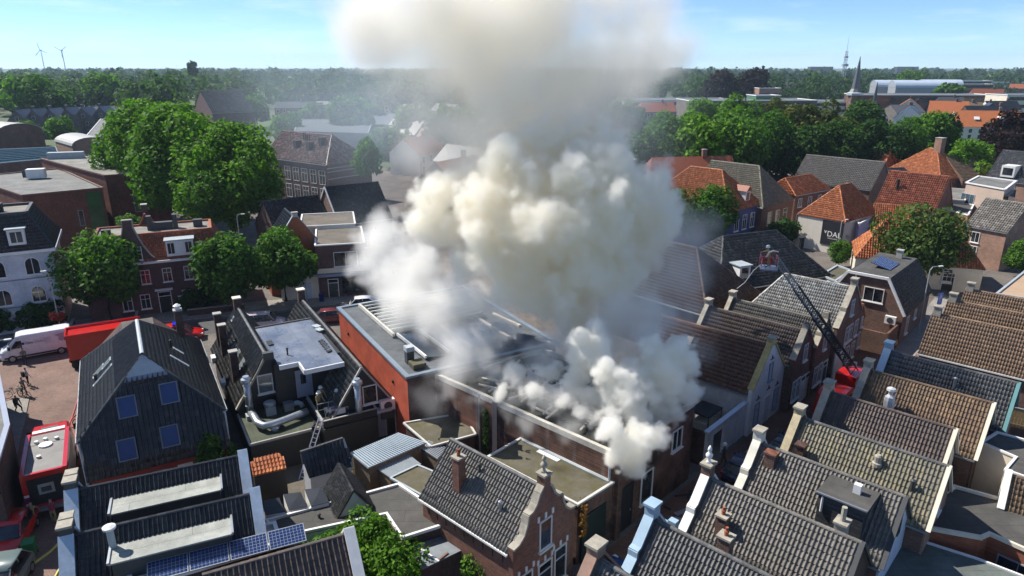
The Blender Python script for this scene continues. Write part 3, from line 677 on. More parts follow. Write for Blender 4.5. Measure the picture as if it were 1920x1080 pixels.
# beams and equipment on the roof
def onroof(px): return Vector((px[0] - hp[0][0], px[1] - hp[0][1], 0))
for (a, b, wd, zz) in (((1.56, 45.60), (6.59, 39.83), .22, 6.0), ((2.51, 41.35), (6.69, 37.08), .26, 6.0), ((-2.14, 45.60), (1.03, 48.53), .2, 5.9), ((-1.12, 43.38), (1.75, 45.60), .18, 5.9), ((4.62, 42.96), (8.81, 38.76), .2, 6.05), ((1.84, 50.67), (3.73, 48.94), .16, 6.3), ((-3.01, 55.49), (0.00, 50.67), .25, 6.2), ((-1.65, 56.55), (0.67, 53.59), .25, 6.2)):
    g = G().bar(onroof(a) + Vector((0, 0, zz)), onroof(b) + Vector((0, 0, zz)), wd, .16); g.obj('roof_beam', plain('scorched_beam', (.62, .55, .46), .7, .3, 2, dirt=.6), hall)
for k, px in enumerate(((1.70, 44.05), (2.73, 42.18))):
    c = onroof(px); t = G().obox(c + Vector((0, 0, 6.1)), (1.0, .7, .75), GA).obj('air_conditioner', WHITE, hall)
    G().tube(c + Vector((0, 0, 6.48)), c + Vector((0, 0, 6.52)), .27, n=12).obj('fan', BLACK, t)
c = onroof((-2.41, 52.24)); t = G().obox(c + Vector((0, 0, 6.15)), (1.5, .9, .8), A2).obj('roof_light_box', DGREY, hall); G().obox(c + Vector((0, 0, 6.57)), (1.35, .75, .04), A2).obj('panel', GLASS, t)
rb = random.Random(17)
for k in range(26):
    uu, nn_ = rb.uniform(-32, -23.5), rb.uniform(29.8, 34.6); a = Vector((*UN(uu, nn_), 0)) - Vector((*hp[0], 0)); th = GA + (0 if k % 3 else R(90)) + rb.uniform(-.25, .25); ln = rb.uniform(.8, 3.2)
    G().bar(a + Vector((0, 0, 5.72)), a + Vector((math.cos(th) * ln, math.sin(th) * ln, 5.72 + rb.uniform(0, .35))), rb.uniform(.08, .2), .1).obj('rafter', MATS['scorched_beam'] if k % 2 else BLACK, hall)
for k in range(7): q_ = -20.6 - k * 1.5 - rb.random(); a = Vector((*UN(q_, 29.45 + rb.random() * .8), 5.85)) - Vector((*hp[0], 0)); b = Vector((*UN(q_ - rb.uniform(-.6, .6), 30.8 + rb.random() * 1.6), 5.8)) - Vector((*hp[0], 0)); G().bar(a, b, .12, .1).obj('rafter', MATS['scorched_beam'], hall)
fr1, L1_ = edge_frame(hp, 1)
window(hall, fr1, 3.6, .9, 1.3, 2.2, WHITE, 0, False, True); window(hall, fr1, 6.9, 3.2, 1.2, 1.5, WHITE, 1, False, True); door(hall, fr1, 1.2, .02, 1.6, 3.0, BLACK, BLACK, False)
G().obox(fr1[0] + fr1[1] * .35 + fr1[2] * .1 + Vector((0, 0, 2.5)), (.5, .3, 5), GA + R(90)).obj('buttress', BR_SOOT, hall)
# annex
ap = [UN(-26.2, 25.9), UN(-19.2, 25.9), UN(-19.0, 28.95), UN(-26.2, 28.95)]
an = flat('annex', 'low brick annex with moss-covered flat roof and ivy on its corner', ap, 4.0, BR_SOOT, BITU_M, edge=plain('pale_edge', (.55, .54, .5), .6, .15, 2, dirt=.5), ew=.16, eh=.12)
fr, Lx = edge_frame(ap, 1); G().obox(fr[0] + fr[1] * 1.5 + fr[2] * .03 + Vector((0, 0, 1.5)), (2.5, .08, 3.0), GA + R(90)).obj('garage_door', plain('dark_green_door', (.012, .025, .024), .5, .2), an)
q = Vector((*UN(-23.6, 28.6), 4.03)) - Vector((*ap[0], 0)); G().obox(q, (1.7, .35, .02), GA).obj('flashing_sheet', WHITE, an); G().bar(Vector((*UN(-26, 28.85), 4.06)) - Vector((*ap[0], 0)), Vector((*UN(-19.2, 28.85), 4.06)) - Vector((*ap[0], 0)), .2, .08).obj('flashing', LEAD, an)
# hall with the red side wall
bp = [XY2(-41.6, 15.5), XY2(-41.6, 28.0), XY2(-58.2, 28.0), XY2(-58.2, 15.5)]
b2 = flat('workshop', 'grey-roofed workshop with a bright orange-red painted side wall', bp, 6.1, BR_DARK, bitumen('grey_felt', (.10, .11, .12), 1.0), edge=plain('blue_grey_capping', (.17, .21, .25), .4, .15, 2), ew=.35, eh=.16)
L2 = lambda x, y, z: Vector((*XY2(x, y), z)) - Vector((*bp[0], 0))
REDW = brick('orange_red_wall', (.42, .085, .045), (.33, .075, .042), .10)
G().add([L2(-41.55, 15.47, 0), L2(-58.2, 15.47, 0), L2(-58.2, 15.47, 6.0), L2(-41.55, 15.47, 6.0)], [(0, 1, 2, 3)]).obj('painted_wall', REDW, b2)
for x in (-55.5, -44.5): G().obox(L2(x, 15.42, 4.6), (.18, .1, .22), A2).obj('wall_lamp', BLACK, b2)
for k in range(10):
    yy = 17.4; x = -57.4 + k * .82
    G().bar(L2(x, yy + (k % 3) * .02, 6.45), L2(x, yy + 8.5, 6.45), .16, .14).obj('skylight_rib', plain('pale_rib', (.46, .47, .44), .5, .15), b2)
    G().slab([L2(x + .12, yy, 6.30), L2(x + .12, yy + 8.5, 6.30), L2(x + .72, yy + 8.5, 6.42), L2(x + .72, yy, 6.42)][::-1], .04).obj('skylight_pane', plain('skylight_glass', (.05, .06, .06), .12, .3), b2)
G().bar(L2(-57.5, 17.2, 6.35), L2(-49.0, 17.3, 6.35), .2, .3).obj('skylight_kerb', plain('pale_kerb', (.5, .48, .42), .6, .2, dirt=.4), b2)
for k in range(3):
    y = 17.6 + k * 1.9; G().bar(L2(-49, y, 6.4), L2(-43.6, y + .2, 6.4), .14, .22).obj('roof_rib', WHITE, b2)
    G().slab([L2(-49, y + .15, 6.38), L2(-43.6, y + .3, 6.38), L2(-43.6, y + 1.7, 6.2), L2(-49, y + 1.6, 6.2)], .04).obj('skylight_pane', MATS['skylight_glass'], b2)
c = G().obox(L2(-43.9, 16.6, 6.6), (.55, .55, 1.0), A2).obj('chimney_box', DGREY, b2); G().obox(L2(-43.9, 16.6, 7.25), (.62, .62, .35), A2).obj('cowl', LEAD, c)
G().obox(L2(-42.9, 16.8, 6.35), (1.0, 1.0, .35), A2).obj('roof_hatch', BITU_M, b2)
# ---------------------------------------------------------------- black house with two gables and a flat roof between
def loc2(x, y): return XY2(x, y)
bh = thing('black_house', 'black-boarded house with two tiled gables and a wet flat roof between', 'house', (*XY2(-49.2, 7.5), 0), A2)
# local: x toward the yard, y across; left gable centred on y=0, right gable on y=5.6
def gable_part(x0, x1, yc, w, he, hr, tl_near, tl_far, ind=0):
    G().extr_x([(yc - w, -.05), (yc + w, -.05), (yc + w, he - .1), (yc, hr - .1), (yc - w, he - .1)], x0, x1).obj('wall', DARKW, bh)
    rise = (hr - he) / w; ov = .15; ez = he - rise * ov
    a = roof_face(bh, [(x0, yc - w - ov, ez), (x1 + .05, yc - w - ov, ez), (x1 + .05, yc, hr), (x0, yc, hr)], tl_near, ind)
    roof_face(bh, [(x1 + .05, yc + w + ov, ez), (x0, yc + w + ov, ez), (x0, yc, hr), (x1 + .05, yc, hr)], tl_far, 0)
    ridge_caps(a, (x0, yc, hr + .03), (x1 + .05, yc, hr + .03), T_DGREY, .36, .13)
    return a
T_WORN = tilemat('worn_charcoal_tile', (.055, .056, .055), (.10, .10, .098), .4, (.06, .055, .04), .3)
gable_part(-13.2, 0, 0, 2.45, 3.0, 6.5, T_WORN, T_WORN, 300)
gable_part(-13.2, 4.7, 5.6, 2.3, 3.0, 6.3, T_WORN, T_CHAR)
G().extr_x([(.3, 3.0), (5.3, 3.0), (5.3, 6.0), (.3, 6.0)], -7.4, .6).obj('middle_wall', DARKW, bh)
FL = [(-7.6, .5), (1.2, .6), (1.2, 2.0), (2.9, 2.0), (2.9, 4.9), (-7.6, 5.1)]
G().prism(FL, 6.02, 6.12).obj('flat_roof', BITU_W, bh)
g = G(); [g.bar((a[0], a[1], 6.0), (b[0], b[1], 6.0), .12, .34) for a, b in ((FL[1], FL[2]), (FL[2], FL[3]), (FL[3], FL[4]))]; g.obj('fascia', plain('white_fascia', (.62, .63, .64), .5, .08), bh)
G().bar((-7.6, .5, 6.1), (-7.6, 5.1, 6.1), .2, .22).obj('roof_edge', DGREY, bh)
for k in range(9): G().obox((.4 - k * .3, 4.5 + (k % 2) * .04, 6.2), (.22, .4, .08), .5).obj('loose_tile', T_WORN, bh)
for k in range(4): G().obox((-3.2 - k * .25, .9, 6.2), (.2, .4, .08), .2).obj('loose_tile', T_WORN, bh)
flue(bh, -.6, 1.6, 6.1, .5, .06, BLACK)
for x in (-5.2, -4.3): G().obox((x, 5.0, 6.28), (.7, .5, .05), .3).obj('lead_patch', LEAD, bh)
# stepped coping of the left gable
g = G(); hp_ = [(-2.55, 2.9), (-2.1, 3.6), (-.75, 5.6), (-.35, 6.3), (0, 6.85)]
for a, b in zip(hp_[:-1], hp_[1:]): g.bar((.08, a[0], a[1]), (.08, b[0], b[1]), .26, .16)
g.obj('coping', STONE, bh); G().box(-.1, .3, -.3, .45, 6.4, 6.95).obj('top_block', DGREY, bh)
G().extr_x([(-2.5, -.04), (2.4, -.04), (2.4, 3), (.3, 6.7), (-.3, 6.7), (-2.5, 3.1)], -.02, .06).obj('front_wall', DARKW, bh)
f1 = wall_frame((.08, 0, 0), (0, 1, 0), (1, 0, 0)); window(bh, f1, -.35, 3.75, 1.1, 1.5, WHITE, 0, False, True, glass=plain('pale_glass', (.10, .12, .13), .08, .5, .8))
f2 = wall_frame((.62, 0, 0), (0, 1, 0), (1, 0, 0)); door(bh, f2, 2.35, 3.02, 1.05, 2.15, BLUEG, GREYP, False); G().box(.63, .68, 2.1, 2.5, 4.1, 4.9).obj('door_pane', GLASS, bh)
f3 = wall_frame((4.72, 0, 0), (0, 1, 0), (1, 0, 0)); window(bh, f3, 6.1, 3.3, 1.1, 1.45, WHITE, 0, False, True)
door(bh, f3, 6.6, .3, 1.1, 2.2, BLUEG, GREYP, False); G().box(4.72, 5.35, 5.6, 7.5, 2.6, 2.8).obj('door_canopy', LEAD, bh)
for x, y in ((4.1, 7.95),): g = G(); g.path([(4.75, 7.85, 3.0), (4.9, 7.9, 2.6), (4.9, 7.9, .2)], .05); g.obj('downpipe', LEAD, bh)
g = G(); g.bar((4.8, 5.6, 6.33), (4.8, 7.98, 2.83), .14, .14); g.bar((4.8, 3.22, 2.83), (4.8, 5.6, 6.33), .14, .14); g.obj('bargeboard', plain('weathered_barge', (.34, .33, .30), .7, .2, 3), bh)
for y, z, h in ((-1.7, 4.5, 1.6), (-2.0, 4.1, 1.5), (-1.75, 4.4, 1.5)):
    pass
for x, z1 in ((-11.5, 6.6), (-9.0, 6.4), (-3.4, 6.1)): chimney(bh, x, -1.9, 3.4, z1, .5, .55, BR_DARK, CONC, 0)
chimney(bh, -12.9, 0, 6.0, 7.3, .6, .6, BR_DARK, CREAM, 0); chimney(bh, -12.8, 5.6, 5.9, 7.2, .6, .6, BR_DARK, CREAM, 0)
Mx = Matrix.Rotation(math.atan2(3.5, 2.45), 4, 'X')
for x, y in ((-8.2, -1.35), (-5.9, -1.3), (-3.9, -1.3), (-12.0, -.6)):
    z = 6.5 + y * 3.5 / 2.45; t = G().obox((x, y, z + .08), (.75 if x > -10 else .5, .95 if x > -10 else .5, .12), m=Mx).obj('roof_window', LEAD, bh); G().obox((x, y - .03, z + .15), (.6 if x > -10 else .35, .8 if x > -10 else .35, .02), m=Mx).obj('pane', plain('sky_lit_glass', (.16, .19, .2), .05, .3), t)
for x in (-10.5, -5): G().obox((x, -2.75, 2.95), (.9, .35, .5)).obj('vent_box', WHITE, bh)
# roof terrace and kitchen ducts in front of the black house
tr = thing('roof_terrace', 'black roof terrace with railing behind the black house', 'terrace', (*XY2(-49.2, 7.5), 0), A2)
G().box(.1, 5.6, 2.35, 6.3, -.05, 2.55).obj('base', DARKW, tr); G().box(.65, 5.3, 2.4, 6.25, 2.55, 2.62).obj('deck', plain('dark_deck', (.05, .045, .04), .8, .3, 3), tr)
for i, (a, b) in enumerate((((5.38, 2.4), (5.38, 6.3)), ((.7, 6.3), (5.38, 6.3)), ((.7, 2.4), (5.38, 2.4)))):
    G().bar((a[0], a[1], 2.85 if i else 2.8), (b[0], b[1], 2.85 if i else 2.8), .1, .5 if i < 2 else .12).obj('parapet', DARKW if i < 2 else STEEL, tr); G().bar((a[0], a[1], 3.12 + .003 * i), (b[0], b[1], 3.12 + .003 * i), .14, .05).obj('parapet_cap', plain('grey_cap', (.3, .29, .27), .6, .2), tr)
rl = G(); [rl.tube((3.6, y, 2.62), (3.6, y, 3.6), .025) for y in (2.5, 3.3, 4.1, 4.9)]; rl.obj('railing_post', STEEL, tr, kind='stuff')
G().tube((3.6, 2.5, 3.6), (3.6, 4.9, 3.6), .03).obj('handrail', plain('grey_cap', (.3, .3, .3)), tr); G().tube((3.6, 2.5, 3.1), (3.6, 4.9, 3.1), .02).obj('handrail', STEEL, tr)
kt = thing('kitchen_extension', 'flat black kitchen extension with green felt roof left of the terrace', 'extension', (*XY2(-49.2, 7.5), 0), A2)
G().box(.1, 5.0, -2.5, 2.2, -.05, 2.35).obj('wall', DARKW, kt); G().box(.1, 5.0, -2.5, 2.2, 2.35, 2.42).obj('roof', bitumen('green_felt', (.06, .07, .045), 1.0), kt)
g = G(); g.bar((5.0, -2.5, 2.5), (5.0, 2.2, 2.5), .14, .18); g.obj('roof_edge', plain('grey_cap', (.3, .3, .3)), kt); G().bar((.1, -2.52, 2.5), (5.0, -2.52, 2.5), .14, .17).obj('roof_edge', MATS['grey_cap'], kt)
def stack(x, y, z0, z1, lab, root=(-49.2, 7.5)):
    t = thing('exhaust_stack', lab, 'chimney', (*XY2(root[0] + x, root[1] + y), 0), A2)
    G().tube((0, 0, z0), (0, 0, z1), .25, n=14).obj('pipe', STEEL, t, smooth=True)
    G().lathe([(.25, z1), (.40, z1 + .1), (.37, z1 + .3), (.24, z1 + .42), (.22, z1 + .5)], (0, 0, 0), 14).obj('cowl', STEEL, t)
    for z in np.arange(z0 + .7, z1, .8): G().lathe([(.26, z), (.285, z + .02), (.26, z + .06)], (0, 0, 0), 14).obj('clamp', LEAD, t)
    G().box(-.32, .32, -.32, .32, z0 - .35, z0).obj('base_box', LEAD if y < 3 else plain('yellowed_box', (.45, .42, .3), .6, .2), t)
stack(1.0, -1.75, 2.77, 5.3, 'tall steel exhaust stack with cowl above the curved duct'); stack(5.15, 5.1, 1.9, 5.2, 'straight steel exhaust stack standing against the black gable wall')
t = thing('duct', 'curved silver ventilation duct lying on the kitchen roof', 'duct', (*XY2(-49.2, 7.5), 0), A2)
G().path([(1.2, -1.7, 3.0), (2.0, -1.65, 3.0), (2.9, -1.6, 2.95), (3.5, -1.3, 2.9), (3.6, -.7, 2.9), (3.4, .2, 2.9), (3.1, 1.2, 2.9), (2.9, 1.9, 2.9)], .26, 12).obj('pipe', STEEL, t, smooth=True)
G().lathe([(.28, 2.42), (.28, 2.62), (.36, 2.64), (.2, 2.75)], (3.6, -.6, 0), 12).obj('elbow_support', STEEL, t)
t = thing('roof_fan', 'grey drum-shaped roof fan beside the exhaust stack', 'fan', (*XY2(-49.2 + 1.0, 7.5 - .35), 2.42), A2)
G().box(-.35, .35, -.35, .35, 0, .7).obj('housing', LEAD, t); G().lathe([(.42, .7), (.45, .8), (.45, .95), (.3, 1.02)], (0, 0, 0), 14).obj('cap', STEEL, t)
t = thing('extractor_unit', 'short silver duct elbow on the kitchen roof below the window', 'duct', (*XY2(-49.2 + 1.0, 7.5 + .95), 2.42), A2)
G().box(-.3, .3, -.35, .35, 0, .6).obj('housing', STEEL, t); G().path([(0, .3, .35), (0, .7, .4), (.1, .9, .3), (.2, 1.0, .05)], .2, 10).obj('elbow', LEAD, t, smooth=True)
t = thing('air_conditioner', 'white wall-mounted air conditioner on the black gable wall', 'air conditioner', (*XY2(-49.2 + 4.9, 7.5 + 7.3), 2.55), A2)
G().box(-.15, .25, -.55, .55, 0, .85).obj('housing', WHITE, t); G().tube((.25, 0, .42), (.27, 0, .42), .32, n=14).obj('fan_grille', DGREY, t); G().box(-.15, .2, -.5, .5, -.7, -.1).obj('lower_unit', DGREY, t)
# ---------------------------------------------------------------- big dark house with tile-hung front
d1 = thing('dark_house', 'large black-tiled house with half-hipped, tile-hung front and roof windows', 'house', (*XY2(-60, -.4), 0), A2)
L, w, he, hr = 13.9, 4.1, 4.9, 9.0
G().extr_x([(-w, -.05), (w, -.05), (w, he - .15), (1.1, 7.55), (-1.1, 7.55), (-w, he - .15)], .3, L - .9).obj('wall', BR_DARK, d1)
ov = .2; ez = he - ov
rA, rB = 5.0, 12.15; FT, FB = 12.75, 15.25           # top and foot of the steep tiled front
fxz = lambda z: FB + (FT - FB) * (z - 2.4) / (7.75 - 2.4)
T_D1 = tilemat('matt_black_tile', (.045, .046, .048), (.062, .064, .067), .3, (.06, .058, .05), .3, .12)
a = roof_face(d1, [(-.2, -w - ov, ez), (fxz(ez) + .1, -w - ov, ez), (FT + .1, -1.15, 7.85), (rB, 0, hr), (rA, 0, hr)], T_D1, 300)
roof_face(d1, [(fxz(ez) + .1, w + ov, ez), (-.2, w + ov, ez), (rA, 0, hr), (rB, 0, hr), (FT + .1, 1.15, 7.85)], T_D1, 0)
roof_face(d1, [(-.2, w + ov, ez), (-.2, -w - ov, ez), (rA, 0, hr)], T_D1, 0)
G().slab([(FT + .12, -1.2, 7.86), (FT + .12, 1.2, 7.86), (rB, 0, hr + .04)], .08).obj('half_hip', LEAD, d1); G().box(FT + .02, FT + .16, -1.25, 1.25, 7.55, 7.86).obj('lead_flashing', BLUEG, d1)
ridge_caps(a, (rA, 0, hr + .04), (rB, 0, hr + .04), LEAD, .36, .14)
for s in (-1, 1):
    ridge_caps(a, (-.2, s * (w + ov), ez + .06), (rA, 0, hr + .04), T_D1, .36, .13); ridge_caps(a, (fxz(ez) + .1, s * (w + ov), ez + .05), (FT + .1, s * 1.15, 7.9), T_D1, .36, .11)
    G().bar((-.2, s * (w + ov + .07), ez - .03), (fxz(ez), s * (w + ov + .07), ez - .03), .14, .12).obj('gutter', LEAD, d1)
    G().tube((fxz(ez) + .2, s * (w + .12), .1), (fxz(ez) + .05, s * (w + .12), ez), .1).obj('downpipe', plain('pale_blue_pipe', (.4, .48, .56), .4, .1), d1)
    G().slab([(12.9, s * (w - .02), 0), (FB - .1, s * (w - .02), 0), (FB - .08, s * (w - .02), 2.4), (fxz(ez) - .08, s * (w - .02), ez), (12.9, s * (w - .02), ez)][::1 if s < 0 else -1], .1).obj('side_wall', BR_DARK, d1)
fp = [(FB, -w - .1, 2.4), (FB, w + .1, 2.4), (fxz(he), w + .1, he), (FT, 1.1, 7.75), (FT, -1.1, 7.75), (fxz(he), -w - .1, he)]
T_HUNG = tilemat('tile_hanging', (.062, .062, .064), (.085, .084, .083), .22, (.08, .076, .07), .2, .12)
roof_face(d1, fp, T_HUNG, 300, .3, .36, name='tile_hung_front', t=.04, prof=PROF_H)
BLW = plain('blue_blind', (.03, .055, .17), .25, .2, 1)
tilt = math.atan2(FT - FB, 7.75 - 2.4)
for s, z in ((-1.35, 5.5), (1.15, 5.8), (-1.75, 3.1), (.75, 3.3)):
    wq = window(d1, wall_frame((0, 0, 0), (0, 1, 0), (1, 0, 0)), 0, 0, 1.1, 1.4, plain('grey_window_frame', (.16, .18, .2), .4, .15), 0, False, False, glass=BLW, name='roof_window', depth=.12)
    wq.location = (fxz(z) + .2, s, z + .08); wq.rotation_euler = (0, tilt, 0)
REDS = plain('red_shopfront', (.28, .03, .025), .5, .15, 1)
G().box(12.95, FB - .12, -w + .15, w - .15, .05, 2.3).obj('shopfront', REDS, d1)
for y0, y1, m_ in ((-2.9, -1.6, GLASS), (-1.2, .2, GLASS), (.9, 1.8, CREAM), (2.2, 3.6, GLASS)): G().box(FB - .118, FB - .09, y0, y1, .5, 2.0).obj('shop_window', m_, d1)
Mx = Matrix.Rotation(math.atan2(4.1, 4.1), 4, 'X'); My = Matrix.Rotation(-math.atan2(4.1, 4.1), 4, 'X')
for x, y, sz in ((6.6, -2.9, (.8, 1.1)), (8.3, -2.6, (.35, 1.9)), (6.9, -2.3, (.7, .9))):
    t = G().obox((x, y, hr + y + .1), (*sz, .14), m=Mx).obj('roof_window', LEAD, d1); G().obox((x, y - .04, hr + y + .17), (sz[0] - .16, sz[1] - .2, .02), m=Mx).obj('pane', MATS['sky_lit_glass'], t)
for x, y, sz in ((7.0, 2.3, (.35, .9)), (9.3, 2.2, (.3, 1.5))): G().obox((x, y, hr - y + .1), (*sz, .12), m=My).obj('roof_window', LEAD, d1)
chimney(d1, 2.2, 2.9, 5.6, 8.4, .55, .55, BR_DARK, CONC, 0); G().lathe([(.2, 8.5), (.22, 8.75), (.3, 8.8), (.1, 8.95)], (2.2, 2.9, 0)).obj('chimney_cowl', WHITE, d1)
flue(d1, 7.3, 1.9, 7.1, .7, .08, BLACK); flue(d1, 7.8, -3.1, 5.9, .5, .1, BLACK)
# ---------------------------------------------------------------- near left: dark terraced roofs
AB = R(24.3)
def bl(label, A, hr=7.0, he=5.0, L=7.9, w=1.95, **k): return gable_house('terraced_house', label, A, AB, L, w, he, hr, BR_DARK, k.pop('tile', T_CHAR2), **k)
T_CHAR2 = tilemat('glazed_black_tile', (.034, .035, .038), (.05, .052, .055), .2, (.035, .035, .033), .2, .12)
BLUEC = plain('weathered_blue_coping', (.42, .50, .58), .6, .2, 3, dirt=.5)
for k, (A, lab) in enumerate((((-21.72, 28.97), 'black-tiled terraced house with grey flat dormer roof beside the big dark house'), ((-19.82, 25.52), 'black-tiled terraced house next to the white roof with solar panels'))):
    h = bl(lab, A, cop0=dict(style='spout', mat=BLUEC, w=.6, block=True, blockmat=DGREY), cop1=dict(style='plain', mat=BLUEC, w=.5), ind_near=300)
    t = G().box(1.75, 6.6, -1.85, -.62, 5.4, 6.36).obj('dormer', DGREY, h); G().box(1.65, 6.7, -1.98, -.45, 6.36, 6.44).obj('dormer_roof', BITU_L, t)
    g = G(); g.bar((1.65, -.42, 6.47), (6.7, -.42, 6.47), .09, .1); G().bar((6.7, -2.0, 6.47), (6.7, -.4, 6.47), .1, .11).obj('roof_edge', ZINC, t); G().bar((1.65, -2.0, 6.47), (1.65, -.4, 6.47), .1, .11).obj('roof_edge', ZINC, t); g.obj('roof_edge', ZINC, t)
    chimney(h, .0, .55, 6.2, 7.7, .45, .45, DGREY, STONE, 0)
    if k: t2 = G().tube((1.75, -.75, 6.0), (1.75, -.75, 7.35), .15, n=10).obj('flue', LEAD, h); G().lathe([(.16, 7.35), (.28, 7.42), (.28, 7.52), (.1, 7.6)], (1.75, -.75, 0)).obj('cowl', WHITE, t2)
# white felt roof with solar panels
fp = [(-17.71, 25.71), (-11.74, 28.48), (-10.92, 26.91), (-16.40, 24.14)]
t = flat('flat_roofed_house', 'flat white-felted roof with a row of solar panels', fp, 5.4, BR_DARK, BITU_WH, 'house', edge=plain('white_edge', (.7, .7, .7), .5, .08), ew=.18, eh=.2)
PV = None
def pvmat():
    m, n, b = _new('solar_cell'); v = _coord(n)
    k = n.nodes.new('ShaderNodeTexBrick'); n.links.new(v, k.inputs['Vector']); k.offset = 0; k.inputs['Scale'].default_value = 1; k.inputs['Brick Width'].default_value = .16; k.inputs['Row Height'].default_value = .16; k.inputs['Mortar Size'].default_value = .006
    k.inputs['Color1'].default_value = (.012, .028, .10, 1); k.inputs['Color2'].default_value = (.016, .036, .12, 1); k.inputs['Mortar'].default_value = (.35, .38, .42, 1)
    n.links.new(k.outputs['Color'], b.inputs['Base Color']); b.inputs['Roughness'].default_value = .12; return m
PV = pvmat()
def solar(label, loc, rz, n, tilt, w_=1.65, h_=1.0, group=None):
    for i in range(n):
        c = Vector(loc) + Vector((math.cos(rz), math.sin(rz), 0)) * (i * (w_ + .05))
        t = thing('solar_panel', label, 'solar panel', tuple(c), rz, group)
        M = Matrix.Rotation(tilt, 4, 'X')
        pn = link('panel', G().box(-w_ / 2 + .04, w_ / 2 - .04, -h_ / 2 + .04, h_ / 2 - .04, .0, .045).mesh('panel', PV), t); pn.rotation_euler = (tilt, 0, 0)
        g = G(); [g.box(*q) for q in ((-w_ / 2, w_ / 2, -h_ / 2, -h_ / 2 + .04, -.01, .05), (-w_ / 2, w_ / 2, h_ / 2 - .04, h_ / 2, -.01, .05), (-w_ / 2, -w_ / 2 + .04, -h_ / 2 + .04, h_ / 2 - .04, -.01, .05), (w_ / 2 - .04, w_ / 2, -h_ / 2 + .04, h_ / 2 - .04, -.01, .05))]
        fo = g.obj('frame', plain('aluminium', (.5, .52, .54), .3, .1, 2, metal=.7), t); fo.rotation_euler = (tilt, 0, 0)
        for s in (-1, 1): G().bar((s * .6, h_ / 2 * math.cos(tilt), -.26), (s * .6, h_ / 2 * math.cos(tilt), h_ / 2 * math.sin(tilt)), .05).obj('support', MATS['aluminium'], t)
ps = Vector((-15.32, 25.04, 5.75))
solar('blue solar panel in the row on the white felt roof', ps, AB, 4, R(20), group='solar panels on the white felt roof')
for (x, y, r) in ((-16.57, 25.53, .5), (-15.84, 25.78, .45), (-14.81, 26.31, .4), (-13.65, 26.68, .35)):
    g = G(); rng = random.Random(int(x * 100))
    for i in range(160):
        a = rng.random() * 6.28; q = rng.random() ** .5 * r; p = Vector((x + math.cos(a) * q, y + math.sin(a) * q * .6, 5.41)); d = Vector((rng.uniform(-.08, .08), rng.uniform(-.08, .08), rng.uniform(.04, .14)))
        s_ = Vector((rng.uniform(-.03, .03), rng.uniform(-.03, .03), 0)); g.add([p - s_, p + s_, p + d], [(0, 1, 2)])
    g.obj('dry_sedum', plain('dry_sedum_leaf', (.22, .085, .03), .9, .4, 8), label='rusty brown sedum growing on the white felt roof', cat='plant', group='dry sedum tufts')
for x, y in ((-16.48, 25.74), (-15.31, 26.10)):
    t = thing('roof_vent', 'small grey mushroom vent on the white felt roof', 'vent', (x, y, 5.4), 0, 'mushroom vents on the white felt roof'); G().tube((0, 0, 0), (0, 0, .3), .09).obj('pipe', LEAD, t); G().lathe([(.1, .25), (.2, .3), (.17, .38), (.05, .44)]).obj('cap', DGREY, t)
h = gable_house('terraced_house', 'brown-tiled terraced roof with white verge below the solar panels', (-13.17, 24.06), R(26), 6.2, 2.3, 3.9, 6.2, BR_BROWN, T_DBROWN, cop1=dict(style='plain', mat=WHITE, w=.5), ind_near=300, tw=.24, tl=.36)
# ---------------------------------------------------------------- yards between: sheds and flat roofs
def quad_roof(name, label, pts, zs, wall, roof, cat='shed', edge=None, t=.08, tile=None, ind=0, tw=TW, tl=TL):
    """pts world corners ccw, zs corner heights; sloping roof on walls"""
    ox, oy = pts[0]; tt = thing(name, label, cat, (ox, oy, 0)); P_ = [(x - ox, y - oy) for x, y in pts]
    n = len(P_); cx = sum(p[0] for p in P_) / n; cy_ = sum(p[1] for p in P_) / n
    Q = [(cx + (x - cx) * .95, cy_ + (y - cy_) * .95) for x, y in P_]
    G().add([(x, y, -.05) for x, y in Q] + [(x, y, z - t - .005) for (x, y), z in zip(Q, zs)], [tuple(range(n, 2 * n))] + [(i, (i + 1) % n, n + (i + 1) % n, n + i) for i in range(n)]).obj('wall', wall, tt)
    pp = [(x, y, z) for (x, y), z in zip(P_, zs)]
    r = roof_face(tt, pp, tile, ind, tw, tl, t=t) if tile else G().slab(pp, t).obj('roof', roof, tt)
    if edge:
        for i in range(n): a, b = Vector(pp[i]), Vector(pp[(i + 1) % n]); G().bar(a + Vector((0, 0, .02 + .002 * i)), b + Vector((0, 0, .02 + .002 * i)), .13, .12).obj('roof_edge', edge, tt)
    return tt, r
pts = [(-8.91, 36.72), (-5.64, 39.74), (-7.58, 40.29), (-10.25, 37.79)]
t, r = quad_roof('corrugated_shed', 'shed with pale blue-grey corrugated roof in the yard', pts, (3.3, 3.3, 3.7, 3.7), WOOD, ZINC)
a, b, c, d = [Vector((x - pts[0][0], y - pts[0][1], z)) for (x, y), z in zip(pts, (3.3, 3.3, 3.7, 3.7))]
CORR = plain('corrugated_sheet', (.40, .47, .52), .4, .12, 1.5, dirt=.25)
for k in range(24): f_ = (k + .5) / 24; G().bar(a.lerp(b, f_) + Vector((0, 0, .02)), d.lerp(c, f_) + Vector((0, 0, .02)), .10, .07).obj('roof_rib', CORR, t)
pts = [(-7.52, 36.35), (-5.77, 37.83), (-6.76, 38.86), (-8.54, 37.25)]
quad_roof('lean_to', 'plain grey sheet lean-to beside the corrugated shed', pts, (2.9, 2.9, 3.0, 3.0), WOOD, plain('grey_sheet', (.22, .25, .27), .4, .15, 1))
pts = [(-5.06, 33.99), (-4.88, 36.62), (-5.93, 37.33), (-7.40, 35.93)]
quad_roof('flat_shed', 'small flat brown-felted shed with pale edge next to the near house', pts, (3.1, 3.1, 3.1, 3.1), BR_DARK, BITU_M, edge=LEAD)
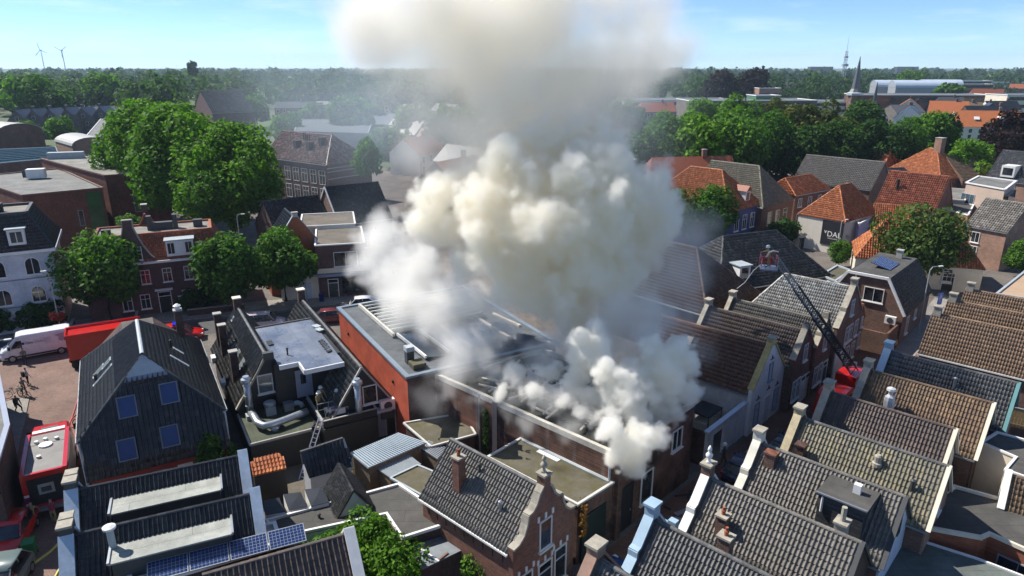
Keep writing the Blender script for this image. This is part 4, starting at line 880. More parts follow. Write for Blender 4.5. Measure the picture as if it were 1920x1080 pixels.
pts = [(-4.82, 38.48), (-4.33, 39.90), (-5.64, 40.52), (-5.97, 39.44)]
t, r = quad_roof('ribbed_shed', 'little weathered shed with dark ribbed roof behind the near house', pts, (2.8, 2.8, 3.0, 3.0), WOOD, DGREY)
a, b, c, d = [Vector((x - pts[0][0], y - pts[0][1], z)) for (x, y), z in zip(pts, (2.8, 2.8, 3.0, 3.0))]
for k in range(9): f_ = (k + .5) / 9; G().bar(a.lerp(b, f_) + Vector((0, 0, .02)), d.lerp(c, f_) + Vector((0, 0, .02)), .07, .08).obj('roof_rib', GREYP, t)
pts = [(-5.37, 39.71), (-2.48, 41.29), (-3.56, 44.30), (-7.64, 42.82)]
t, r = quad_roof('flat_shed', 'low flat shed with moss and debris against the sooty hall wall', pts, (3.0, 3.0, 3.0, 3.0), BR_DARK, BITU_M, edge=MATS['pale_edge'])
# black tiled shed and slate ridge
pts = [(-12.39, 36.08), (-10.04, 37.37), (-10.72, 38.18), (-12.94, 36.55)]
t, r = quad_roof('tiled_shed', 'shed with large glossy black tiles and white gable in the yard', pts, (3.0, 3.0, 4.5, 4.5), WHITE, None, tile=T_CHAR2, ind=300, tw=.25, tl=.33, edge=None)
G().bar(Vector((pts[1][0] - pts[0][0], pts[1][1] - pts[0][1], 3.03)), Vector((pts[2][0] - pts[0][0], pts[2][1] - pts[0][1], 4.53)), .14, .1).obj('verge', LEAD, t); G().bar(Vector((pts[3][0] - pts[0][0], pts[3][1] - pts[0][1], 4.56)), Vector((pts[2][0] - pts[0][0], pts[2][1] - pts[0][1], 4.56)), .16, .1).obj('ridge_trim', DGREY, t)
a, b = (-10.14, 35.00), (-8.80, 32.50); v = Vector((b[0] - a[0], b[1] - a[1], 0)); h = gable_house('slate_roof_light', 'small steep slate-covered ridge roof rising from the felt roof', a, math.atan2(v.y, v.x), v.length, .95, 3.3, 4.7, T_SLATE, T_SLATE, 'roof', tw=.18, tl=.16, gut=None, caps=False, fac1=LEAD)
for k, q in enumerate((((-13.59, 31.86), (-12.61, 32.19), (-13.06, 32.80), (-13.86, 32.51)), ((-12.45, 32.34), (-11.50, 32.67), (-12.01, 33.31), (-12.95, 33.10)), ((-11.29, 32.67), (-10.38, 33.07), (-10.98, 33.77), (-11.87, 33.56)))):
    ox, oy = q[0]; t = thing('roof_light', 'dark tilted roof light in the row of three on the felt roof', 'skylight', (ox, oy, 0), 0, 'three tilted roof lights')
    zs = (3.45, 3.45, 3.95, 3.95); G().add([(x - ox, y - oy, 3.1) for x, y in q] + [(x - ox, y - oy, z - .06) for (x, y), z in zip(q, zs)], [(4, 5, 6, 7), (0, 1, 5, 4), (1, 2, 6, 5), (2, 3, 7, 6), (3, 0, 4, 7)]).obj('kerb', WHITE, t)
    G().slab([(x - ox, y - oy, z) for (x, y), z in zip(q, zs)], .05).obj('lid', plain('dark_lid', (.05, .055, .065), .35, .2), t)
dk = [(-13.47, 31.66), (-12.25, 30.32), (-6.99, 32.27), (-5.79, 30.24), (-3.16, 31.61), (-6.77, 35.06)]
t = flat('flat_roofed_extension', 'L-shaped dark felt flat roof with white trim between the yards', dk, 3.2, BR_DARK, BITU, 'extension', edge=WHITE, ew=.14, eh=.16)
fr, Lw = edge_frame(dk, 1)
G().obox(fr[0] + fr[1] * (Lw / 2) + fr[2] * .05 + Vector((0, 0, 2.85)), (Lw - .3, .06, .5), math.atan2(fr[1].y, fr[1].x)).obj('fascia', WHITE, t)
window(t, fr, 1.5, .9, 1.3, 1.5, plain('cream_frame', (.6, .58, .48), .5, .1), 0, False, True, glass=plain('orange_blind', (.35, .17, .04), .3, .3, 2)); window(t, fr, Lw * .72, .9, 1.2, 1.5, WHITE, 1, False); G().obox(fr[0] + fr[1] * 2.9 + fr[2] * .12 + Vector((0, 0, 2.6)), (.12, .2, .2)).obj('wall_lamp', BLACK, t)
for s, yy in ((.3, .42), (.45, .42)):
    p = Vector((dk[0][0] + (dk[5][0] - dk[0][0]) * s + .8, dk[0][1] + (dk[5][1] - dk[0][1]) * s - .7, 3.2)) - Vector((*dk[0], 0)); flue(t, p.x, p.y, 3.2, .18, .07, DGREY)
mp = [(-5.59, 30.27), (-4.62, 28.61), (-1.95, 30.61), (-3.06, 31.67)]
t = flat('membrane_roof', 'low roof with wrinkled grey membrane and loose battens on it', mp, 2.6, BR_DARK, RUBBER_R, 'extension', edge=None)
for a, b, m_ in (((-5.16, 30.42), (-3.78, 29.18), WHITE), ((-4.74, 30.25), (-4.13, 30.63), WOOD), ((-3.81, 29.26), (-3.37, 29.83), BR_ORANGE)):
    g = G().bar((0, 0, .04), (b[0] - a[0], b[1] - a[1], .04), .1, .06); g.obj('batten', m_, None, (*a, 2.6), label={'white_paint': 'long white batten', 'weathered_wood': 'short brown wooden batten', 'orange_brick': 'short reddish batten'}[m_.name] + ' lying on the grey membrane roof', cat='batten')
pts = [(-16.23, 37.07), (-14.44, 37.96), (-15.10, 38.92), (-16.68, 37.92)]
quad_roof('lean_to', 'little lean-to with bright orange pantiles below the black house', pts, (2.5, 2.5, 3.0, 3.0), DARKW, None, tile=T_ORANGE, ind=300, tw=.23, tl=.3)
# bottom right yards
yp = [(19.86, 30.93), (23.15, 32.39), (27.31, 27.87), (23.80, 26.26), (18.59, 28.45)]
yp = [(15.11, 27.19), (21.43, 30.83), (24.02, 29.08), (26.56, 26.83), (24.08, 24.53), (15.41, 24.53)]
t = flat('flat_roofed_extension', 'greenish felt flat roof with white trim behind the box dormer house', yp, 2.8, BR_DARK, BITU_GR, 'extension', edge=WHITE, ew=.12, eh=.12)
yq = [(21.37, 31.07), (22.96, 32.72), (26.01, 34.50), (30.59, 31.53), (27.87, 27.05), (25.24, 30.28), (24.57, 29.98)]
t = flat('flat_roofed_extension', 'dark grey felt roof with cream fascia behind the mossy cottage', yq, 3.4, BR_ORANGE, BITU, 'extension', edge=CREAM, ew=.16, eh=.2)
fr, Lw = edge_frame(yq, 4); window(t, (fr[0], fr[1], fr[2]), Lw - 1.5, 1.2, 1.9, 1.4, GREYP, 1, False, True)
wp = [(25.04, 31.05), (27.57, 33.98), (30.29, 31.67), (28.02, 28.76)]
wb = [(29.32, 37.56), (30.29, 35.85), (28.71, 34.49), (30.01, 33.10), (34.03, 36.33), (31.12, 38.73)]
t = flat('rendered_extension', 'cream rendered flat-roofed extension behind the brown cottages', wb, 4.6, plain('cream_render', (.62, .56, .46), .8, .12, 1, dirt=.3), BITU, 'extension', edge=WHITE, ew=.14, eh=.12)
h = gable_house('outbuilding', 'brown-tiled outbuilding with white verge at the edge of the yards', (28.31, 33.75), GA + R(5), 6, 1.6, 3.2, 4.8, CREAM, T_BROWN, cop0=dict(style='plain', mat=WHITE, w=.35))
t = thing('timber_fence', 'yellowish vertical board fence beside the teal-edged cottage', 'fence', (36.09, 44.63, 0), GA + R(6))
for k in range(16): G().box(k * .2, k * .2 + .18, -.02, .02, 1.9, 3.4 + (k % 3) * .01).obj('board', plain('larch_board', (.36, .24, .10), .7, .25, 3), t)
G().box(0, 3.2, -.06, -.022, 2.1, 2.2).obj('rail', WOOD, t); G().box(0, 3.2, .1, 2.0, -.05, 1.88).obj('base_wall', BR_BROWN, t); G().box(0, 3.2, -.05, .05, 3.43, 3.48).obj('rail_cap', LEAD, t)
t = thing('garden_chair', 'red garden chair in the yard below the cream extension', 'chair', (31.35, 38.21, 0), .4)
CHR = plain('red_plastic', (.5, .03, .03), .4, .1)
G().box(-.25, .25, -.25, .25, .4, .44).obj('seat', CHR, t); G().box(-.25, .25, .22, .27, .44, .95).obj('backrest', CHR, t)
for a in (-.22, .22):
    for b in (-.22, .22): G().bar((a, b, 0), (a, b, .4), .05).obj('leg', CHR, t)
# ---------------------------------------------------------------- streets
sheet('lane', [UN(-19, 8), UN(-13.2, 8), UN(-11.5, 48), UN(-9, 78), UN(-18, 78), UN(-18.3, 48)], .012, PAVE)
sheet('plaza', [(-50.20, 57.46), (-48.62, 60.84), (-42.84, 65.15), (-38.75, 59.84), (-32.53, 45.27), (-27.82, 36.88), (-23.36, 29.55), (-29.62, 29.55), (-39.01, 41.70)], .012, PAVE_P)
sheet('road', [(-54.09, 58.63), (-48.98, 61.35), (-35.15, 66.31), (-19.05, 71.35), (-12.16, 73.06), (-13.00, 78.68), (-32.28, 71.68), (-47.23, 66.90), (-57.65, 63.06)], .016, ASPH)
sheet('pavement', [(-59.27, 63.74), (-47.61, 67.51), (-32.56, 72.37), (-11.83, 79.69), (-12.20, 82.44), (-34.15, 76.34), (-49.59, 70.68), (-61.85, 66.90)], .12, PAVE_G, 1)
sheet('pavement', [(-37.04, 40.09), (-34.13, 40.09), (-38.38, 47.67), (-40.99, 52.17), (-42.46, 52.66), (-42.78, 47.67)], .1, PAVE_G, 1)
sheet('side_street', [(33.47, 57.46), (37.06, 58.63), (53.93, 78.68), (53.45, 81.15), (40.10, 65.15)], .016, PAVE_G)
sheet('yard', [UN(-46, 12), UN(-19.6, 12), UN(-19.6, 29), UN(-40, 33)], .014, YARD)
# ---------------------------------------------------------------- white arched building on the left
W1 = thing('white_building', 'white three-storey building with arched windows and black mansard roof', 'building', (-58.9, 63.6, 0), R(29))
WHB = brick('white_painted_brick', (.62, .66, .72), (.52, .56, .62), .05)
G().box(0, 12, 0, 9, -.05, 8.7).obj('wall', WHB, W1); G().box(12, 12.06, 0.02, 8.98, 0, 8.6).obj('side_wall', plain('ochre_side_render', (.50, .44, .36), .85, .2, .8, dirt=.5), W1)
T_MANS = tilemat('black_mansard_tile', (.016, .018, .024), (.028, .032, .042), .3, (.02, .02, .02), .1)
ez, fz, ins = 8.9, 12.4, 1.9
roof_face(W1, [(0, -.3, ez), (12.3, -.3, ez), (12.3 - ins, ins - .3, fz), (0, ins - .3, fz)], T_MANS, 0)
a = roof_face(W1, [(12.3, -.3, ez), (12.3, 9.3, ez), (12.3 - ins, 9.3 - ins, fz), (12.3 - ins, ins - .3, fz)], T_MANS, 0)
roof_face(W1, [(12.3, 9.3, ez), (0, 9.3, ez), (0, 9.3 - ins, fz), (12.3 - ins, 9.3 - ins, fz)], T_MANS, 0)
ridge_caps(a, (12.3, -.3, ez + .05), (12.3 - ins, ins - .3, fz + .05), T_MANS)
G().box(0, 12.3 - ins, ins - .3, 9.3 - ins, fz - .3, fz - .06).obj('flat_roof', BITU_G, W1)
for q in (((0, ins - .3), (12.3 - ins, ins - .3)), ((12.3 - ins, ins - .3), (12.3 - ins, 9.3 - ins)), ((0, 9.3 - ins), (12.3 - ins, 9.3 - ins))): G().bar((*q[0], fz + .08), (*q[1], fz + .08), .3, .25).obj('roof_edge', DGREY, W1)
G().box(7.0, 8.2, 3.2, 4.2, fz - .05, fz + .9).obj('roof_box', BLACK, W1)
G().box(-.1, 12.4, -.42, -.02, 8.55, 8.85).obj('cornice', WHITE, W1); G().box(12.08, 12.5, -.4, 9.3, 8.55, 8.9).obj('gutter', LEAD, W1)
fw = wall_frame((0, 0, 0), (1, 0, 0), (0, -1, 0))
for s in (10.1, 7.1, 4.1, 1.3):
    window(W1, fw, s, 6.2, 1.35, 1.85, WHITE, 0, arch=True); window(W1, fw, s, 3.2, 1.3, 1.75, WHITE, 0, arch=True)
for z in (5.75, 2.85): G().box(0, 12.02, -.06, -.003, z, z + .12).obj('string_course', plain('grey_band', (.22, .24, .28), .7, .15), W1)
for s in (9.3, 6.3, 3.3):
    d = G().box(s - .75, s + .75, -.15, 1.4, 9.5, 11.1).obj('dormer', WHITE, W1); G().box(s - .9, s + .9, -.3, 1.5, 11.1, 11.22).obj('dormer_roof', LEAD, d)
    G().box(s - .5, s + .5, -.18, -.155, 9.75, 10.85).obj('pane', GLASS, d); G().box(s - .03, s + .03, -.2, -.182, 9.75, 10.85).obj('glazing_bar', WHITE, d)
dd = door(W1, fw, 7.9, .02, 1.3, 2.4, WHITE, WHITE, False)
for s in (7.6, 8.2): window(W1, fw, s, .5, .45, 1.7, WHITE, 0, arch=True, sill=False, depth=.09, fw=.05)
for k in range(4): G().box(12.07, 12.09, 1.2 + k * .9, 1.45 + k * .9, 9.0, 9.02).obj('snow_guard', LEAD, W1)
def text(root, s, loc, rot, size, mat, name='lettering', ext=.005):
    cu = bpy.data.curves.new(name, 'FONT'); cu.body = s; cu.size = size; cu.extrude = ext; cu.align_x = 'CENTER'
    o = bpy.data.objects.new('tmp', cu); me = baked(o)
    me.materials.clear(); me.materials.append(mat); r = link(name, me, root, loc); r.rotation_euler = rot; return r
text(W1, 'De Hoefijzer', (9.0, -.02, 2.35), (R(90), 0, 0), .32, plain('grey_lettering', (.25, .28, .33), .7, .1))
# ---------------------------------------------------------------- brick house with Dutch gable and orange mansard
B1 = thing('brick_house', 'dark brick house with shaped Dutch gable and orange mansard roof', 'house', (-46.5, 70.6, 0), R(24))
G().box(0, 14.5, 0, 9, -.05, 6.25).obj('wall', BR_PURP, B1)
ez, fz, ins = 6.3, 8.9, 2.0
for q in ([(0, -.2, ez), (14.7, -.2, ez), (14.7 - ins * .7, ins, fz), (ins * .7, ins, fz)], [(14.7, -.2, ez), (14.7, 9.2, ez), (14.7 - ins * .7, 9.2 - ins, fz), (14.7 - ins * .7, ins, fz)], [(0, 9.2, ez), (0, -.2, ez), (ins * .7, ins, fz), (ins * .7, 9.2 - ins, fz)], [(14.7, 9.2, ez), (0, 9.2, ez), (ins * .7, 9.2 - ins, fz), (14.7 - ins * .7, 9.2 - ins, fz)]): roof_face(B1, q, T_RED, 0)
G().box(ins * .7, 14.7 - ins * .7, ins, 9.2 - ins, fz - .3, fz - .05).obj('flat_roof', BITU_G, B1)
for q in (((1.4, 2), (13.3, 2)), ((13.3, 2), (13.3, 7.2)), ((1.4, 7.2), (13.3, 7.2)), ((1.4, 2), (1.4, 7.2))): G().bar((*q[0], fz + .05), (*q[1], fz + .05), .28, .22).obj('roof_edge', T_RED, B1)
gp = [(3.0, 6.0), (7.2, 6.0), (7.2, 6.6), (6.9, 6.9), (6.3, 8.0), (5.75, 9.6), (5.6, 10.2), (5.6, 11.0), (4.6, 11.0), (4.6, 10.2), (4.45, 9.6), (3.9, 8.0), (3.3, 6.9), (3.0, 6.6)]
o = G().extr_x([(a, b) for a, b in gp], 0, .45).obj('gable', BR_PURP, B1); o.rotation_euler = (0, 0, R(90)); o.location = (0.0, 0, 0)
# the extrusion axis becomes -y after the turn; mirror the profile so it stays in place
o.data.transform(Matrix.Scale(-1, 4, (0, 1, 0))); o.data.flip_normals(); o.location = (0, -.1, 0)
g = G(); [g.bar((a[0], .12, a[1] + .04), (b[0], .12, b[1] + .04), .5, .1) for a, b in zip(gp[2:-1], gp[3:])]; g.obj('coping', STONE, B1)
fb = wall_frame((0, -.12, 0), (1, 0, 0), (0, -1, 0))
for s in (4.55, 5.65): window(B1, fb, s, 6.55, .85, 1.5, WHITE)
fb = wall_frame((0, -.0, 0), (1, 0, 0), (0, -1, 0))
for s in (1.2, 3.0, 6.0, 8.2, 10.4, 12.6): window(B1, fb, s, 3.7, .95, 1.6, WHITE)
for s in (3.8, 5.6, 9.9, 12.0): window(B1, fb, s, .8, 1.0, 1.7, WHITE)
door(B1, fb, 7.6, .02, 1.2, 2.5, BLACK); G().box(6.7, 8.5, -.35, -.02, 2.75, 2.95).obj('porch', WHITE, B1); G().box(8.9, 9.4, -.06, -.01, .9, 1.9).obj('sign_board', WHITE, B1)
G().box(-.1, 14.6, -.45, -.02, 6.05, 6.3).obj('cornice', WHITE, B1)
d = G().box(8.5, 11.3, -.1, 1.8, 6.6, 8.35).obj('dormer', WHITE, B1); G().box(8.35, 11.45, -.25, 1.9, 8.35, 8.47).obj('dormer_roof', LEAD, d)
for s in (9.0, 10.8): G().box(s - .33, s + .33, -.13, -.105, 6.9, 8.1).obj('pane', GLASS, d); G().box(s - .02, s + .02, -.15, -.132, 6.9, 8.1).obj('glazing_bar', WHITE, d)
for x, y, sx, h in ((2.6, 3, .9, .7), (6.9, 4.5, .5, 1.6), (9.6, 4.5, .5, 1.6), (8.2, 4.5, 2.2, .8), (12, 4.4, 1.0, .8)): G().box(x - sx / 2, x + sx / 2, y - .4, y + .4, fz - .05, fz + h).obj('roof_box', DGREY, B1)
h = G(); t2 = gable_house('gable_wall', 'small steep gable with orange verge tiles behind the brick house', (-44.4, 81.5), R(-66), 2.0, 1.9, 6.5, 10.2, BR_DARK, T_RED, 'gable', gut=None); chimney(t2, 1.0, 0, 9.6, 11.2, .7, .6, BR_DARK, CONC, 0)
for x, y, l_ in ((-41.5, 70.2, 2.2), (-36.9, 72.3, 1.8)):
    pass
t = thing('front_garden_wall', 'low brick garden wall with pale coping in front of the brick house', 'wall', (-46.9, 67.6, 0), R(24))
for a, b in (((0, 0), (6.2, 0)), ((0, 0), (0, 2.4)), ((6.2, 0), (6.2, 2.4))): G().bar((*a, .35), (*b, .35), .22, .7).obj('wall', BR_DARK, t); G().bar((*a, .73), (*b, .73), .3, .07).obj('coping', CONC, t)
t = thing('front_garden_wall', 'low brick wall below the hedge in front of the brick house', 'wall', (-36.6, 72.4, 0), R(20))
G().bar((0, 0, .4), (6.0, 0, .4), .25, .8).obj('wall', BR_DARK, t); G().bar((0, 0, .83), (6.0, 0, .83), .32, .06).obj('coping', CONC, t)
# ---------------------------------------------------------------- modern brick building, vaulted roofs, row houses
mp = [(-71.22, 98.58), (-63.21, 104.94), (-82.75, 125.50), (-91.95, 115.49)]
t = flat('modern_building', 'modern dark red brick block with grey flat roof and white ventilation unit', mp, 9, BR_MOD, BITU2, edge=plain('brown_cap', (.12, .07, .05), .6, .2), ew=.3, eh=.2)
fr, Lw = edge_frame(mp, 0); window(t, fr, Lw * .66, 3.6, .7, 2.4, GREYP, 0, False, False); G().obox(fr[0] + fr[1] * (Lw * .87) + fr[2] * .06 + Vector((0, 0, 5.2)), (2.0, .1, 6.8), math.atan2(fr[1].y, fr[1].x)).obj('green_glass_strip', plain('green_glass', (.03, .09, .03), .15, .5, .6), t)
c = Vector((-79.47, 114.35, 9)) - Vector((*mp[0], 0)); v = G().obox(c + Vector((0, 0, .9)), (2.6, 1.6, 1.5), .35).obj('ventilation_unit', WHITE, t); G().obox(c + Vector((-.9, -.75, .9)), (1.6, .1, 1.2), .35).obj('grille', DGREY, v)
mq = [(-65.13, 109.44), (-57.54, 114.06), (-79.99, 138.69), (-89.15, 130.45)]
t = flat('modern_building', 'taller modern red brick block with skylight lantern and dark roof box', mq, 10.2, BR_MOD, bitumen('stained_grey_roof', (.20, .195, .17), 1.2), edge=MATS['brown_cap'], ew=.3, eh=.2)
fr, Lw = edge_frame(mq, 0); window(t, fr, Lw * .45, 4.0, 1.2, 2.6, GREYP, 0, False, False, glass=MATS['green_glass']); window(t, fr, Lw * .78, 4.3, 1.0, 2.2, GREYP, 0, False, False, glass=MATS['green_glass'])
fr, Lw = edge_frame(mq, 3)
for k in range(6): window(t, fr, Lw * (.55 + k * .055), 7.6, .75, .8, WHITE, 0, False, False)
c = Vector((-83.14, 140.46, 10.2)) - Vector((*mq[0], 0)); G().obox(c + Vector((0, 0, 1)), (3.0, 2.2, 2), .3).obj('roof_box', DGREY, t)
c = Vector((-84.79, 131.23, 10.2)) - Vector((*mq[0], 0)); G().obox(c + Vector((0, 0, .6)), (6, 1.6, 1.2), .3).obj('skylight', LEAD, t)
def vault(label, P0, rz, L, W, he, rise, wall, roof, win=None):
    t = thing('vaulted_building', label, 'building', (*P0, 0), rz)
    G().box(0, L, 0, W, -.05, he).obj('wall', wall, t); n = 10; arc = [(W / 2 - W / 2 * math.cos(math.pi * i / n), he + rise * math.sin(math.pi * i / n)) for i in range(n + 1)]
    G().extr_x(arc, -.15, L + .15).obj('vault', wall, t); g = G()
    arc2 = [(W / 2 - (W / 2 + .2) * math.cos(math.pi * i / n), he + (rise + .15) * math.sin(math.pi * i / n)) for i in range(n + 1)]
    g.extr_x(arc2 + arc[::-1], -.3, L + .3); g.obj('roof', roof, t, smooth=False)
    if win: window(t, wall_frame((L, W / 2, 0), (0, 1, 0), (1, 0, 0)), win, he - 1.4, 3.2, 1.8, WHITE, 2, False)
    return t
vault('small brick building with barrel-vaulted grey roof beside the big tree', (-138.81, 211.06), R(-45), 19, 9.5, 5.2, 2.0, BR_PINK, plain('grey_vault_roof', (.33, .33, .31), .6, .12, .4), .0)
vault('barrel-vaulted brick building with triple white window', (-179.25, 226.78), R(-30), 22, 14, 6.5, 3.0, BR_BROWN, MATS['grey_vault_roof'], 0)
for k, y in enumerate((300, 290, 282)):
    pts = [(-123.73, 159.40), (-113.42, 172.88), (-129.45, 196.42), (-145.52, 188.74)]
t = flat('glass_roof', 'long blue-green glazed roof between the vaulted buildings', pts, 5.0, BR_BROWN, plain('blue_green_glazing', (.03, .085, .10), .2, .5, .5), edge=LEAD)
for k in range(7):
    f_ = (k + 1) / 8; a = Vector((*pts[0], 5.1)).lerp(Vector((*pts[3], 5.1)), f_) - Vector((*pts[0], 0)); b = Vector((*pts[1], 5.1)).lerp(Vector((*pts[2], 5.1)), f_) - Vector((*pts[0], 0)); G().bar(a, b, .3, .5).obj('glazing_bar', plain('pale_teal_bar', (.12, .2, .22), .4, .2), t)
for k, px in enumerate((110, 145, 180, 215, 250, 285)):
    px = 25 + k * 31
    A = [(-187.95, 266.23), (-184.27, 270.24), (-180.48, 274.37), (-176.57, 278.63), (-172.98, 283.02), (-168.40, 287.54)][k]
    h = gable_house('row_house', 'grey brick row house with a steep front gable far behind the vaulted roofs', A, R(100), 11, 4.2, 6, 11, BR_GREY, T_SLATE, group='grey gabled row houses', tiles=False, caps=False, gut=None)
    f = fx(h, 0, -1)
    for s, z in ((-1.2, 1), (1.2, 1), (-1.2, 4), (1.2, 4), (0, 7)): window(h, f, s, z, 1.1, 1.5, WHITE, 1, False, False)
    chimney(h, 3, .8, 9.5, 12, .8, .8, BR_GREY, LEAD, 0)
t = flat('brick_block', 'red brick block with white roof edge showing left of the big tree', [(-126.64, 207.06), (-119.90, 205.54), (-150.68, 271.04), (-161.97, 276.33)], 7, BR_RED, BITU2, edge=WHITE)
fr, Lw = edge_frame([(-126.64, 207.06), (-119.90, 205.54), (-150.68, 271.04), (-161.97, 276.33)], 0)
for k in range(4): G().obox(fr[0] + fr[1] * (Lw * (.15 + k * .22)) + fr[2] * .05 + Vector((0, 0, 4.2)), (.9, .1, 4.2), math.atan2(fr[1].y, fr[1].x)).obj('dark_window_strip', GLASS, t)
# school with the pinkish roof, hall, low blocks in the smoke
P0, P1 = (-53.2, 147.4), (-36.4, 134.8)
def rect_house(name, label, P0, P1, W, he, hr, wall, tile, hip=None, cat='house', **k):
    """P0->P1 the eave seen from the camera; the ridge runs parallel to it, W deep"""
    d = Vector((P1[0] - P0[0], P1[1] - P0[1], 0)); L = d.length; rz = math.atan2(d.y, d.x); nn = Vector((-math.sin(rz), math.cos(rz), 0))
    A = Vector((*P0, 0)) + nn * (W / 2); hip = hip or (0, 0)
    return gable_house(name, label, (A.x, A.y), rz, L, W / 2, he, hr, wall, tile, cat, hip0=hip[0], hip1=hip[1], **k), L
def hip_front(name, label, P0, P1, D, he, hr, wall, tile, h0, h1=0, cat='house', **k):
    """P0->P1 the eave of the hipped end that faces the camera; the ridge runs away from it for D"""
    d = Vector((P1[0] - P0[0], P1[1] - P0[1], 0)); W = d.length; rz = math.atan2(d.y, d.x) + R(90)
    A = (Vector((*P0, 0)) + Vector((*P1, 0))) / 2
    return gable_house(name, label, (A.x, A.y), rz, D, W / 2, he, hr, wall, tile, cat, hip0=h0, hip1=h1, **k), W
T_PINK = tilemat('pink_grey_tile', (.24, .145, .12), (.36, .24, .20), .45, (.14, .12, .13), .6)
h, Lr = rect_house('school', 'large brick school with pinkish patched hipped roof and vents', P0, P1, 11.5, 8.5, 13.5, BR_PURP, T_PINK, (0, 5), 'school', gut=LEAD, tw=.4, tl=.5)
f = fy(h, -5.75, -1)
for s in (1.6, 4.4, 7.2, 10.0, 12.8):
    for z in (.8, 4.4): window(h, f, -(Lr - s), z, 1.9, 2.8, WHITE, 1, True, False)
for x, y in ((8, -3), (12.5, -3.2), (15, -2)): G().box(x, x + 1.0, y - .6, y + .6, 9.5, 12.2 if y < -2.5 else 13.2).obj('roof_vent_box', DGREY, h)
for x in (9, 9.6, 10.2, 10.9): G().tube((x, -1.6, 11), (x, -1.6, 13.4), .12).obj('vent_pipe', DGREY, h)
for s in (5.5, 6.9, 7.6): G().box(Lr + .0, Lr + .08, -5.7, 5.7, s, s + .18).obj('stone_band', LEAD, h)
h, Lr = rect_house('gabled_hall', 'big dark-roofed brick hall fading into the smoke', (-119.54, 280.49), (-106.32, 290.48), 30, 9, 17, BR_PURP, T_SLATE, tw=.8, tl=.8, gut=LEAD)
t = flat('tower_block', 'pale concrete stair tower rising from flat roofs in the smoke', [(-73.76, 265.94), (-66.87, 265.94), (-73.62, 293.49), (-81.21, 293.49)], 13, BR_PINK, BITU2, edge=None)
t = flat('flat_block', 'grey flat-roofed block behind the school', [(-66.28, 212.52), (-42.48, 205.63), (-51.44, 260.16), (-79.14, 260.16)], 8, BR_GREY, bitumen('slate_grey_roof', (.10, .11, .12), 2.0), edge=LEAD)
t = flat('flat_block', 'long low flat-roofed block half hidden by smoke', [(-59.82, 253.27), (-29.78, 244.08), (-36.98, 304.66), (-73.27, 311.65)], 7, BR_GREY, MATS['slate_grey_roof'], edge=LEAD)
h, Lr = rect_house('apartment_row', 'distant brick apartment row with flat windows behind the big tree', (-184.11, 296.07), (-170.33, 314.06), 12, 8, 10, BR_PURP, T_SLATE, tiles=False, cat='building')
f = fy(h, -6, -1)
for k in range(12):
    for z in (1, 4.6): window(h, f, -(1.4 + k * Lr / 12.6), z, 1.6, 1.6, WHITE, 1, False, False)
# street row behind the trees
h, Lr = rect_house('dark_roofed_house', 'house with broad dark tiled roof and white bargeboards in the smoke', (-24.85, 96.47), (-18.10, 101.20), 9, 5.2, 10, BR_BROWN, T_CHAR, barge0=WHITE, tw=.26, tl=.34, fac0=BR_BROWN)
f = fy(h, -4.5, -1)
for s in (2, 4, 6, 8): window(h, f, -s, 1.2, 1.2, 1.6, WHITE)
h, Lr = rect_house('long_roofed_building', 'long dark-roofed building behind the orange gable', (-32.85, 93.16), (-26.48, 98.16), 9, 4.5, 8.5, BR_DARK, T_CHAR, tiles=True, tw=.26, tl=.34)
P = (-28.40, 81.15); h = gable_house('gable_house', 'narrow house with orange brick side gable behind the street trees', (P[0] - 1.0, P[1] + 6), R(-62), 6.5, 3.6, 4.5, 9.4, BR_ORANGE, T_CHAR, cop1=dict(style='spout', mat=LEAD, w=.3), fac1=BR_ORANGE)
f = fx(h, 6.65, 1); window(h, f, -1.2, .6, 1.6, 2.0, WHITE, 1); door(h, f, 1.4, .02, 1.1, 2.3, WHITE)
sp = [(-23.39, 78.68), (-17.83, 80.11), (-17.52, 87.50), (-23.00, 87.98)]
s0 = Vector((*sp[0], 0)); s1 = Vector((*sp[1], 0)); d = (s1 - s0).normalized(); nn = Vector((-d.y, d.x, 0)); Ls = (s1 - s0).length
shp = [tuple(s0.xy), tuple(s1.xy), tuple((s1 + nn * 9).xy), tuple((s0 + nn * 9).xy)]
t = flat('shop', 'two-storey brick shop with glass front and flat brown roof', shp, 6.6, BR_PURP, bitumen('brown_roof', (.13, .11, .085), 1.0), 'shop', edge=WHITE, ew=.2, eh=.15)
fr, Lw = edge_frame(shp, 0); window(t, fr, 3.4, 3.9, 2.8, 1.8, WHITE, 1, False); window(t, fr, 5.0, .5, 4.6, 2.1, DGREY, 3, False, False); door(t, fr, 1.7, .02, 1.1, 2.3, DGREY); G().obox(fr[0] + fr[1] * (Lw / 2) + fr[2] * .3 + Vector((0, 0, 2.95)), (Lw, .6, .25), math.atan2(d.y, d.x)).obj('canopy', BLUEG, t); G().obox(fr[0] + fr[1] * (Lw / 2) + fr[2] * .04 + Vector((0, 0, 3.45)), (Lw, .06, .6), math.atan2(d.y, d.x)).obj('sign_band', CREAM, t)
fr3, L3 = edge_frame(shp, 3); G().obox(fr3[0] + fr3[1] * (L3 / 2) + fr3[2] * .03 + Vector((0, 0, 4.2)), (L3 - .2, .04, 4.6), math.atan2(fr3[1].y, fr3[1].x)).obj('side_wall', BR_ORANGE, t)
t2p = [tuple((s0 - d * 4.4).xy), tuple((s0 - d * .02).xy), tuple((s0 + nn * 9 - d * .02).xy), tuple((s0 + nn * 9 - d * 4.4).xy)]
t = flat('side_building', 'low white side building with blue door beside the shop', t2p, 2.9, CREAM, BITU, 'building', edge=LEAD); fr, Lw = edge_frame(t2p, 0); door(t, fr, 2.9, .02, 1.3, 2.2, plain('pale_blue_door', (.5, .58, .66), .5, .1), WHITE, False)
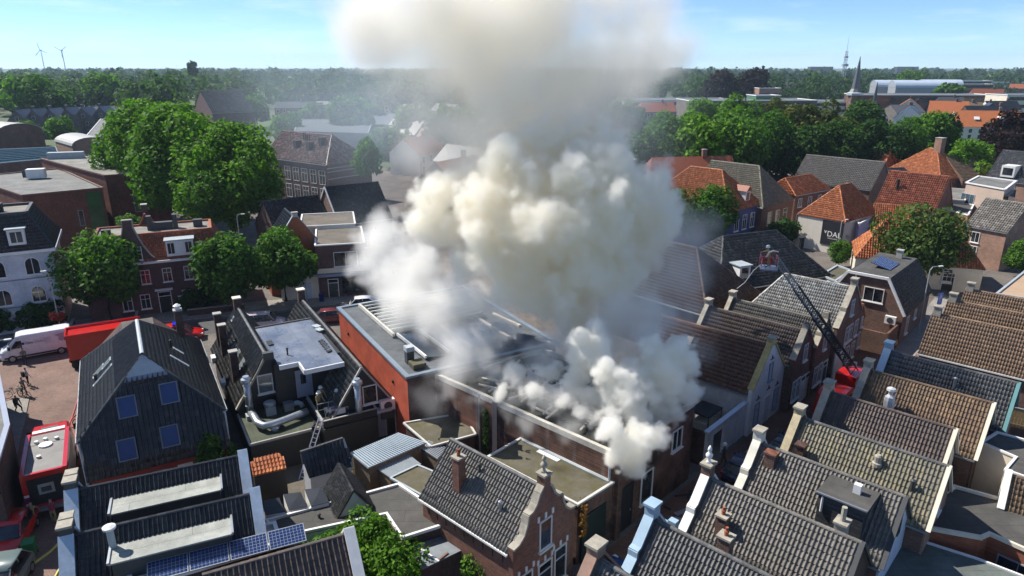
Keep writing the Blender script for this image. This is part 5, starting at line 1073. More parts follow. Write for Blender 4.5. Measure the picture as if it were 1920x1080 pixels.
bk = [tuple((s0 + nn * 9.05 - d * 2.0).xy), tuple((s0 + nn * 9.05 + d * 5).xy), tuple((s0 + nn * 17 + d * 5).xy), tuple((s0 + nn * 17 - d * 2).xy)]
flat('rear_block', 'flat brown-roofed rear block with cream wall behind the shop', bk, 7.0, CREAM, MATS['brown_roof'], 'building', edge=WHITE, ew=.2, eh=.15)
# dark building at the left edge of the plaza
lp = [(-37.45, 39.83), (-40.51, 48.53), (-39.31, 47.71), (-28.92, 34.06), (-26.39, 28.68), (-28.50, 28.68)]
t = flat('corner_building', 'dark brick building with grey roof edge at the side of the plaza', [(-49.23, 53.08), (-41.73, 50.62), (-32.33, 38.84), (-29.65, 33.98), (-33.62, 33.98)], 5.0, BR_DARK, BITU2, edge=BLUEG, ew=.3)
# ---------------------------------------------------------------- right background
P0, P1 = (44.53, 104.33), (49.07, 98.60)
h, W = hip_front('white_house', 'white-walled house with orange hipped roof and black DAL sign', P0, P1, 10.5, 5.2, 9.6, plain('cream_white_render', (.62, .58, .50), .8, .1, .6, dirt=.25), T_ORANGE, 4.2, 3.0)
f = fx(h, 0, -1)
window(h, f, 2.5, 1.9, 1.5, 2.6, DGREY, 0, False, False)
G().box(-.1, -.02, -3.6, -.35, 1.2, 4.9).obj('sign_board', plain('black_sign', (.012, .014, .018), .5, .2), h)
text(h, 'DAL', (-.12, -2.35, 2.55), (R(90), 0, R(-90)), 1.15, WHITE, 'sign_letters', .01); text(h, 'v', (-.12, -1.0, 2.95), (R(90), 0, R(-90)), .95, WHITE, 'sign_letters', .01); text(h, 'MAKELAARDIJ', (-.12, -2.2, 2.2), (R(90), 0, R(-90)), .24, WHITE, 'sign_letters', .005)
G().tube((-.02, -4.35, 3.0), (-.08, -4.35, 3.0), .32, n=14).obj('round_plaque', DGREY, h)
t = flat('lilac_extension', 'pale lilac flat-roofed wall beside the sign house', [(51.72, 99.49), (57.84, 106.38), (57.99, 108.87), (51.93, 102.44)], 4.6, plain('lilac_render', (.42, .40, .55), .8, .1, 1), BITU, 'building', edge=WHITE)
h, W = hip_front('blue_fronted_house', 'house with orange hipped roof, white dormer and dark blue front', (32.26, 100.22), (39.58, 106.85), 15, 6.3, 11.5, plain('navy_render', (.035, .05, .15), .6, .15, 1), T_ORANGE, 4.8, 4.8, gut=WHITE)
f = fx(h, 0, -1)
for s in (-2.3, 0, 2.3): window(h, f, s, 2.9, 1.2, 2.3, WHITE, 1, True); window(h, f, s, .4, 1.3, 1.9, DGREY, 0, False, False)
d = G().box(.6, 2.6, -2.0, -.7, 7.0, 8.6).obj('dormer', WHITE, h); G().box(.57, .6, -1.75, -.95, 7.2, 8.4).obj('pane', GLASS, d); G().extr_x([(-2.2, 8.6), (-.5, 8.6), (-1.35, 9.4)], .4, 2.8).obj('dormer_roof', T_RED, d)
h, W = hip_front('brown_fronted_house', 'house with mossy grey hipped roof and brown brick front', (39.17, 105.36), (46.46, 111.62), 13, 6.0, 11.5, BR_BROWN, T_MOSS, 4.2, 0, gut=WHITE)
f = fx(h, 0, -1)
for s in (-2.4, 0, 2.4): window(h, f, s, 2.7, 1.25, 2.2, CREAM, 0, True); window(h, f, s, .3, 1.5, 1.9, DGREY, 0, False, False)
T_SILVER2 = tilemat('mottled_tile', (.20, .18, .15), (.30, .28, .25), .5, (.12, .10, .08), .5)
RB = [
 ('grey-brown long tiled roof with a white roof window behind the sign house', (54.14, 131.45), (63.70, 120.77), 9, 6, 10.5, BR_BROWN, T_GREY, (0, 0)),
 ('small bright orange hipped roof just behind the sign house', (47.89, 114.42), (56.54, 120.71), 6, 6.2, 8.6, BR_RED, T_ORANGE, (1.2, 2)),
 ('orange roof with a small flue in front of the dark trees', (71.26, 149.65), (76.04, 141.08), 10, 6, 10, BR_RED, T_ORANGE, (0, 2)),
 ('wide pale orange hipped roof with a tall chimney', (77.02, 142.57), (82.59, 131.45), 13, 6, 11, BR_RED, T_ORANGE, (5, 6)),
 ('short orange roof right of the tall chimney', (88.56, 136.80), (92.57, 135.42), 9, 6, 9.5, BR_RED, T_ORANGE, (0, 3)),
 ('dull brown tiled roof below the bright green tree', (87.72, 132.75), (95.04, 134.07), 10, 6, 9.6, BR_BROWN, T_BROWN, (0, 0)),
 ('long rust-red tiled roof with a black flue', (57.63, 107.08), (63.30, 100.89), 8.5, 6, 11, BR_RED, T_RED, (0, 0)),
 ('low orange roof below the rust-red roof', (55.51, 102.90), (60.43, 100.69), 6, 4, 6.5, BR_RED, T_ORANGE, (0, 0)),
 ('orange hipped house end with white wall behind the olive tree', (44.97, 86.11), (57.99, 80.46), 9, 3.2, 7.2, CREAM, T_ORANGE, (3, 3)),
 ('weathered mottled grey tiled roof beside the modern flats', (64.43, 94.80), (67.04, 90.25), 8, 5.5, 9.0, BR_PINK, T_SILVER2, (0, 0)),
 ('dark blue-grey tiled small roof between orange roofs', (68.45, 127.09), (71.31, 126.49), 6, 6, 8.5, DGREY, T_CHAR, (0, 2)),
 ('small grey tiled roof next to the dark blue-grey one', (71.83, 127.09), (77.10, 128.31), 6, 6, 8.5, BR_GREY, T_SLATE, (0, 2)),
 ('grey roofed house with two white dormers near the purple tree', (90.31, 130.23), (94.69, 124.06), 11, 6.5, 11.5, BR_PINK, T_SLATE, (0, 0)),
]
for lab, P0, P1, W, he, hr, wl, tl_, hp2 in RB:
    h, Lr = rect_house('town_house', lab, P0, P1, W, he, hr, wl, tl_, hp2, fac0=None, tw=.3, tl=.4)
    f = fy(h, -W / 2, -1)
    for k in range(int(Lr // 3)): window(h, f, -(1.5 + k * 3), 1.2, 1.1, 1.6, WHITE, 1, False); window(h, f, -(1.5 + k * 3), he - 2.2, 1.1, 1.5, WHITE, 1, False)
    if 'tall chimney' in lab and 'wide' in lab: chimney(h, Lr - 5.5, 0, 10, 13.2, 1.4, 1.4, BR_PINK, CONC, 0)
    if 'white roof window' in lab: G().obox((3.2, -2.2, 8.2), (1.6, 1.6, .2), m=Matrix.Rotation(math.atan2(4.5, 4.5), 4, 'X')).obj('roof_window', WHITE, h)
    if 'flue' in lab: flue(h, Lr * (.25 if 'rust' in lab else .75), -2.2, 8.6, 1.4, .22, BLACK)
    if 'two white dormers' in lab:
        for x in (2.2, 6.5): d = G().box(x, x + 2.2, -5.4, -2.5, 7.2, 9.3).obj('dormer', WHITE, h); G().box(x + .3, x + 1.9, -5.43, -5.405, 7.6, 8.9).obj('pane', GLASS, d)
    if 'hipped house end' in lab: door(h, f, -(Lr - 3.5), .02, 1.2, 2.2, BLACK)
# modern flats
pk = plain('pink_beige_render', (.46, .36, .29), .8, .1, .6)
q = [(74.03, 110.68), (79.97, 107.08), (80.60, 105.43), (74.33, 111.58)]
fp = [(72.50, 108.76), (74.24, 102.36), (81.53, 110.34), (78.75, 115.37)]
t = flat('modern_flats', 'pinkish beige modern flats with glazed corner and white roof edge', fp, 9.2, pk, BITU2, edge=WHITE, ew=.3)
fr, Lw = edge_frame(fp, 1); G().obox(fr[0] + fr[1] * (Lw * .4) + fr[2] * .3 + Vector((0, 0, 6.9)), (Lw * .7, .6, 2.6), math.atan2(fr[1].y, fr[1].x)).obj('glazed_balcony', GLASS, t)
fr, Lw = edge_frame(fp, 0); window(t, fr, Lw * .12, 2.6, 2.4, 5.0, LEAD, 2, True, False, glass=plain('blue_glass', (.05, .08, .11), .08, .4, .6))
for k in range(5): window(t, fr, Lw * (.3 + .14 * k), 2.5, 1.3, 1.5, WHITE, 1, False)
t = flat('flat_roofed_block', 'brown brick block with dark flat roof below the modern flats', [(66.51, 103.69), (67.20, 98.97), (72.92, 106.64), (71.02, 109.76)], 6.0, brick('tan_brick', (.26, .13, .07)), BITU, edge=WHITE)
t = flat('dark_block', 'dark low block with pale fence top behind the rust-red roof', [(67.09, 110.02), (71.80, 107.21), (78.54, 117.14), (73.76, 120.47)], 6.6, GREYP, BITU2, edge=CREAM)
t = flat('low_sheds', 'low dark flat sheds with timber fence beyond the brown-fronted house', [(53.85, 139.86), (57.04, 134.71), (61.94, 149.82), (57.20, 152.92)], 4, WOOD, BITU, edge=None)
# big brown hipped roofs behind the lane, black hipped roof with dormer
T_RUST = tilemat('rust_brown_tile', (.085, .05, .036), (.13, .07, .045), .5, (.05, .04, .03), .3)
h, W = hip_front('large_house', 'big house with rust-brown hipped roof next to the smoke', (17.97, 58.99), (24.97, 65.35), 13, 5.2, 9.8, BR_DARK, T_RUST, 4.8, 3, gut=LEAD)
f = fx(h, 0, -1)
for s in (-2.5, 0, 2.5): window(h, f, s, 1.2, 1.1, 1.8, WHITE)
h, Lr = rect_house('hipped_house', 'black-tiled hipped house with white flat dormer behind the lane', (21.97, 68.46), (36.14, 74.27), 10, 4.4, 8.8, BR_DARK, T_WORN, (4, 4))
d = G().box(3.0, 4.4, -4.3, -2.2, 4.9, 6.5).obj('dormer', WHITE, h); G().box(2.85, 4.55, -4.5, -2.0, 6.5, 6.62).obj('dormer_roof', LEAD, d); G().box(3.25, 4.15, -4.33, -4.305, 5.2, 6.3).obj('pane', GLASS, d)
flue(h, 13.5, -2.0, 7.0, 1.2, .3, BLACK)
# dark mansard house at the side street
c0 = (39.11, 64.02)
m1 = thing('mansard_house', 'brick house with black mansard sides and flat roof with solar panel', 'house', (*c0, 0), GA + R(90))
# local x along the side street (away), y to the left (back along the gable wall)
W, D, he, hr = 7.6, 10.5, 3.2, 6.6
G().extr_x([(0, -.05), (W, -.05), (W, he), (W - 1.9, hr - .1), (1.9, hr - .1), (0, he)], 0, D).obj('wall', BR_BROWN, m1)
roof_face(m1, [(D + .1, -.15, he), (-.1, -.15, he), (-.1, 1.85, hr), (D + .1, 1.85, hr)][::1] if False else [(-.1, -.15, he), (D + .1, -.15, he), (D + .1, 1.85, hr), (-.1, 1.85, hr)], T_CHAR, 0)
roof_face(m1, [(D + .1, W + .15, he), (-.1, W + .15, he), (-.1, W - 1.85, hr), (D + .1, W - 1.85, hr)], T_CHAR, 0)
G().box(-.1, D + .1, 1.85, W - 1.85, hr - .08, hr + .06).obj('flat_roof', BITU, m1)
g = G(); [g.bar((-.12, a[0], a[1]), (-.12, b[0], b[1]), .2, .26) for a, b in (((-.15, he), (1.85, hr + .1)), ((1.85, hr + .1), (W - 1.85, hr + .1)), ((W - 1.85, hr + .1), (W + .15, he)))]; g.obj('bargeboard', WHITE, m1)
fm = wall_frame((0, 0, 0), (0, 1, 0), (-1, 0, 0)); window(m1, fm, 3.0, 4.0, 1.9, 1.5, WHITE, 1, False); window(m1, fm, 6.2, 4.6, 1.4, .8, WHITE, 1, False)
fs = wall_frame((0, 0, 0), (1, 0, 0), (0, -1, 0)); window(m1, fs, 2.2, .7, .9, 1.9, WHITE); window(m1, fs, 5.0, 1.6, .8, 1.0, WHITE)
G().tube((-.1, 4.9, .1), (-.1, 4.9, hr), .07).obj('downpipe', WHITE, m1)
t3 = G().box(-.5, -.12, .5, 1.5, 2.2, 3.0).obj('air_conditioner', WHITE, m1); G().tube((-.5, 1.0, 2.6), (-.53, 1.0, 2.6), .3, n=12).obj('fan', DGREY, t3)
G().obox((5.0, 3.6, hr + .35), (3.4, 2.0, .08), m=Matrix.Rotation(.25, 4, 'X')).obj('solar_panel', PV, m1); chimney(m1, 9.5, 3.4, hr, hr + .9, .6, .6, CONC, CONC, 0)
g = G().box(-3.6, -.1, .2, .4, 0, 2.3).box(-3.6, -3.4, .4, 5.0, 0, 2.2); g.obj('courtyard_wall', BR_BROWN, m1); G().box(-3.3, -.12, 5.0, 5.2, 0, 2.8).obj('white_yard_wall', plain('white_yard', (.66, .66, .70), .7, .06), m1)
t = flat('white_annex', 'small white flat-roofed annex left of the mansard house', [(35.30, 74.50), (35.88, 72.28), (39.55, 76.42), (38.90, 78.43)], 4.2, WHITE, BITU_M, 'annex', edge=LEAD)
t = flat('buff_roof', 'plain buff sheet roof at the edge of the gardens', [(52.61, 70.25), (56.00, 67.63), (64.94, 77.51), (61.66, 78.65)], 3.4, CREAM, plain('buff_sheet', (.40, .28, .18), .7, .12, .8), 'building', edge=LEAD)
# ---------------------------------------------------------------- the town beyond the trees
FARG = 'town houses beyond the trees'
rng = random.Random(11)
def far_house(label, P, L, W, he, hr, rz, wall, tile, name='far_house', group=None, win=True):
    h = gable_house(name, label, P, rz, L, W / 2, he, hr, wall, tile, 'house', group=group, tiles=False, caps=False, gut=None, hip0=W * .3 if rng.random() < .3 else 0)
    if win:
        f = fy(h, -W / 2, -1)
        for k in range(int(L // 3.2)): window(h, f, -(1.6 + k * 3.2), he - 2.3, 1.2, 1.5, WHITE, 0, False, False); window(h, f, -(1.6 + k * 3.2), 1.0, 1.2, 1.6, WHITE, 0, False, False)
        chimney(h, L * .7, 0, hr - .5, hr + 1.2, .8, .7, BR_RED, CONC, 0)
    return h
h = far_house('orange-roofed house with white dormer behind the bright green tree', (167.11, 266.23), 22, 12, 5.5, 11, R(-14), CREAM, T_ORANGE); G().box(14, 17, -5.9, -2, 5.8, 9.2).obj('dormer', WHITE, h); G().obox((7, -3.4, 8.4), (1.8, 1.4, .2), m=Matrix.Rotation(.75, 4, 'X')).obj('roof_window', WHITE, h)
FARL = [((165.46, 292.21), T_CHAR, WHITE, 'white gable house with dark roof beyond the trees'), ((194.76, 329.50), T_ORANGE, BR_RED, 'orange roofed house beside the white gable beyond the trees'), ((176.41, 329.50), T_SLATE, BR_GREY, 'slate roofed hall below the little spire'), ((149.81, 292.21), T_SLATE, BR_BROWN, 'flat grey roofs with solar panels near the little spire'), ((220.41, 355.28), T_BROWN, BR_RED, 'brown roofed house right of the orange one in town'), ((193.93, 302.00), T_CHAR, BR_DARK, 'dark fronted house with white square windows'), ((205.47, 302.00), T_CHAR, BR_DARK, 'black roofed house with two white windows beside the purple tree'), ((244.99, 365.99), T_CHAR, CREAM, 'large black hipped roof above cream walls in town'), ((321.83, 500.91), T_RED, BR_RED, 'crimson roofed house in the far town'), ((303.14, 487.67), T_RED, BR_RED, 'small crimson roof left of the bigger crimson house'), ((271.85, 457.40), T_RED, BR_RED, 'crimson roof sloping beside the vaulted market hall'), ((498.28, 712.49), T_RED, BR_RED, 'long dull red roof above the cream office block'), ((212.26, 377.35), T_ORANGE, CREAM, 'pale house with orange roof below the market hall'), ((233.75, 393.60), T_SLATE, CREAM, 'pale gabled house with grey roof by the town trees'), ((273.25, 712.49), T_SLATE, WHITE, 'white gabled villa at the edge of the far wood'), ((278.80, 686.26), T_SLATE, BR_GREY, 'grey roofed villa at the edge of the far wood'), ((305.40, 712.49), T_SLATE, WHITE, 'villa with white pointed gable at the edge of the far wood')]
for k, (P, tl_, wl, lab) in enumerate(FARL): far_house(lab, P, rng.uniform(14, 22), rng.uniform(9, 12), rng.uniform(5, 7), rng.uniform(9.5, 12), R(rng.uniform(-30, 10)) if k % 3 else R(60), wl, tl_)
def far_flat(label, P, L, W, h, rz, wall, roof=None, rows=2, name='far_block'):
    c, s = math.cos(rz), math.sin(rz); pts = [(P[0] + a * c - b * s, P[1] + a * s + b * c) for a, b in ((0, 0), (L, 0), (L, W), (0, W))]
    t = flat(name, label, pts, h, wall, roof or BITU2, edge=WHITE, ew=.5, eh=.4); fr, Lw = edge_frame(pts, 0)
    for r_ in range(rows): G().obox(fr[0] + fr[1] * (Lw / 2) + fr[2] * .08 + Vector((0, 0, h * (r_ + .55) / rows)), (Lw * .94, .12, h / rows * .45), rz).obj('window_band', GLASS, t)
    return t
far_flat('cream office block with long window bands at the far right', (263.89, 377.35), 40, 16, 12, R(4), CREAM, None, 3)
far_flat('grey flat-roofed block with green corner behind the big trees', (94.66, 377.35), 70, 24, 9, R(3), BR_GREY); far_flat('green-clad cube behind the big trees', (135.71, 393.60), 14, 14, 11, R(3), plain('green_cladding', (.06, .16, .09), .5, .15, 1), None, 1); far_flat('small white flat block behind the big trees', (162.27, 411.29), 40, 20, 7, R(-2), WHITE); far_flat('brick plant room with white cap behind the big trees', (159.30, 457.40), 14, 12, 13, 0, BR_PINK, None, 1); far_flat('pale flat roof half hidden in the thin smoke', (67.91, 406.73), 60, 24, 8, R(2), WHITE); far_flat('long low brick market building with dark window bands', (197.86, 402.26), 75, 22, 11, R(-3), BR_PURP)
far_flat('beige apartment block at the edge of the far trees', (397.07, 639.14), 32, 16, 14, R(-5), CREAM, None, 4); far_flat('ochre block beside the beige apartments', (379.52, 598.00), 24, 14, 12, R(-5), brick('ochre_brick', (.40, .22, .07)), None, 3); far_flat('long pale row far beyond the apartments', (525.64, 804.56), 90, 14, 9, 0, WHITE); far_flat('dark office slab on the horizon among trees', (1076.08, 2003.20), 60, 20, 24, 0, DGREY, None, 4); far_flat('second dark slab on the far horizon', (792.27, 1902.60), 60, 20, 24, 0, DGREY, None, 3)
for k, (P, L) in enumerate((((288.21, 561.77), 30), ((294.26, 545.23), 44), ((335.52, 579.33), 30))): vault('silver barrel-vaulted market roof, %s' % ('westmost beside the spire' if k == 0 else 'longest of the three' if k == 1 else 'eastmost near the crimson roofs'), P, R(-6), L, 14, 11, 5, GREYP, plain('silver_roof', (.45, .52, .6), .3, .1, .2))
def spire(label, P, h, r, base):
    t = thing('church_spire', label, 'spire', (*P, 0)); G().box(-r, r, -r, r, 0, base).obj('tower', BR_BROWN, t); G().lathe([(r * 1.25, base), (r * .8, base + h * .12), (.12, base + h)], (0, 0, 0), 8).obj('spire', T_SLATE, t); G().lathe([(r * 1.5, base - 1.2), (r * 1.5, base), (r * 1.2, base + .5)], (0, 0, 0), 8).obj('belfry', LEAD, t)
spire('slim pointed grey church spire by the lattice mast', (196.62, 406.73), 20, 3.0, 12); spire('small grey spirelet with white base in the town', (185.82, 362.35), 11, 1.4, 8)
t = thing('lattice_mast', 'tall grey lattice communications mast above the far trees', 'mast', (408.12, 880.23, 0))
H_ = 55
for a in range(3): th = a * 2.094; G().path([(3.2 * math.cos(th) * (1 - z / H_ * .75), 3.2 * math.sin(th) * (1 - z / H_ * .75), z) for z in range(0, 48, 4)], .35, 5).obj('leg', LEAD, t)
g = G()
for z in range(2, 44, 3):
    for a in range(3):
        th, t2_ = a * 2.094, (a + 1) * 2.094; r1 = 3.2 * (1 - z / H_ * .75); r2_ = 3.2 * (1 - (z + 3) / H_ * .75); g.bar((r1 * math.cos(th), r1 * math.sin(th), z), (r2_ * math.cos(t2_), r2_ * math.sin(t2_), z + 3), .2)
g.obj('lattice', LEAD, t, kind='stuff'); G().tube((0, 0, 44), (0, 0, 62), .3, .1).obj('antenna', LEAD, t); G().tube((0, 0, 26), (0, 0, 29), 4, n=10).obj('platform', LEAD, t); G().tube((0, 0, 36), (0, 0, 38), 2.6, n=10).obj('platform', LEAD, t)
for k, (x, y, lab) in enumerate((((-1760.50, 2700.00, 47.92)[0], 2700, 'white wind turbine with its blades nearly upright on the horizon'), ((-1694.48, 2700.00, 47.92)[0], 2720, 'white wind turbine with spread blades on the horizon'))):
    t = thing('wind_turbine', lab, 'wind turbine', (x, y, 0)); TG = plain('turbine_grey', (.32, .36, .40), .5, .05)
    G().tube((0, 0, 0), (0, 0, 80), 1.8, 1.0, 10).obj('tower', TG, t); G().box(-2, 2, -4, 4, 79, 83).obj('nacelle', TG, t)
    for j in range(3):
        th = R(90 + 120 * j + (12 if k == 0 else 62)); v = Vector((math.cos(th), 0, math.sin(th))); G().bar(Vector((0, -5, 81)), Vector((0, -5, 81)) + v * 27, 1.7, .7, up=(0, 1, 0)).obj('blade', TG, t)
t = thing('utility_pole', 'thin tall antenna pole behind the gabled hall', 'pole', (-276.27, 639.14, 0)); G().tube((0, 0, 0), (0, 0, 26), .3, .12).obj('mast', LEAD, t); G().tube((0, 0, 6), (0, 0, 7), .5).obj('collar', LEAD, t)
rng = random.Random(23)
FILL = [(-122.50, 365.99), (-138.52, 457.40), (-129.08, 487.67), (-103.89, 457.40), (-74.08, 406.73), (-48.54, 317.94), (-37.15, 348.47), (-27.78, 406.73), (-9.71, 317.94), (5.57, 365.99), (19.42, 317.94), (38.06, 385.31), (43.69, 317.94), (58.31, 332.53), (-41.10, 242.70), (-27.21, 220.11), (-19.32, 251.26), (-5.26, 227.18), (7.23, 234.69), (19.28, 227.18), (28.91, 220.11), (-27.44, 175.88), (-15.70, 167.37), (-8.43, 180.45), (2.56, 163.40), (13.39, 171.52), (20.02, 159.61), (-14.35, 129.21), (-4.10, 129.21), (6.26, 131.75), (14.84, 124.40), (23.58, 129.21)]
for k, P in enumerate(FILL):
    tl_ = (T_SLATE, T_RED, T_CHAR, T_ORANGE, T_SLATE, T_BROWN)[k % 6]; wl = (BR_RED, CREAM, BR_BROWN, BR_PURP, WHITE)[k % 5]; nm = {T_SLATE: 'slate', T_RED: 'rust-red', T_CHAR: 'black', T_ORANGE: 'orange', T_BROWN: 'brown'}[tl_]; wn = {BR_RED: 'red brick', CREAM: 'cream', BR_BROWN: 'brown brick', BR_PURP: 'purple brick', WHITE: 'white'}[wl]
    h = far_house('%s-roofed %s house veiled by the smoke' % (nm, wn), P, rng.uniform(11, 19), rng.uniform(8, 11), rng.uniform(5, 6.5), rng.uniform(9, 11), R(rng.choice((30, -45, 10, 60))), wl, tl_, 'veiled_house', '%s-roofed %s houses in the smoke' % (nm, wn))

# ---------------------------------------------------------------- trees
def leaf_mesh(name, mat, pos, nrm, size, rnd, rs, asp=.62):
    N = len(pos); t = rs.normal(size=(N, 3)); t -= nrm * (t * nrm).sum(1, keepdims=True); t /= np.linalg.norm(t, axis=1, keepdims=True) + 1e-9
    b = np.cross(nrm, t); s = size[:, None]
    V = np.stack([pos - t * s, pos + b * s * asp + nrm * s * .12, pos + t * s, pos - b * s * asp + nrm * s * .12], 1).reshape(-1, 3)
    me = bpy.data.meshes.new(name); me.vertices.add(4 * N); me.vertices.foreach_set('co', V.ravel())
    me.loops.add(4 * N); me.loops.foreach_set('vertex_index', np.arange(4 * N, dtype=np.int32)); me.polygons.add(N); me.polygons.foreach_set('loop_start', np.arange(0, 4 * N, 4, dtype=np.int32))
    me.update(calc_edges=True); me.materials.append(mat); a = me.attributes.new('rnd', 'FLOAT', 'FACE'); a.data.foreach_set('value', np.clip(rnd, 0, .999)); return me
def crown_points(rs, n, rx, rz, zc, lobes, lob_r=.38, flat=.0):
    """leaves spread through lobes packed in an ellipsoid (rx, rx, rz) centred at zc"""
    c = rs.normal(size=(lobes, 3)); c /= np.linalg.norm(c, axis=1, keepdims=True); c *= rs.uniform(.35, .80, (lobes, 1)) ** .7
    c[:, 2] = np.where(c[:, 2] < -.55, c[:, 2] * .5, c[:, 2])
    lr = lob_r * rs.uniform(.55, 1.25, lobes); w_ = lr ** 2; k = rs.choice(lobes, n, p=w_ / w_.sum())
    d = rs.normal(size=(n, 3)); d /= np.linalg.norm(d, axis=1, keepdims=True); q = rs.uniform(.55, 1.08, n) ** .6
    p = c[k] + d * (lr[k] * q)[:, None]; nn = d * .6 + rs.normal(size=(n, 3)) * .55 + np.array([0, 0, .45]); nn /= np.linalg.norm(nn, axis=1, keepdims=True)
    tone = rs.rand(lobes)[k] * .45 + rs.rand(n) * .45 + (p[:, 2] * .1)
    return p * np.array([rx, rx, rz]) + np.array([0, 0, zc]), nn, tone
_protos = {}
def tree_proto(key, mat, h, rx, rz, zc, n, lobes, ls, seed, lob_r=.38):
    rs = np.random.RandomState(seed); p, nn, tone = crown_points(rs, n, rx, rz, zc, lobes, lob_r)
    cm = leaf_mesh('crown', mat, p, nn, ls * rs.uniform(.6, 1.3, n), tone, rs)
    g = G(); r0 = max(.08, h * .018); rr = random.Random(seed)
    g.path([(0, 0, -.1), (rr.uniform(-.1, .1), rr.uniform(-.1, .1), zc * .45), (rr.uniform(-.2, .2), 0, zc), (0, 0, zc + rz * .5)], [r0 * 1.3, r0, r0 * .7, r0 * .25], 8)
    tm = g.mesh('trunk', BARK, True); bms = []
    for k in range(5):
        a = k * 1.26 + rr.random(); z0 = zc * .5 + rr.random() * rz * .3; e = Vector((math.cos(a) * rx * .6, math.sin(a) * rx * .6, zc + rr.uniform(-.1, .4) * rz)); bms.append(G().path([(0, 0, z0), tuple(e * .5 + Vector((0, 0, z0 * .5 + .1))), tuple(e)], [r0 * .5, r0 * .35, r0 * .12], 6).mesh('limb', BARK, True))
    _protos[key] = (cm, tm, bms)
def plant_tree(key, label, loc, scale=1, rz=0, name='tree', group=None, cat='tree', sz=None):
    cm, tm, bms = _protos[key]; t = thing(name, label, cat, (*loc[:2], loc[2] if len(loc) > 2 else 0), rz, group); t.scale = (scale, scale, sz or scale)
    link('crown', cm, t); k = link('trunk', tm, t)
    for b in bms: link('limb', b, k)
    return t
# key, material, height, rx, rz, centre height, leaves, lobes, leaf size
tree_proto('street', L_GREEN, 9, 3.9, 4.0, 5.3, 7500, 42, .26, 1); tree_proto('street_b', L_GREEN, 9, 3.6, 4.3, 5.2, 7000, 38, .26, 2)
tree_proto('big', L_BRIGHT, 24, 10.5, 9.5, 12.5, 26000, 95, .42, 3, .3); tree_proto('big_b', L_BRIGHT, 22, 10.0, 10.5, 10.5, 26000, 95, .42, 4, .3)
tree_proto('row_dark', L_DARK, 18, 7.5, 7.8, 10.5, 9000, 46, .45, 5, .34); tree_proto('row_green', L_GREEN, 18, 7.2, 8.0, 10.2, 9000, 46, .45, 6, .34); tree_proto('row_bright', L_BRIGHT, 17, 7.0, 7.2, 10.0, 9000, 44, .45, 7, .34)
tree_proto('row_olive', L_OLIVE, 17, 7.0, 7.4, 10.0, 9000, 44, .45, 8, .34); tree_proto('row_purple', L_PURPLE, 17, 7.5, 8.0, 9.5, 9000, 46, .45, 9, .34); tree_proto('silver', L_SILVER, 15, 6.5, 7, 8.5, 3500, 40, .65, 10, .34); tree_proto('cone', L_DARK, 16, 4.0, 8.5, 9.0, 3800, 40, .5, 11, .3)
tree_proto('olive_near', leafmat('leaf_dull_green', (.06, .105, .028), (.14, .19, .055)), 9, 4.8, 4.0, 5.6, 6500, 34, .27, 12); tree_proto('shrub', L_DARK, 2.2, 1.35, 1.15, 1.2, 2600, 26, .13, 13, .4); tree_proto('small', L_GREEN, 3.2, 1.25, 1.6, 2.0, 2600, 26, .12, 14, .42)
tree_proto('garden', L_BRIGHT, 3.4, 1.7, 1.7, 2.0, 5200, 30, .11, 15, .4); tree_proto('far', L_GREEN, 14, 7, 6.5, 8, 1600, 30, .95, 16, .42); tree_proto('far_b', L_BRIGHT, 14, 7, 6.5, 8, 1600, 30, .95, 17, .42); tree_proto('far_purple', L_PURPLE, 14, 8, 7.5, 8, 1600, 30, 1.0, 18, .42); tree_proto('poplar', L_DARK, 30, 6.0, 16, 18, 1500, 30, 1.5, 19, .35)
P_ = plant_tree
P_('street', 'leafy street tree hiding the left part of the brick house', (-44.28, 70.68), 1.06); P_('street_b', 'leafy street tree between the brick house and the red-roofed corner', (-31.76, 73.41), 1.0, 1.0); P_('street', 'rounded street tree in front of the orange gable', (-27.11, 77.50), .95, 2.2)
P_('big', 'huge bright green tree behind the modern brick building', (-63.88, 122.00, 1.51), .9, .4); P_('big_b', 'second huge tree in front, reaching the school', (-44.34, 106.00, 1.40), .84, 2.0); P_('big_b', 'third crown filling the gap between the huge trees', (-53.34, 113.00, 1.56), .95, 4.0); P_('big', 'fourth crown rising behind the joined huge trees', (-59.03, 120.00, 1.92), .88, 5.2); P_('street_b', 'dark lower tree beneath the huge trees', (-44.26, 98.00, 4.14), .9, 4.0); P_('street_b', 'yellow-green shrubby tree behind the brick house roof', (-52.73, 92.00, 2.50), .55, .3, 'tree')
P_('far_b', 'young green tree standing in the smoke beside the school', (-26.85, 128.00, 5.85), .36, .8, sz=.55)
P_('street', 'dense tree in front of the orange-roofed blue house', (30.28, 101.37), 1.05, .9); P_('olive_near', 'wide olive-toned tree behind the mansard house', (52.49, 84.67), 1.05, .2); P_('street_b', 'small round tree below the black sign', (45.85, 92.07), .42, .5); P_('street', 'tree at the edge beside the buff roof', (68.09, 87.50), .55, 1.5); P_('shrub', 'leafy bush behind the black hipped roof', (42.05, 103.97), 1.9, .5, 'bush', None, 'bush'); P_('olive_near', 'dark tree half lost in smoke beside the rust-brown roof', (24.86, 102.01), .95, 2.5)
for k, (px, lab) in enumerate((((-53.53, 66.90), 'clipped dark bush nearest the edge of the white building'), ((-50.88, 67.81), 'clipped dark bush right of the white door'), ((-49.54, 68.75), 'clipped dark bush beside the flower basket post'))): P_('shrub', lab, px, 1.35, k * 1.3, 'bush', None, 'bush')
for k, (px, lab) in enumerate((((-36.81, 74.49), 'dark bush beside the brick house door'), ((-35.89, 75.22), 'tall dark bush below the brick house windows'), ((-37.57, 74.13), 'low bush at the brick house wall'))): P_('shrub', lab, px, (1.1, 1.2, .8)[k], k * 2.0, 'bush', None, 'bush')
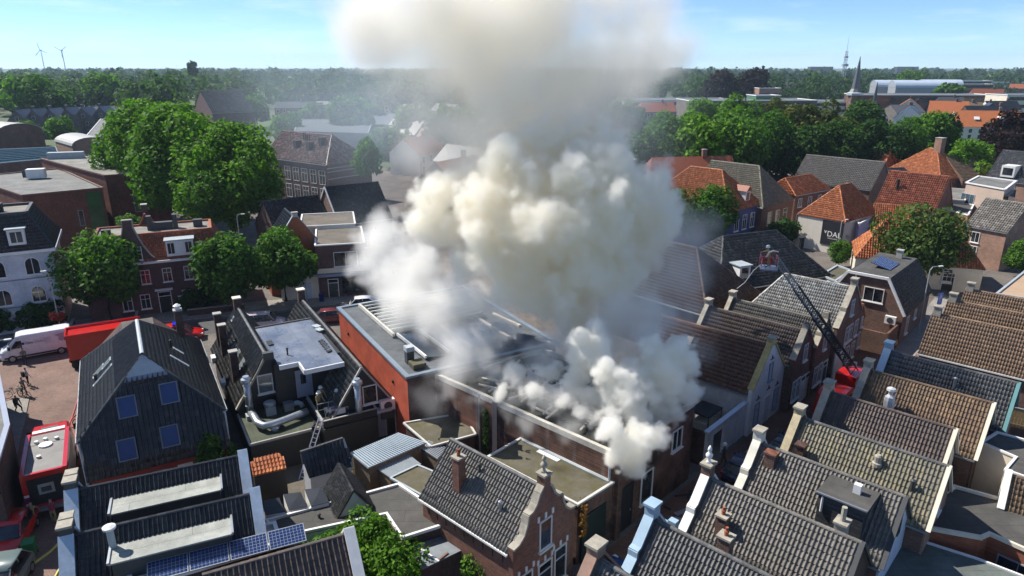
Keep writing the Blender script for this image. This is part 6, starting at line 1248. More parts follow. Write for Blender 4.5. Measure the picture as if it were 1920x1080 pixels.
P_('small', 'small sunlit tree between the big dark house and the black house', (-20.26, 40.50), 1.0, .6)
P_('garden', 'bright climbing shrub in the garden in front of the felt roof', (-7.72, 30.17), 1.15, .2, 'shrub', None, 'shrub'); P_('garden', 'dense garden shrub spreading over the yard corner', (-9.27, 29.19), 1.05, 1.8, 'shrub', None, 'shrub'); P_('garden', 'rounded garden shrub next to the grey membrane roof', (-5.88, 29.08), 1.1, 3.0, 'shrub', None, 'shrub'); P_('small', 'leafy shrub beneath the near house wall', (-1.76, 29.60), .8, 2.0, 'shrub', None, 'shrub')
P_('shrub', 'green creeper growing beside the corrugated shed', (-10.62, 41.35), .55, 0, 'shrub', None, 'shrub')
for k, (px, s_, key, lab) in enumerate((((24.07, 150.00, 2.21), 1.0, 'row_dark', 'dark park tree fading into the smoke'), ((29.85, 140.00, 3.32), .95, 'row_green', 'park tree at the edge of the smoke'), ((36.79, 138.00, 3.44), 1.0, 'row_bright', 'bright green park tree with visible trunk'), ((45.85, 142.00, 2.98), 1.0, 'row_green', 'broad green park tree beside the bright one'), ((54.08, 150.00, 1.63), .95, 'row_green', 'mid-green park tree behind the brown-fronted house'), ((63.08, 158.00, 0.89), 1.05, 'row_olive', 'yellow-olive park tree standing taller'), ((71.31, 160.00, 1.19), 1.1, 'row_olive', 'olive-topped park tree with pale leaves'), ((62.29, 146.00, 2.88), .8, 'row_dark', 'dark low park tree in front of the olive ones'), ((69.51, 148.00, 2.54), .85, 'row_dark', 'deep green park tree behind the long grey roof'), ((87.08, 175.00, 0.14), 1.0, 'row_dark', 'tall dark tree close to the church spire'), ((77.50, 150.00, 2.21), .85, 'row_dark', 'shadowy park tree behind the small orange roof'), ((83.89, 152.00, 1.88), .85, 'row_green', 'park tree behind the orange roofs'), ((94.13, 158.00, 1.51), .95, 'row_bright', 'sunlit light green park tree behind the tall chimney'), ((108.79, 175.00, 0.82), .9, 'cone', 'narrow dark conifer beside the sunlit tree'), ((93.15, 140.00, 4.96), .72, 'row_bright', 'vivid green tree in front of the orange town house'), ((109.52, 150.00, 3.39), 1.05, 'row_purple', 'dark purple-leaved beech at the edge of town'), ((79.91, 215.00, -1.02), 1.0, 'row_olive', 'olive tree in the back line of the park'), ((69.92, 215.00, -1.02), 1.0, 'row_green', 'tree in the back line of the park beside the olive one'), ((55.56, 205.00, 0.28), 1.0, 'row_bright', 'bright tree in the back line of the park'))): P_(key, lab, (px[0], px[1]), s_, k * 1.7)
for k, (px, s_, key, lab) in enumerate((((-222.91, 330.00, 2.65), 1.5, 'far_b', 'rounded pale green tree above the row houses'), ((-214.78, 330.00, 1.92), 1.2, 'far', 'green tree right of the rounded pale one'), ((-243.26, 420.00, 2.21), 1.5, 'far_b', 'bright crown behind the apartment row'), ((-227.36, 420.00, 2.21), 1.3, 'far', 'green crown beside the bright one behind the apartments'), ((-283.82, 400.00, 0.45), 1.5, 'far', 'dark crown at the edge of the left wood'), ((-170.14, 245.00, 2.15), .62, 'far', 'dark round tree beside the barrel vault'), ((-157.55, 245.00, 2.15), .66, 'far_b', 'light green small tree in front of the row houses'), ((-226.38, 460.00, -0.15), 1.4, 'far', 'hazy tree behind the gabled hall'), ((-355.83, 800.00, 3.04), 1.0, 'poplar', 'tall dark poplar standing above the horizon'), ((139.75, 480.00, 0.42), 1.5, 'far_purple', 'dark copper beech left of the white villa'), ((159.64, 480.00, 1.13), 1.6, 'far_purple', 'large copper beech behind the flat blocks'), ((145.16, 520.00, 2.01), 1.3, 'far', 'green tree in thin smoke beyond the flat blocks'), ((263.39, 430.00, 3.19), 1.2, 'far', 'dark green tree among the crimson roofs'), ((344.53, 620.00, 6.19), 1.5, 'far_b', 'pale willow behind the market roofs'), ((178.21, 262.00, 3.77), .55, 'far_b', 'small bright tree between the dark-fronted houses'))): P_(key, lab, (px[0], px[1]), s_, k * 1.1)
# far woods: one mass each side
def wood(name, label, n, fpx, fY, seed, mat, avoid=()):
    rs = np.random.RandomState(seed); pos, nn, tone, sz = [], [], [], []
    for i in range(n):
        Y = fY(rs); X = (fpx(rs) - 960) / 1280 * Y * 1.0; r = rs.uniform(5, 9.5) * (1 + Y / 5000); m = 130 if Y < 900 else 50
        if any(a < X / Y * 1280 + 960 < b and c < Y < d_ for a, b, c, d_ in avoid): continue
        hh = rs.uniform(7, 21); p, q, t = crown_points(rs, m, r, hh * .5, hh * .55, 8, .5); pos.append(p + np.array([X, Y, 0])); nn.append(q); tone.append(np.clip(t * .7 + rs.uniform(-.15, .35), 0, 1)); sz.append(np.full(m, r * .17 if Y < 900 else r * .34) * rs.uniform(.7, 1.3, m))
    pos, nn, tone, sz = map(np.concatenate, (pos, nn, tone, sz)); o = link(name, leaf_mesh(name, mat, pos, nn, sz, tone, rs, .8), kind='stuff', label=label, cat='woodland')
wood('woodland', 'dense far wood stretching to the horizon', 2000, lambda r: r.uniform(-900, 900), lambda r: 380 + 2300 * r.rand() ** 1.6, 21, leafmat('leaf_far', (.04, .085, .022), (.09, .15, .04)), ((-200, 260, 0, 400), (380, 560, 0, 420)))
wood('woodland', 'belt of mixed trees behind the town on the right', 1750, lambda r: r.uniform(880, 2700), lambda r: 520 + 2100 * r.rand() ** 1.7, 22, MATS['leaf_far'], ((1600, 1960, 0, 640),))
for k, px in enumerate(((-73.04, 230.00, 5.75), (-76.08, 270.00, 6.08), (-56.80, 240.00, 6.62), (-32.79, 190.00, 8.02), (-32.94, 240.00, 7.51), (-19.28, 210.00, 7.60), (21.48, 200.00, 7.02), (15.80, 230.00, 7.47), (36.87, 230.00, 7.47), (-59.33, 300.00, 4.87), (-116.57, 320.00, 5.76), (-11.88, 260.00, 6.86), (5.83, 190.00, 8.02))): P_('far' if k % 2 else 'far_b', 'rounded green tree between the veiled houses' if k % 2 else 'pale rounded tree between the veiled houses', (px[0], px[1]), .8 + (k % 3) * .15, k * 1.3, 'tree', 'green trees in the smoke' if k % 2 else 'pale trees in the smoke')

# ---------------------------------------------------------------- vehicles
def loft(secs, mirror=True):
    """secs: list of closed rings (same length)"""
    g = G(); n = len(secs[0]); vs = [p for s in secs for p in s]; fs = []
    for i in range(len(secs) - 1):
        for k in range(n): fs.append((i * n + k, i * n + (k + 1) % n, (i + 1) * n + (k + 1) % n, (i + 1) * n + k))
    fs += [tuple(range(n - 1, -1, -1)), tuple(range((len(secs) - 1) * n, len(secs) * n))]
    return g.add(vs, fs)
def ring(x, hw, z0, z1, hw1=None, r=.12):
    hw1 = hw1 or hw; return [(x, -hw * .94, z0), (x, hw * .94, z0), (x, hw, z0 + r), (x, hw, (z0 + z1) / 2), (x, hw1, z1 - r), (x, hw1 * .88, z1), (x, -hw1 * .88, z1), (x, -hw1, z1 - r), (x, -hw, (z0 + z1) / 2), (x, -hw, z0 + r)]
def wheel(root, x, y, r=.33, w_=.22):
    o = link('wheel', None, root, (x, y, r)); s = 1 if y > 0 else -1
    G().tube((0, -w_ / 2, 0), (0, w_ / 2, 0), r, n=16).obj('tyre', BLACK, o); G().tube((0, s * w_ / 2 - .01 * s, 0), (0, s * (w_ / 2 + .012), 0), r * .62, n=12).obj('rim', STEEL, o)
def car(label, loc, rz, pm, L=4.1, W=1.75, H=1.48, name='car', van=0, badge=False):
    t = thing(name, label, 'car' if not van else 'van', (*loc, 0), rz); h = L / 2; b = .95 if not van else 1.15
    st = [(-h, .72, .45, b * .78), (-h + .12, .84, .3, b * .96), (-h * .6, .875, .22, b), (h * .3, .875, .22, b), (h * .55, .87, .22, b * .95), (h - .35, .82, .25, b * .82), (h - .06, .72, .35, b * .66), (h, .6, .42, b * .55)]
    loft([ring(x, hw * W / 1.75, z0, z1) for x, hw, z0, z1 in st]).obj('body', pm, t, smooth=True)
    x0, x1, x2, x3 = (-h + .15, -h + .75, h * .12, h * .55) if not van else (-h + .06, -h + .2, h * .35, h * .62)
    k = W / 1.75; g0 = [ring(x0, .76 * k, b - .1, b + .03, .72 * k, .03), ring(x1, .78 * k, b - .1, H - .06, .60 * k, .05), ring(x2, .78 * k, b - .1, H - .04, .62 * k, .05), ring(x3, .76 * k, b - .1, b + .02, .70 * k, .03)]
    loft(g0).obj('window_glass', GLASS, t, smooth=False)
    loft([ring(x1 - .12, .57 * k, H - .10, H - .045, .5 * k, .01), ring((x1 + x2) / 2, .63 * k, H - .07, H, .56 * k, .02), ring(x2 + .1, .6 * k, H - .10, H - .04, .52 * k, .01)]).obj('roof', pm, t, smooth=True)
    for s in (-1, 1):
        for a, c in ((x0 + .1, x1), (x3 - .1, x2)): G().bar((a, s * .735 * k, b + .02), (c, s * .605 * k, H - .07), .07, .05).obj('pillar', pm, t)
        G().bar(((x1 + x2) / 2, s * .775 * k, b), ((x1 + x2) / 2, s * .635 * k, H - .07), .08, .04).obj('pillar', pm, t)
        G().obox((x2 + .25, s * (.92 * k), b + .06), (.18, .18, .13)).obj('mirror', pm, t)
        G().obox((h - .22, s * .62 * k, b * .66), (.3, .26, .14), -s * .35).obj('headlight', plain('headlight_glass', (.6, .63, .66), .08, .1), t); G().obox((-h + .06, s * .66 * k, b * .8), (.1, .2, .22)).obj('tail_light', plain('tail_light_red', (.4, .01, .01), .2, .1), t)
        for x in (-h + .75, h - .8): wheel(t, x, s * (W / 2 - .11), .32)
    G().obox((h - .01, 0, .42), (.06, .5, .11)).obj('number_plate', plain('yellow_plate', (.6, .45, .03), .4, .1), t)
    if badge: G().add([(h - .02, 0, .74), (h - .02, .07, .64), (h - .02, 0, .54), (h - .02, -.07, .64)], [(0, 1, 2, 3)]).obj('badge', STEEL, t)
    return t
car('red hatchback with its bonnet towards the yellow hose', (-29.61, 34.00), R(-72), RED, 4.0, 1.75, 1.5, badge=True); car('grey-green car parked behind the red hatchback', (-27.34, 29.97), R(-75), plain('grey_green_paint', (.12, .16, .16), .3, .1), 4.2, 1.75, 1.6)
c = car('red fire service car with blue light beside the chimney', (-34.32, 65.57), R(22), RED, 4.6, 1.85, 1.75); G().box(-.5, -.2, -.5, .5, 1.76, 1.9).obj('blue_light', plain('blue_lamp', (.01, .03, .5), .15, .1), c); G().box(-1.2, 1.2, -.93, -.915, .55, .75).obj('stripe', plain('blue_stripe', (.02, .03, .25), .4, .1), c)
car('maroon car with silver-blue roof parked beyond the black house', (-19.63, 70.89), R(12), paint('maroon_paint', (.16, .03, .035)), 4.3, 1.75, 1.5); car('white car half hidden in smoke at the shop', (-16.81, 75.12), R(10), VANW, 4.2, 1.75, 1.5); car('pale pink van parked beneath the street tree', (-26.88, 68.61), R(14), paint('pale_pink_paint', (.55, .45, .47)), 4.8, 1.9, 1.9, 'van', 1)
car('dark car in the lane beside the white garage wall', tuple(UN(-15.2, 46.0)), GA + R(90), DARKC, 4.3, 1.75, 1.48); car('dark blue car in the shadow of the lane below the white gable', tuple(UN(-16.3, 41.0)), GA + R(90), paint('navy_paint', (.02, .03, .07)), 4.1, 1.7, 1.5); car('black car parked in the lane past the mossy cottage', tuple(UN(-14.3, 40.5)), GA + R(94), paint('black_paint', (.012, .012, .014)), 4.4, 1.78, 1.5); c = car('blue-grey estate car under a red inflatable in the lane', tuple(UN(-13.6, 49.0)), GA + R(90), paint('blue_grey_paint', (.10, .14, .22)), 4.5, 1.8, 1.5)
t = thing('red_cover', 'bright red pointed cover lying on the blue-grey car', 'cover', (*UN(-13.7, 49.6), 1.5), GA + R(70)); loft([[(x, -w_, 0), (x, w_, 0), (x, w_ * 1.1, .28), (x, 0, .5 + .1 * w_), (x, -w_ * 1.1, .28)] for x, w_ in ((-1.0, .45), (-.3, .62), (.5, .5), (1.1, .06))]).obj('hull', RED, t, smooth=False); G().bar((-.9, 0, .56), (.5, 0, .58), .08).obj('seam', RED, t)
# white van with lettering
V = thing('white_van', 'white panel van with shop lettering parked in front of the white building', 'van', (-46.5, 61.75, 0), R(212.5)); L, W, H = 6.0, 2.05, 2.5; h = 3.0
loft([ring(x, hw, z0, z1, hw1, .15) for x, hw, z0, z1, hw1 in ((-h, 1.0, .5, 2.36, .9), (-h + .08, 1.025, .35, 2.48, .92), (1.0, 1.025, .3, 2.5, .92), (1.45, 1.025, .3, 2.42, .9), (2.1, 1.02, .3, 1.75, .86), (2.35, 1.0, .3, 1.3, .9), (2.8, .95, .35, 1.08, .85), (3.0, .82, .42, .85, .75))]).obj('body', VANW, V, smooth=False)
G().slab([(1.5, -.80, 2.37), (2.12, -.80, 1.70), (2.12, .80, 1.70), (1.5, .80, 2.37)][::-1] if False else [(2.14, -.80, 1.74), (2.14, .80, 1.74), (1.5, .80, 2.42), (1.5, -.80, 2.42)], .02).obj('windscreen', GLASS, V)
for s in (-1, 1):
    G().add([(1.05, s * 1.03, 1.35), (1.95, s * 1.03, 1.35), (1.75, s * 1.0, 1.75), (1.45, s * .965, 2.05), (1.05, s * .965, 2.05)], [(0, 1, 2, 3, 4)]).obj('side_window', GLASS, V)
    for x in (-1.95, 2.0): wheel(V, x, s * .92, .36, .25)
    G().obox((2.1, s * 1.15, 1.5), (.2, .22, .36)).obj('mirror', BLACK, V); G().obox((2.72, s * .72, .98), (.3, .32, .2), -s * .4).obj('headlight', MATS['headlight_glass'], V); G().box(-2.9, 2.6, s * 1.03 - .01, s * 1.03 + .01, .42, .58).obj('side_moulding', DGREY, V)
G().obox((2.99, 0, .55), (.1, 1.7, .35)).obj('bumper', DGREY, V)
LB = plain('blue_print', (.02, .02, .12), .5, .05); GP = plain('grey_print', (.35, .33, .42), .5, .05)
def vtext(s, x, z, size, m): return text(V, s, (x, 1.03, z), (R(90), 0, R(180)), size, m, 'lettering', .003)
vtext('Glas', .45, 1.62, .34, LB); vtext('Claes', -.35, 1.62, .34, GP)
o = G().tube((.95, 1.02, 1.72), (.95, 1.035, 1.72), .13, n=8).obj('logo', LB, V)
for k in range(5): G().box(-1.3 - .1 * (k % 2), -.75, 1.026, 1.034, 1.95 - k * .14, 1.98 - k * .14).obj('print_line', GP, V)
G().add([(-1.6, 1.03, 2.1), (-2.4, 1.03, 2.2), (-2.5, 1.03, 1.7), (-2.2, 1.03, 1.35), (-1.9, 1.03, 1.5), (-1.95, 1.03, 1.85)], [(0, 1, 2, 3, 4, 5)]).obj('print_motif', GP, V)
# red container on a truck
K = thing('red_container', 'red fire service container truck behind the big dark house', 'truck', (-41.0, 58.1, 0), R(30))
g = G(); g.box(0, 6.2, 0, 2.5, .95, 3.2); g.obj('container', RED, K)
for q in ((-.04, 6.24, -.06, .06, 3.2, 3.42), (-.04, 6.24, 2.44, 2.56, 3.2, 3.42), (-.06, .06, .06, 2.44, 3.2, 3.42)): G().box(*q).obj('rim', RED, K)
for k in range(7): G().box(.35 + k * .85, .5 + k * .85, -.07, -.003, 1.0, 3.18).obj('rib', RED, K)
for x in (.5, 1.5): wheel(K, x, .2, .45, .3)
G().box(0, 6.2, .4, 2.1, .55, .94).obj('chassis', BLACK, K); text(K, '63-', (1.75, -.075, 1.25), (R(90), 0, 0), .34, WHITE, 'number', .003)
G().box(-.08, 0.0, .2, .5, .7, 1.0).obj('tail_light', MATS['tail_light_red'], K); G().box(-.09, .0, .1, .45, 3.0, 3.2).obj('marker', MATS['blue_lamp'], K)
# fire engine
E_ = thing('fire_engine', 'red fire engine with grey roof and open pump compartment at its rear', 'fire engine', (-31.1, 40.2, 0), R(120.3)); h = 4.1
g = G(); g.box(-h, 1.6, -1.25, 1.25, .75, 2.95); g.obj('body', RED, E_)
loft([ring(x, hw, .6, z1, hw1, .18) for x, hw, z1, hw1 in ((1.68, 1.22, 2.75, 1.15), (2.6, 1.22, 2.78, 1.15), (3.6, 1.2, 2.7, 1.1), (3.95, 1.15, 2.2, 1.05), (4.1, 1.08, 1.5, 1.0))]).obj('cab', RED, E_)
G().slab([(3.99, -.95, 1.75), (3.99, .95, 1.75), (3.66, .95, 2.62), (3.66, -.95, 2.62)], .02).obj('windscreen', GLASS, E_)
G().box(-h + .15, 1.5, -1.0, 1.0, 2.95, 3.0).obj('roof_deck', plain('grey_roof_deck', (.17, .165, .155), .6, .2, 1.5, dirt=.4), E_)
for s in (-1, 1): G().box(-h, 1.6, s * 1.13 - .12, s * 1.13 + .12, 2.952, 3.14).obj('side_rail', RED, E_)
G().box(-h, -h + .2, -1.0, 1.0, 2.952, 3.1).obj('rear_rail', RED, E_); G().box(-.03, .03, -1.0, 1.0, 3.0, 3.012).obj('deck_joint', DGREY, E_)
G().box(1.9, 2.3, -.95, .95, 2.79, 2.97).obj('light_bar', WHITE, E_); G().box(2.5, 2.9, -.5, .5, 2.79, 2.84).obj('hatch', DGREY, E_)
for x, y in ((.3, .6), (.3, -.55), (-1.9, .35), (.5, .1)): o = G().tube((x, y, 3.0), (x, y, 3.16), .13, n=10).obj('roof_fitting', WHITE, E_)
o = G().lathe([(.42, 3.0), (.4, 3.1), (.1, 3.16)], (-.3, .05, 0), 12).obj('roof_dome', WHITE, E_)
G().box(-h - .03, -h + .02, -.95, .95, .95, 2.75).obj('pump_bay', BLACK, E_); G().box(-h - .06, -h - .02, -.4, .45, 1.6, 2.3).obj('pump_panel', STEEL, E_); G().box(-h - .065, -h - .055, -.25, .3, 1.75, 2.1).obj('gauge_panel', DGREY, E_); G().box(-h - .3, -h, -1.2, 1.2, .55, .75).obj('rear_step', STEEL, E_)
for s in (-1, 1):
    for k in range(3): G().box(-h - .035, -h - .005, s * 1.1 - .13, s * 1.1 + .13, 1.0 + k * .3, 1.15 + k * .3).obj('chevron', WHITE if k % 2 == 0 else MATS['blue_stripe'], E_)
    for x in (-2.4, 2.7): wheel(E_, x, s * 1.1, .48, .32)
    for k in range(3): G().box(-3.8 + k * 1.75, -2.2 + k * 1.75, s * 1.252, s * 1.262, 1.0, 2.6).obj('locker_shutter', STEEL, E_)
    G().box(-h, 3.6, s * 1.254, s * 1.266, .8, .98).obj('reflective_stripe', WHITE, E_); G().obox((3.7, s * 1.4, 2.1), (.15, .25, .45)).obj('mirror', BLACK, E_)
# ladder truck, turntable ladder and rescue cage
LT = thing('ladder_truck', 'red ladder truck in the lane carrying the raised turntable ladder', 'fire engine', (*UN(-14.6, 53.0), 0), GA + R(90))
loft([ring(x, 1.2, .5, z1, 1.1, .15) for x, z1 in ((-.9, 1.5), (-.7, 2.3), (-.4, 2.75), (1.2, 2.75), (1.3, 2.7))]).obj('cab', RED, LT); G().slab([(-.78, .95, 1.6), (-.78, -.95, 1.6), (-.46, -.95, 2.65), (-.46, .95, 2.65)], .02).obj('windscreen', GLASS, LT)
for s in (-1, 1):
    G().box(-.3, .9, s * 1.2 - .015, s * 1.2 + .015, 1.6, 2.45).obj('side_window', GLASS, LT)
    for x in (.3, 4.5, 6.0): wheel(LT, x, s * 1.08, .48, .3)
G().box(1.35, 8.4, -1.2, 1.2, .75, 1.7).obj('chassis_body', RED, LT); G().tube((3.3, 0, 1.7), (3.3, 0, 2.3), 1.0, n=16).obj('turntable', RED, LT); G().box(2.4, 4.6, -.8, .8, 2.3, 3.1).obj('ladder_base', RED, LT); text(LT, 'BRANDWEER', (3.5, -.815, 2.5), (R(90), 0, 0), .4, WHITE, 'lettering', .003)
G().obox((7.9, .9, 1.95), (.3, .3, .45)).obj('lamp', WHITE, LT)
p0 = Vector((*UN(-14.6, 56.3), 3.1)); p1 = Vector((20.9, 52.9, 12.15)); dL = (p1 - p0).normalized(); sd = dL.cross(Vector((0, 0, 1))).normalized(); up_ = sd.cross(dL)
LD = thing('turntable_ladder', 'long black lattice ladder rising from the ladder truck over the roofs', 'ladder', tuple(p0)); BLK = plain('black_steel', (.035, .036, .038), .4, .3, 3); LL = (p1 - p0).length
for sec, (a, b, w_, hh, off) in enumerate(((0, .5, .95, .62, 0), (.12, .75, .8, .5, .06), (.3, 1.0, .66, .4, .12))):
    q = link('ladder_section', None, LD)
    for s in (-1, 1):
        for z in (0, 1): G().bar(dL * LL * a + sd * (s * w_ / 2) + up_ * (off + z * hh), dL * LL * b + sd * (s * w_ / 2) + up_ * (off + z * hh), .085).obj('rail', BLK if sec < 2 else plain('grey_steel', (.24, .245, .25), .4, .2, 3), q)
    g = G(); n = int(LL * (b - a) / .33)
    for i in range(n): c = dL * (LL * a + i * .33); g.bar(c - sd * (w_ / 2) + up_ * off, c + sd * (w_ / 2) + up_ * off, .045)
    g.obj('rung', BLK if sec else STEEL, q, kind='stuff'); g = G()
    for i in range(int(n / 2)):
        for s in (-1, 1): c = dL * (LL * a + i * .66) + sd * (s * w_ / 2); g.bar(c + up_ * off, c + dL * .33 + up_ * (off + hh), .045); g.bar(c + dL * .33 + up_ * (off + hh), c + dL * .66 + up_ * off, .045)
    g.obj('bracing', BLK if sec < 2 else MATS['grey_steel'], q, kind='stuff')
G().bar(dL * 1.5 + sd * .5 + up_ * .1, dL * 5 + sd * .5 + up_ * .1, .05, .12).obj('yellow_stripe', plain('yellow_mark', (.6, .5, .05), .4, .1), LD)
cg = p1 + dL * .35; CG = thing('rescue_cage', 'red and grey rescue cage at the tip of the ladder', 'cage', tuple(cg - Vector((0, 0, 1.0))), math.atan2(dL.y, dL.x))
CG.scale = (.85, .85, .9); G().box(-.75, .75, -.9, .9, 0, .12).obj('floor', BLUEG, CG)
for x in (-.72, .72):
    for y in (-.87, .87): G().bar((x, y, .1), (x, y, 1.1), .07).obj('post', STEEL, CG)
for z in (.6, 1.1):
    for q in (((-.72, -.87), (.72, -.87)), ((.72, -.87), (.72, .87)), ((.72, .87), (-.72, .87)), ((-.72, .87), (-.72, -.87))): G().bar((*q[0], z), (*q[1], z), .06).obj('rail', plain('dark_red_rail', (.25, .02, .02), .4, .1), CG)
for q in ((-.78, -.6), (-.3, -.93), (.4, -.93), (.78, -.2)): G().obox((*q, .55), (.3 if abs(q[1]) > .8 else .08, .08 if abs(q[1]) > .8 else .3, .6)).obj('red_panel', plain('bright_red_panel', (.5, .02, .02), .3, .1), CG)
G().path([(.3, .3, 1.1), (.1, .5, 1.6), (-.2, .5, 1.75), (-.7, .55, 1.7)], [.09, .09, .08, .06], 8).obj('water_cannon', CREAM, CG); G().path([(.6, -.2, .3), (1.2, -.5, -.4), (1.9, -.4, -1.6), (2.6, -.2, -2.2)], .03).obj('hose', plain('pale_hose', (.5, .5, .5), .5, .1), CG)
# ---------------------------------------------------------------- people
SKIN = plain('skin', (.42, .24, .17), .6, .1); HAIR = plain('dark_hair', (.03, .02, .015), .7, .2); TURN = plain('turnout_tan', (.28, .22, .11), .8, .2, 6); TURN_D = plain('turnout_dark', (.06, .06, .05), .8, .2, 6); HIVIS = plain('hivis_yellow', (.55, .6, .1), .6, .1); HELM = plain('helmet_white', (.72, .74, .70), .25, .05); NAVY = plain('navy_cloth', (.02, .024, .04), .85, .2); SHIRT = plain('white_shirt', (.62, .62, .64), .85, .1); GREYC = plain('grey_cloth', (.18, .17, .16), .85, .2); TAUPE = plain('khaki_cloth', (.22, .18, .12), .85, .2)
def person(label, loc, rz, top, bottom, lean=0, arm=((.25, .1), (.25, .1)), knee=0, helmet=None, shoes=BLACK, hair=True, h=1.76, bend=(.2, .2), stride=.12, bareleg=False, barearm=False):
    """one continuous skinned figure; x is forward. arm: (forward, side) raise in radians for each arm"""
    t = thing('person', label, 'person', loc, rz); k = h / 1.76
    hipz = .92 - knee * .38; hx = -knee * .18; cl, sl_ = math.cos(lean), math.sin(lean)
    def tor(d, y=0): return (hx + sl_ * d, y, hipz + cl * d)
    J = {'pel': (tor(0), .15, .11), 'wai': (tor(.2), .135, .10), 'che': (tor(.42), .165, .12), 'nec': (tor(.56), .06, .06), 'hd0': (tor(.64), .075, .085), 'hd1': (tor(.76), .085, .10), 'hd2': (tor(.84), .05, .06)}
    Ed = [('pel', 'wai'), ('wai', 'che'), ('che', 'nec'), ('nec', 'hd0'), ('hd0', 'hd1'), ('hd1', 'hd2')]
    for s, n in ((1, 'l'), (-1, 'r')):
        f, sd_ = arm[0 if s > 0 else 1]; b_ = bend[0 if s > 0 else 1]; sh = Vector(tor(.47, s * .19))
        d = Vector((math.sin(f), s * math.sin(sd_) * math.cos(f), -math.cos(f) * math.cos(sd_))).normalized(); el = sh + d * .29; d2 = Vector((math.sin(f + b_), d.y * .6, -math.cos(f + b_))).normalized(); wr = el + d2 * .25; hn = wr + d2 * .10
        J.update({n + 'sh': (tuple(sh), .065, .065), n + 'el': (tuple(el), .045, .045), n + 'wr': (tuple(wr), .032, .032), n + 'hn': (tuple(hn), .04, .025)}); Ed += [('che', n + 'sh'), (n + 'sh', n + 'el'), (n + 'el', n + 'wr'), (n + 'wr', n + 'hn')]
        st = s * stride; J.update({n + 'hp': ((hx, s * .1, hipz - .05), .095, .095), n + 'kn': ((st * .5 + knee * .25, s * .11, .48 - knee * .06), .065, .065), n + 'an': ((st - .03, s * .11, .09), .042, .042), n + 'to': ((st + .15, s * .12, .035), .04, .03)}); Ed += [('pel', n + 'hp'), (n + 'hp', n + 'kn'), (n + 'kn', n + 'an'), (n + 'an', n + 'to')]
    names = list(J); me = bpy.data.meshes.new('body'); me.from_pydata([tuple(c * k for c in J[n][0]) for n in names], [(names.index(a), names.index(b)) for a, b in Ed], [])
    o = bpy.data.objects.new('tmp', me); sk = o.modifiers.new('skin', 'SKIN'); sk.use_smooth_shade = True
    for i, n in enumerate(names): o.data.skin_vertices[0].data[i].radius = (J[n][1] * k, J[n][2] * k); o.data.skin_vertices[0].data[i].use_root = n == 'pel'
    o.modifiers.new('sub', 'SUBSURF').levels = 1; bm = baked(o); bm.name = 'body'
    mats = [SKIN, top, bottom, shoes, HAIR]; bm.materials.clear(); [bm.materials.append(m) for m in mats]
    P_a = {n: Vector(J[n][0]) * k for n in names}
    seg = [(P_a[a], P_a[b], 0 if a in ('nec', 'hd0', 'hd1') or b in ('lhn', 'rhn') else (0 if barearm and b in ('lwr', 'rwr') else 1) if b in ('lel', 'rel', 'lwr', 'rwr', 'wai', 'che', 'lsh', 'rsh', 'nec') else 3 if b in ('lto', 'rto') else (0 if bareleg and b in ('lan', 'ran') else 2)) for a, b in Ed]
    for p in bm.polygons:
        c = p.center; best = min(seg, key=lambda q: ((c - q[0]) - (q[1] - q[0]) * max(0, min(1, (c - q[0]).dot(q[1] - q[0]) / (q[1] - q[0]).length_squared))).length); mi = best[2]
        if mi == 0 and hair and c.z > P_a['hd1'].z - .0 and (c - P_a['hd1']).dot(Vector((1, 0, 0))) < .06: mi = 4
        p.material_index = mi
    b = link('body', bm, t)
    if helmet: hd = P_a['hd1']; G().lathe([(.155, -.02), (.15, .05), (.13, .11), (.07, .155), (.01, .165)], tuple(hd + Vector((0, 0, .0))), 12).obj('helmet', helmet, t, smooth=True); G().lathe([(.19, -.03), (.155, -.015), (.15, .02)], tuple(hd), 12).obj('helmet_brim', helmet, t)
    return t
def pack(t, z0, z1, m): G().box(-.34, -.16, -.15, .15, z0, z1).obj('backpack', m, t)
person('pedestrian in grey standing beside the white van bonnet', (-46.16, 59.35, 0), R(-60), GREYC, NAVY); t = person('man in white shirt and dark trousers with a black backpack', (-42.88, 54.92, 0), R(60), SHIRT, NAVY); pack(t, .95, 1.45, BLACK)
person('cyclist in grey shirt and shorts standing over a bicycle', (-41.88, 52.96, 0), R(-20), GREYC, NAVY, arm=((.8, .1), (.8, .1)), bareleg=True, barearm=True); person('seated person in dark clothes at the foot of the corner building', (-40.28, 49.92, .12), R(-30), NAVY, NAVY, knee=.75, lean=.1, stride=.3)
person('firefighter in tan gear stooping behind the fire engine', (-29.35, 35.35, 0), R(110), TURN, TURN, lean=.35, arm=((.9, .2), (.5, .6)), hair=True); person('firefighter with red shirt reaching into the pump bay', (-28.35, 35.75, 0), R(115), plain('dark_red_shirt', (.22, .03, .05), .85, .2), TURN, lean=.2, arm=((1.2, .1), (1.1, .1)))
tz = 2.64; TP = lambda x, y: (*XY2(-49.2 + x, 7.5 + y), tz)
person('helmeted firefighter standing nearest the terrace door', TP(2.3, 3.1), R(-60), TURN, TURN_D, helmet=HELM, arm=((.7, .3), (.6, .3)), lean=.15); person('helmeted firefighter at the railing beside the ladder top', TP(3.0, 2.75), R(-50), TURN, TURN_D, helmet=HELM, arm=((.9, .1), (.5, .2)), lean=.2); person('helmeted firefighter leaning over the terrace railing', TP(3.0, 4.1), R(-70), TURN, TURN_D, helmet=HELM, lean=.5, arm=((1.1, .2), (1.1, .2)))
person('firefighter in navy shirt climbing the ladder to the terrace', (*XY2(-49.2 + 5.0, 7.5 + 1.75), 1.55), R(-10), NAVY, TAUPE, lean=.25, arm=((1.5, .1), (1.3, .1)), knee=.25, barearm=True)
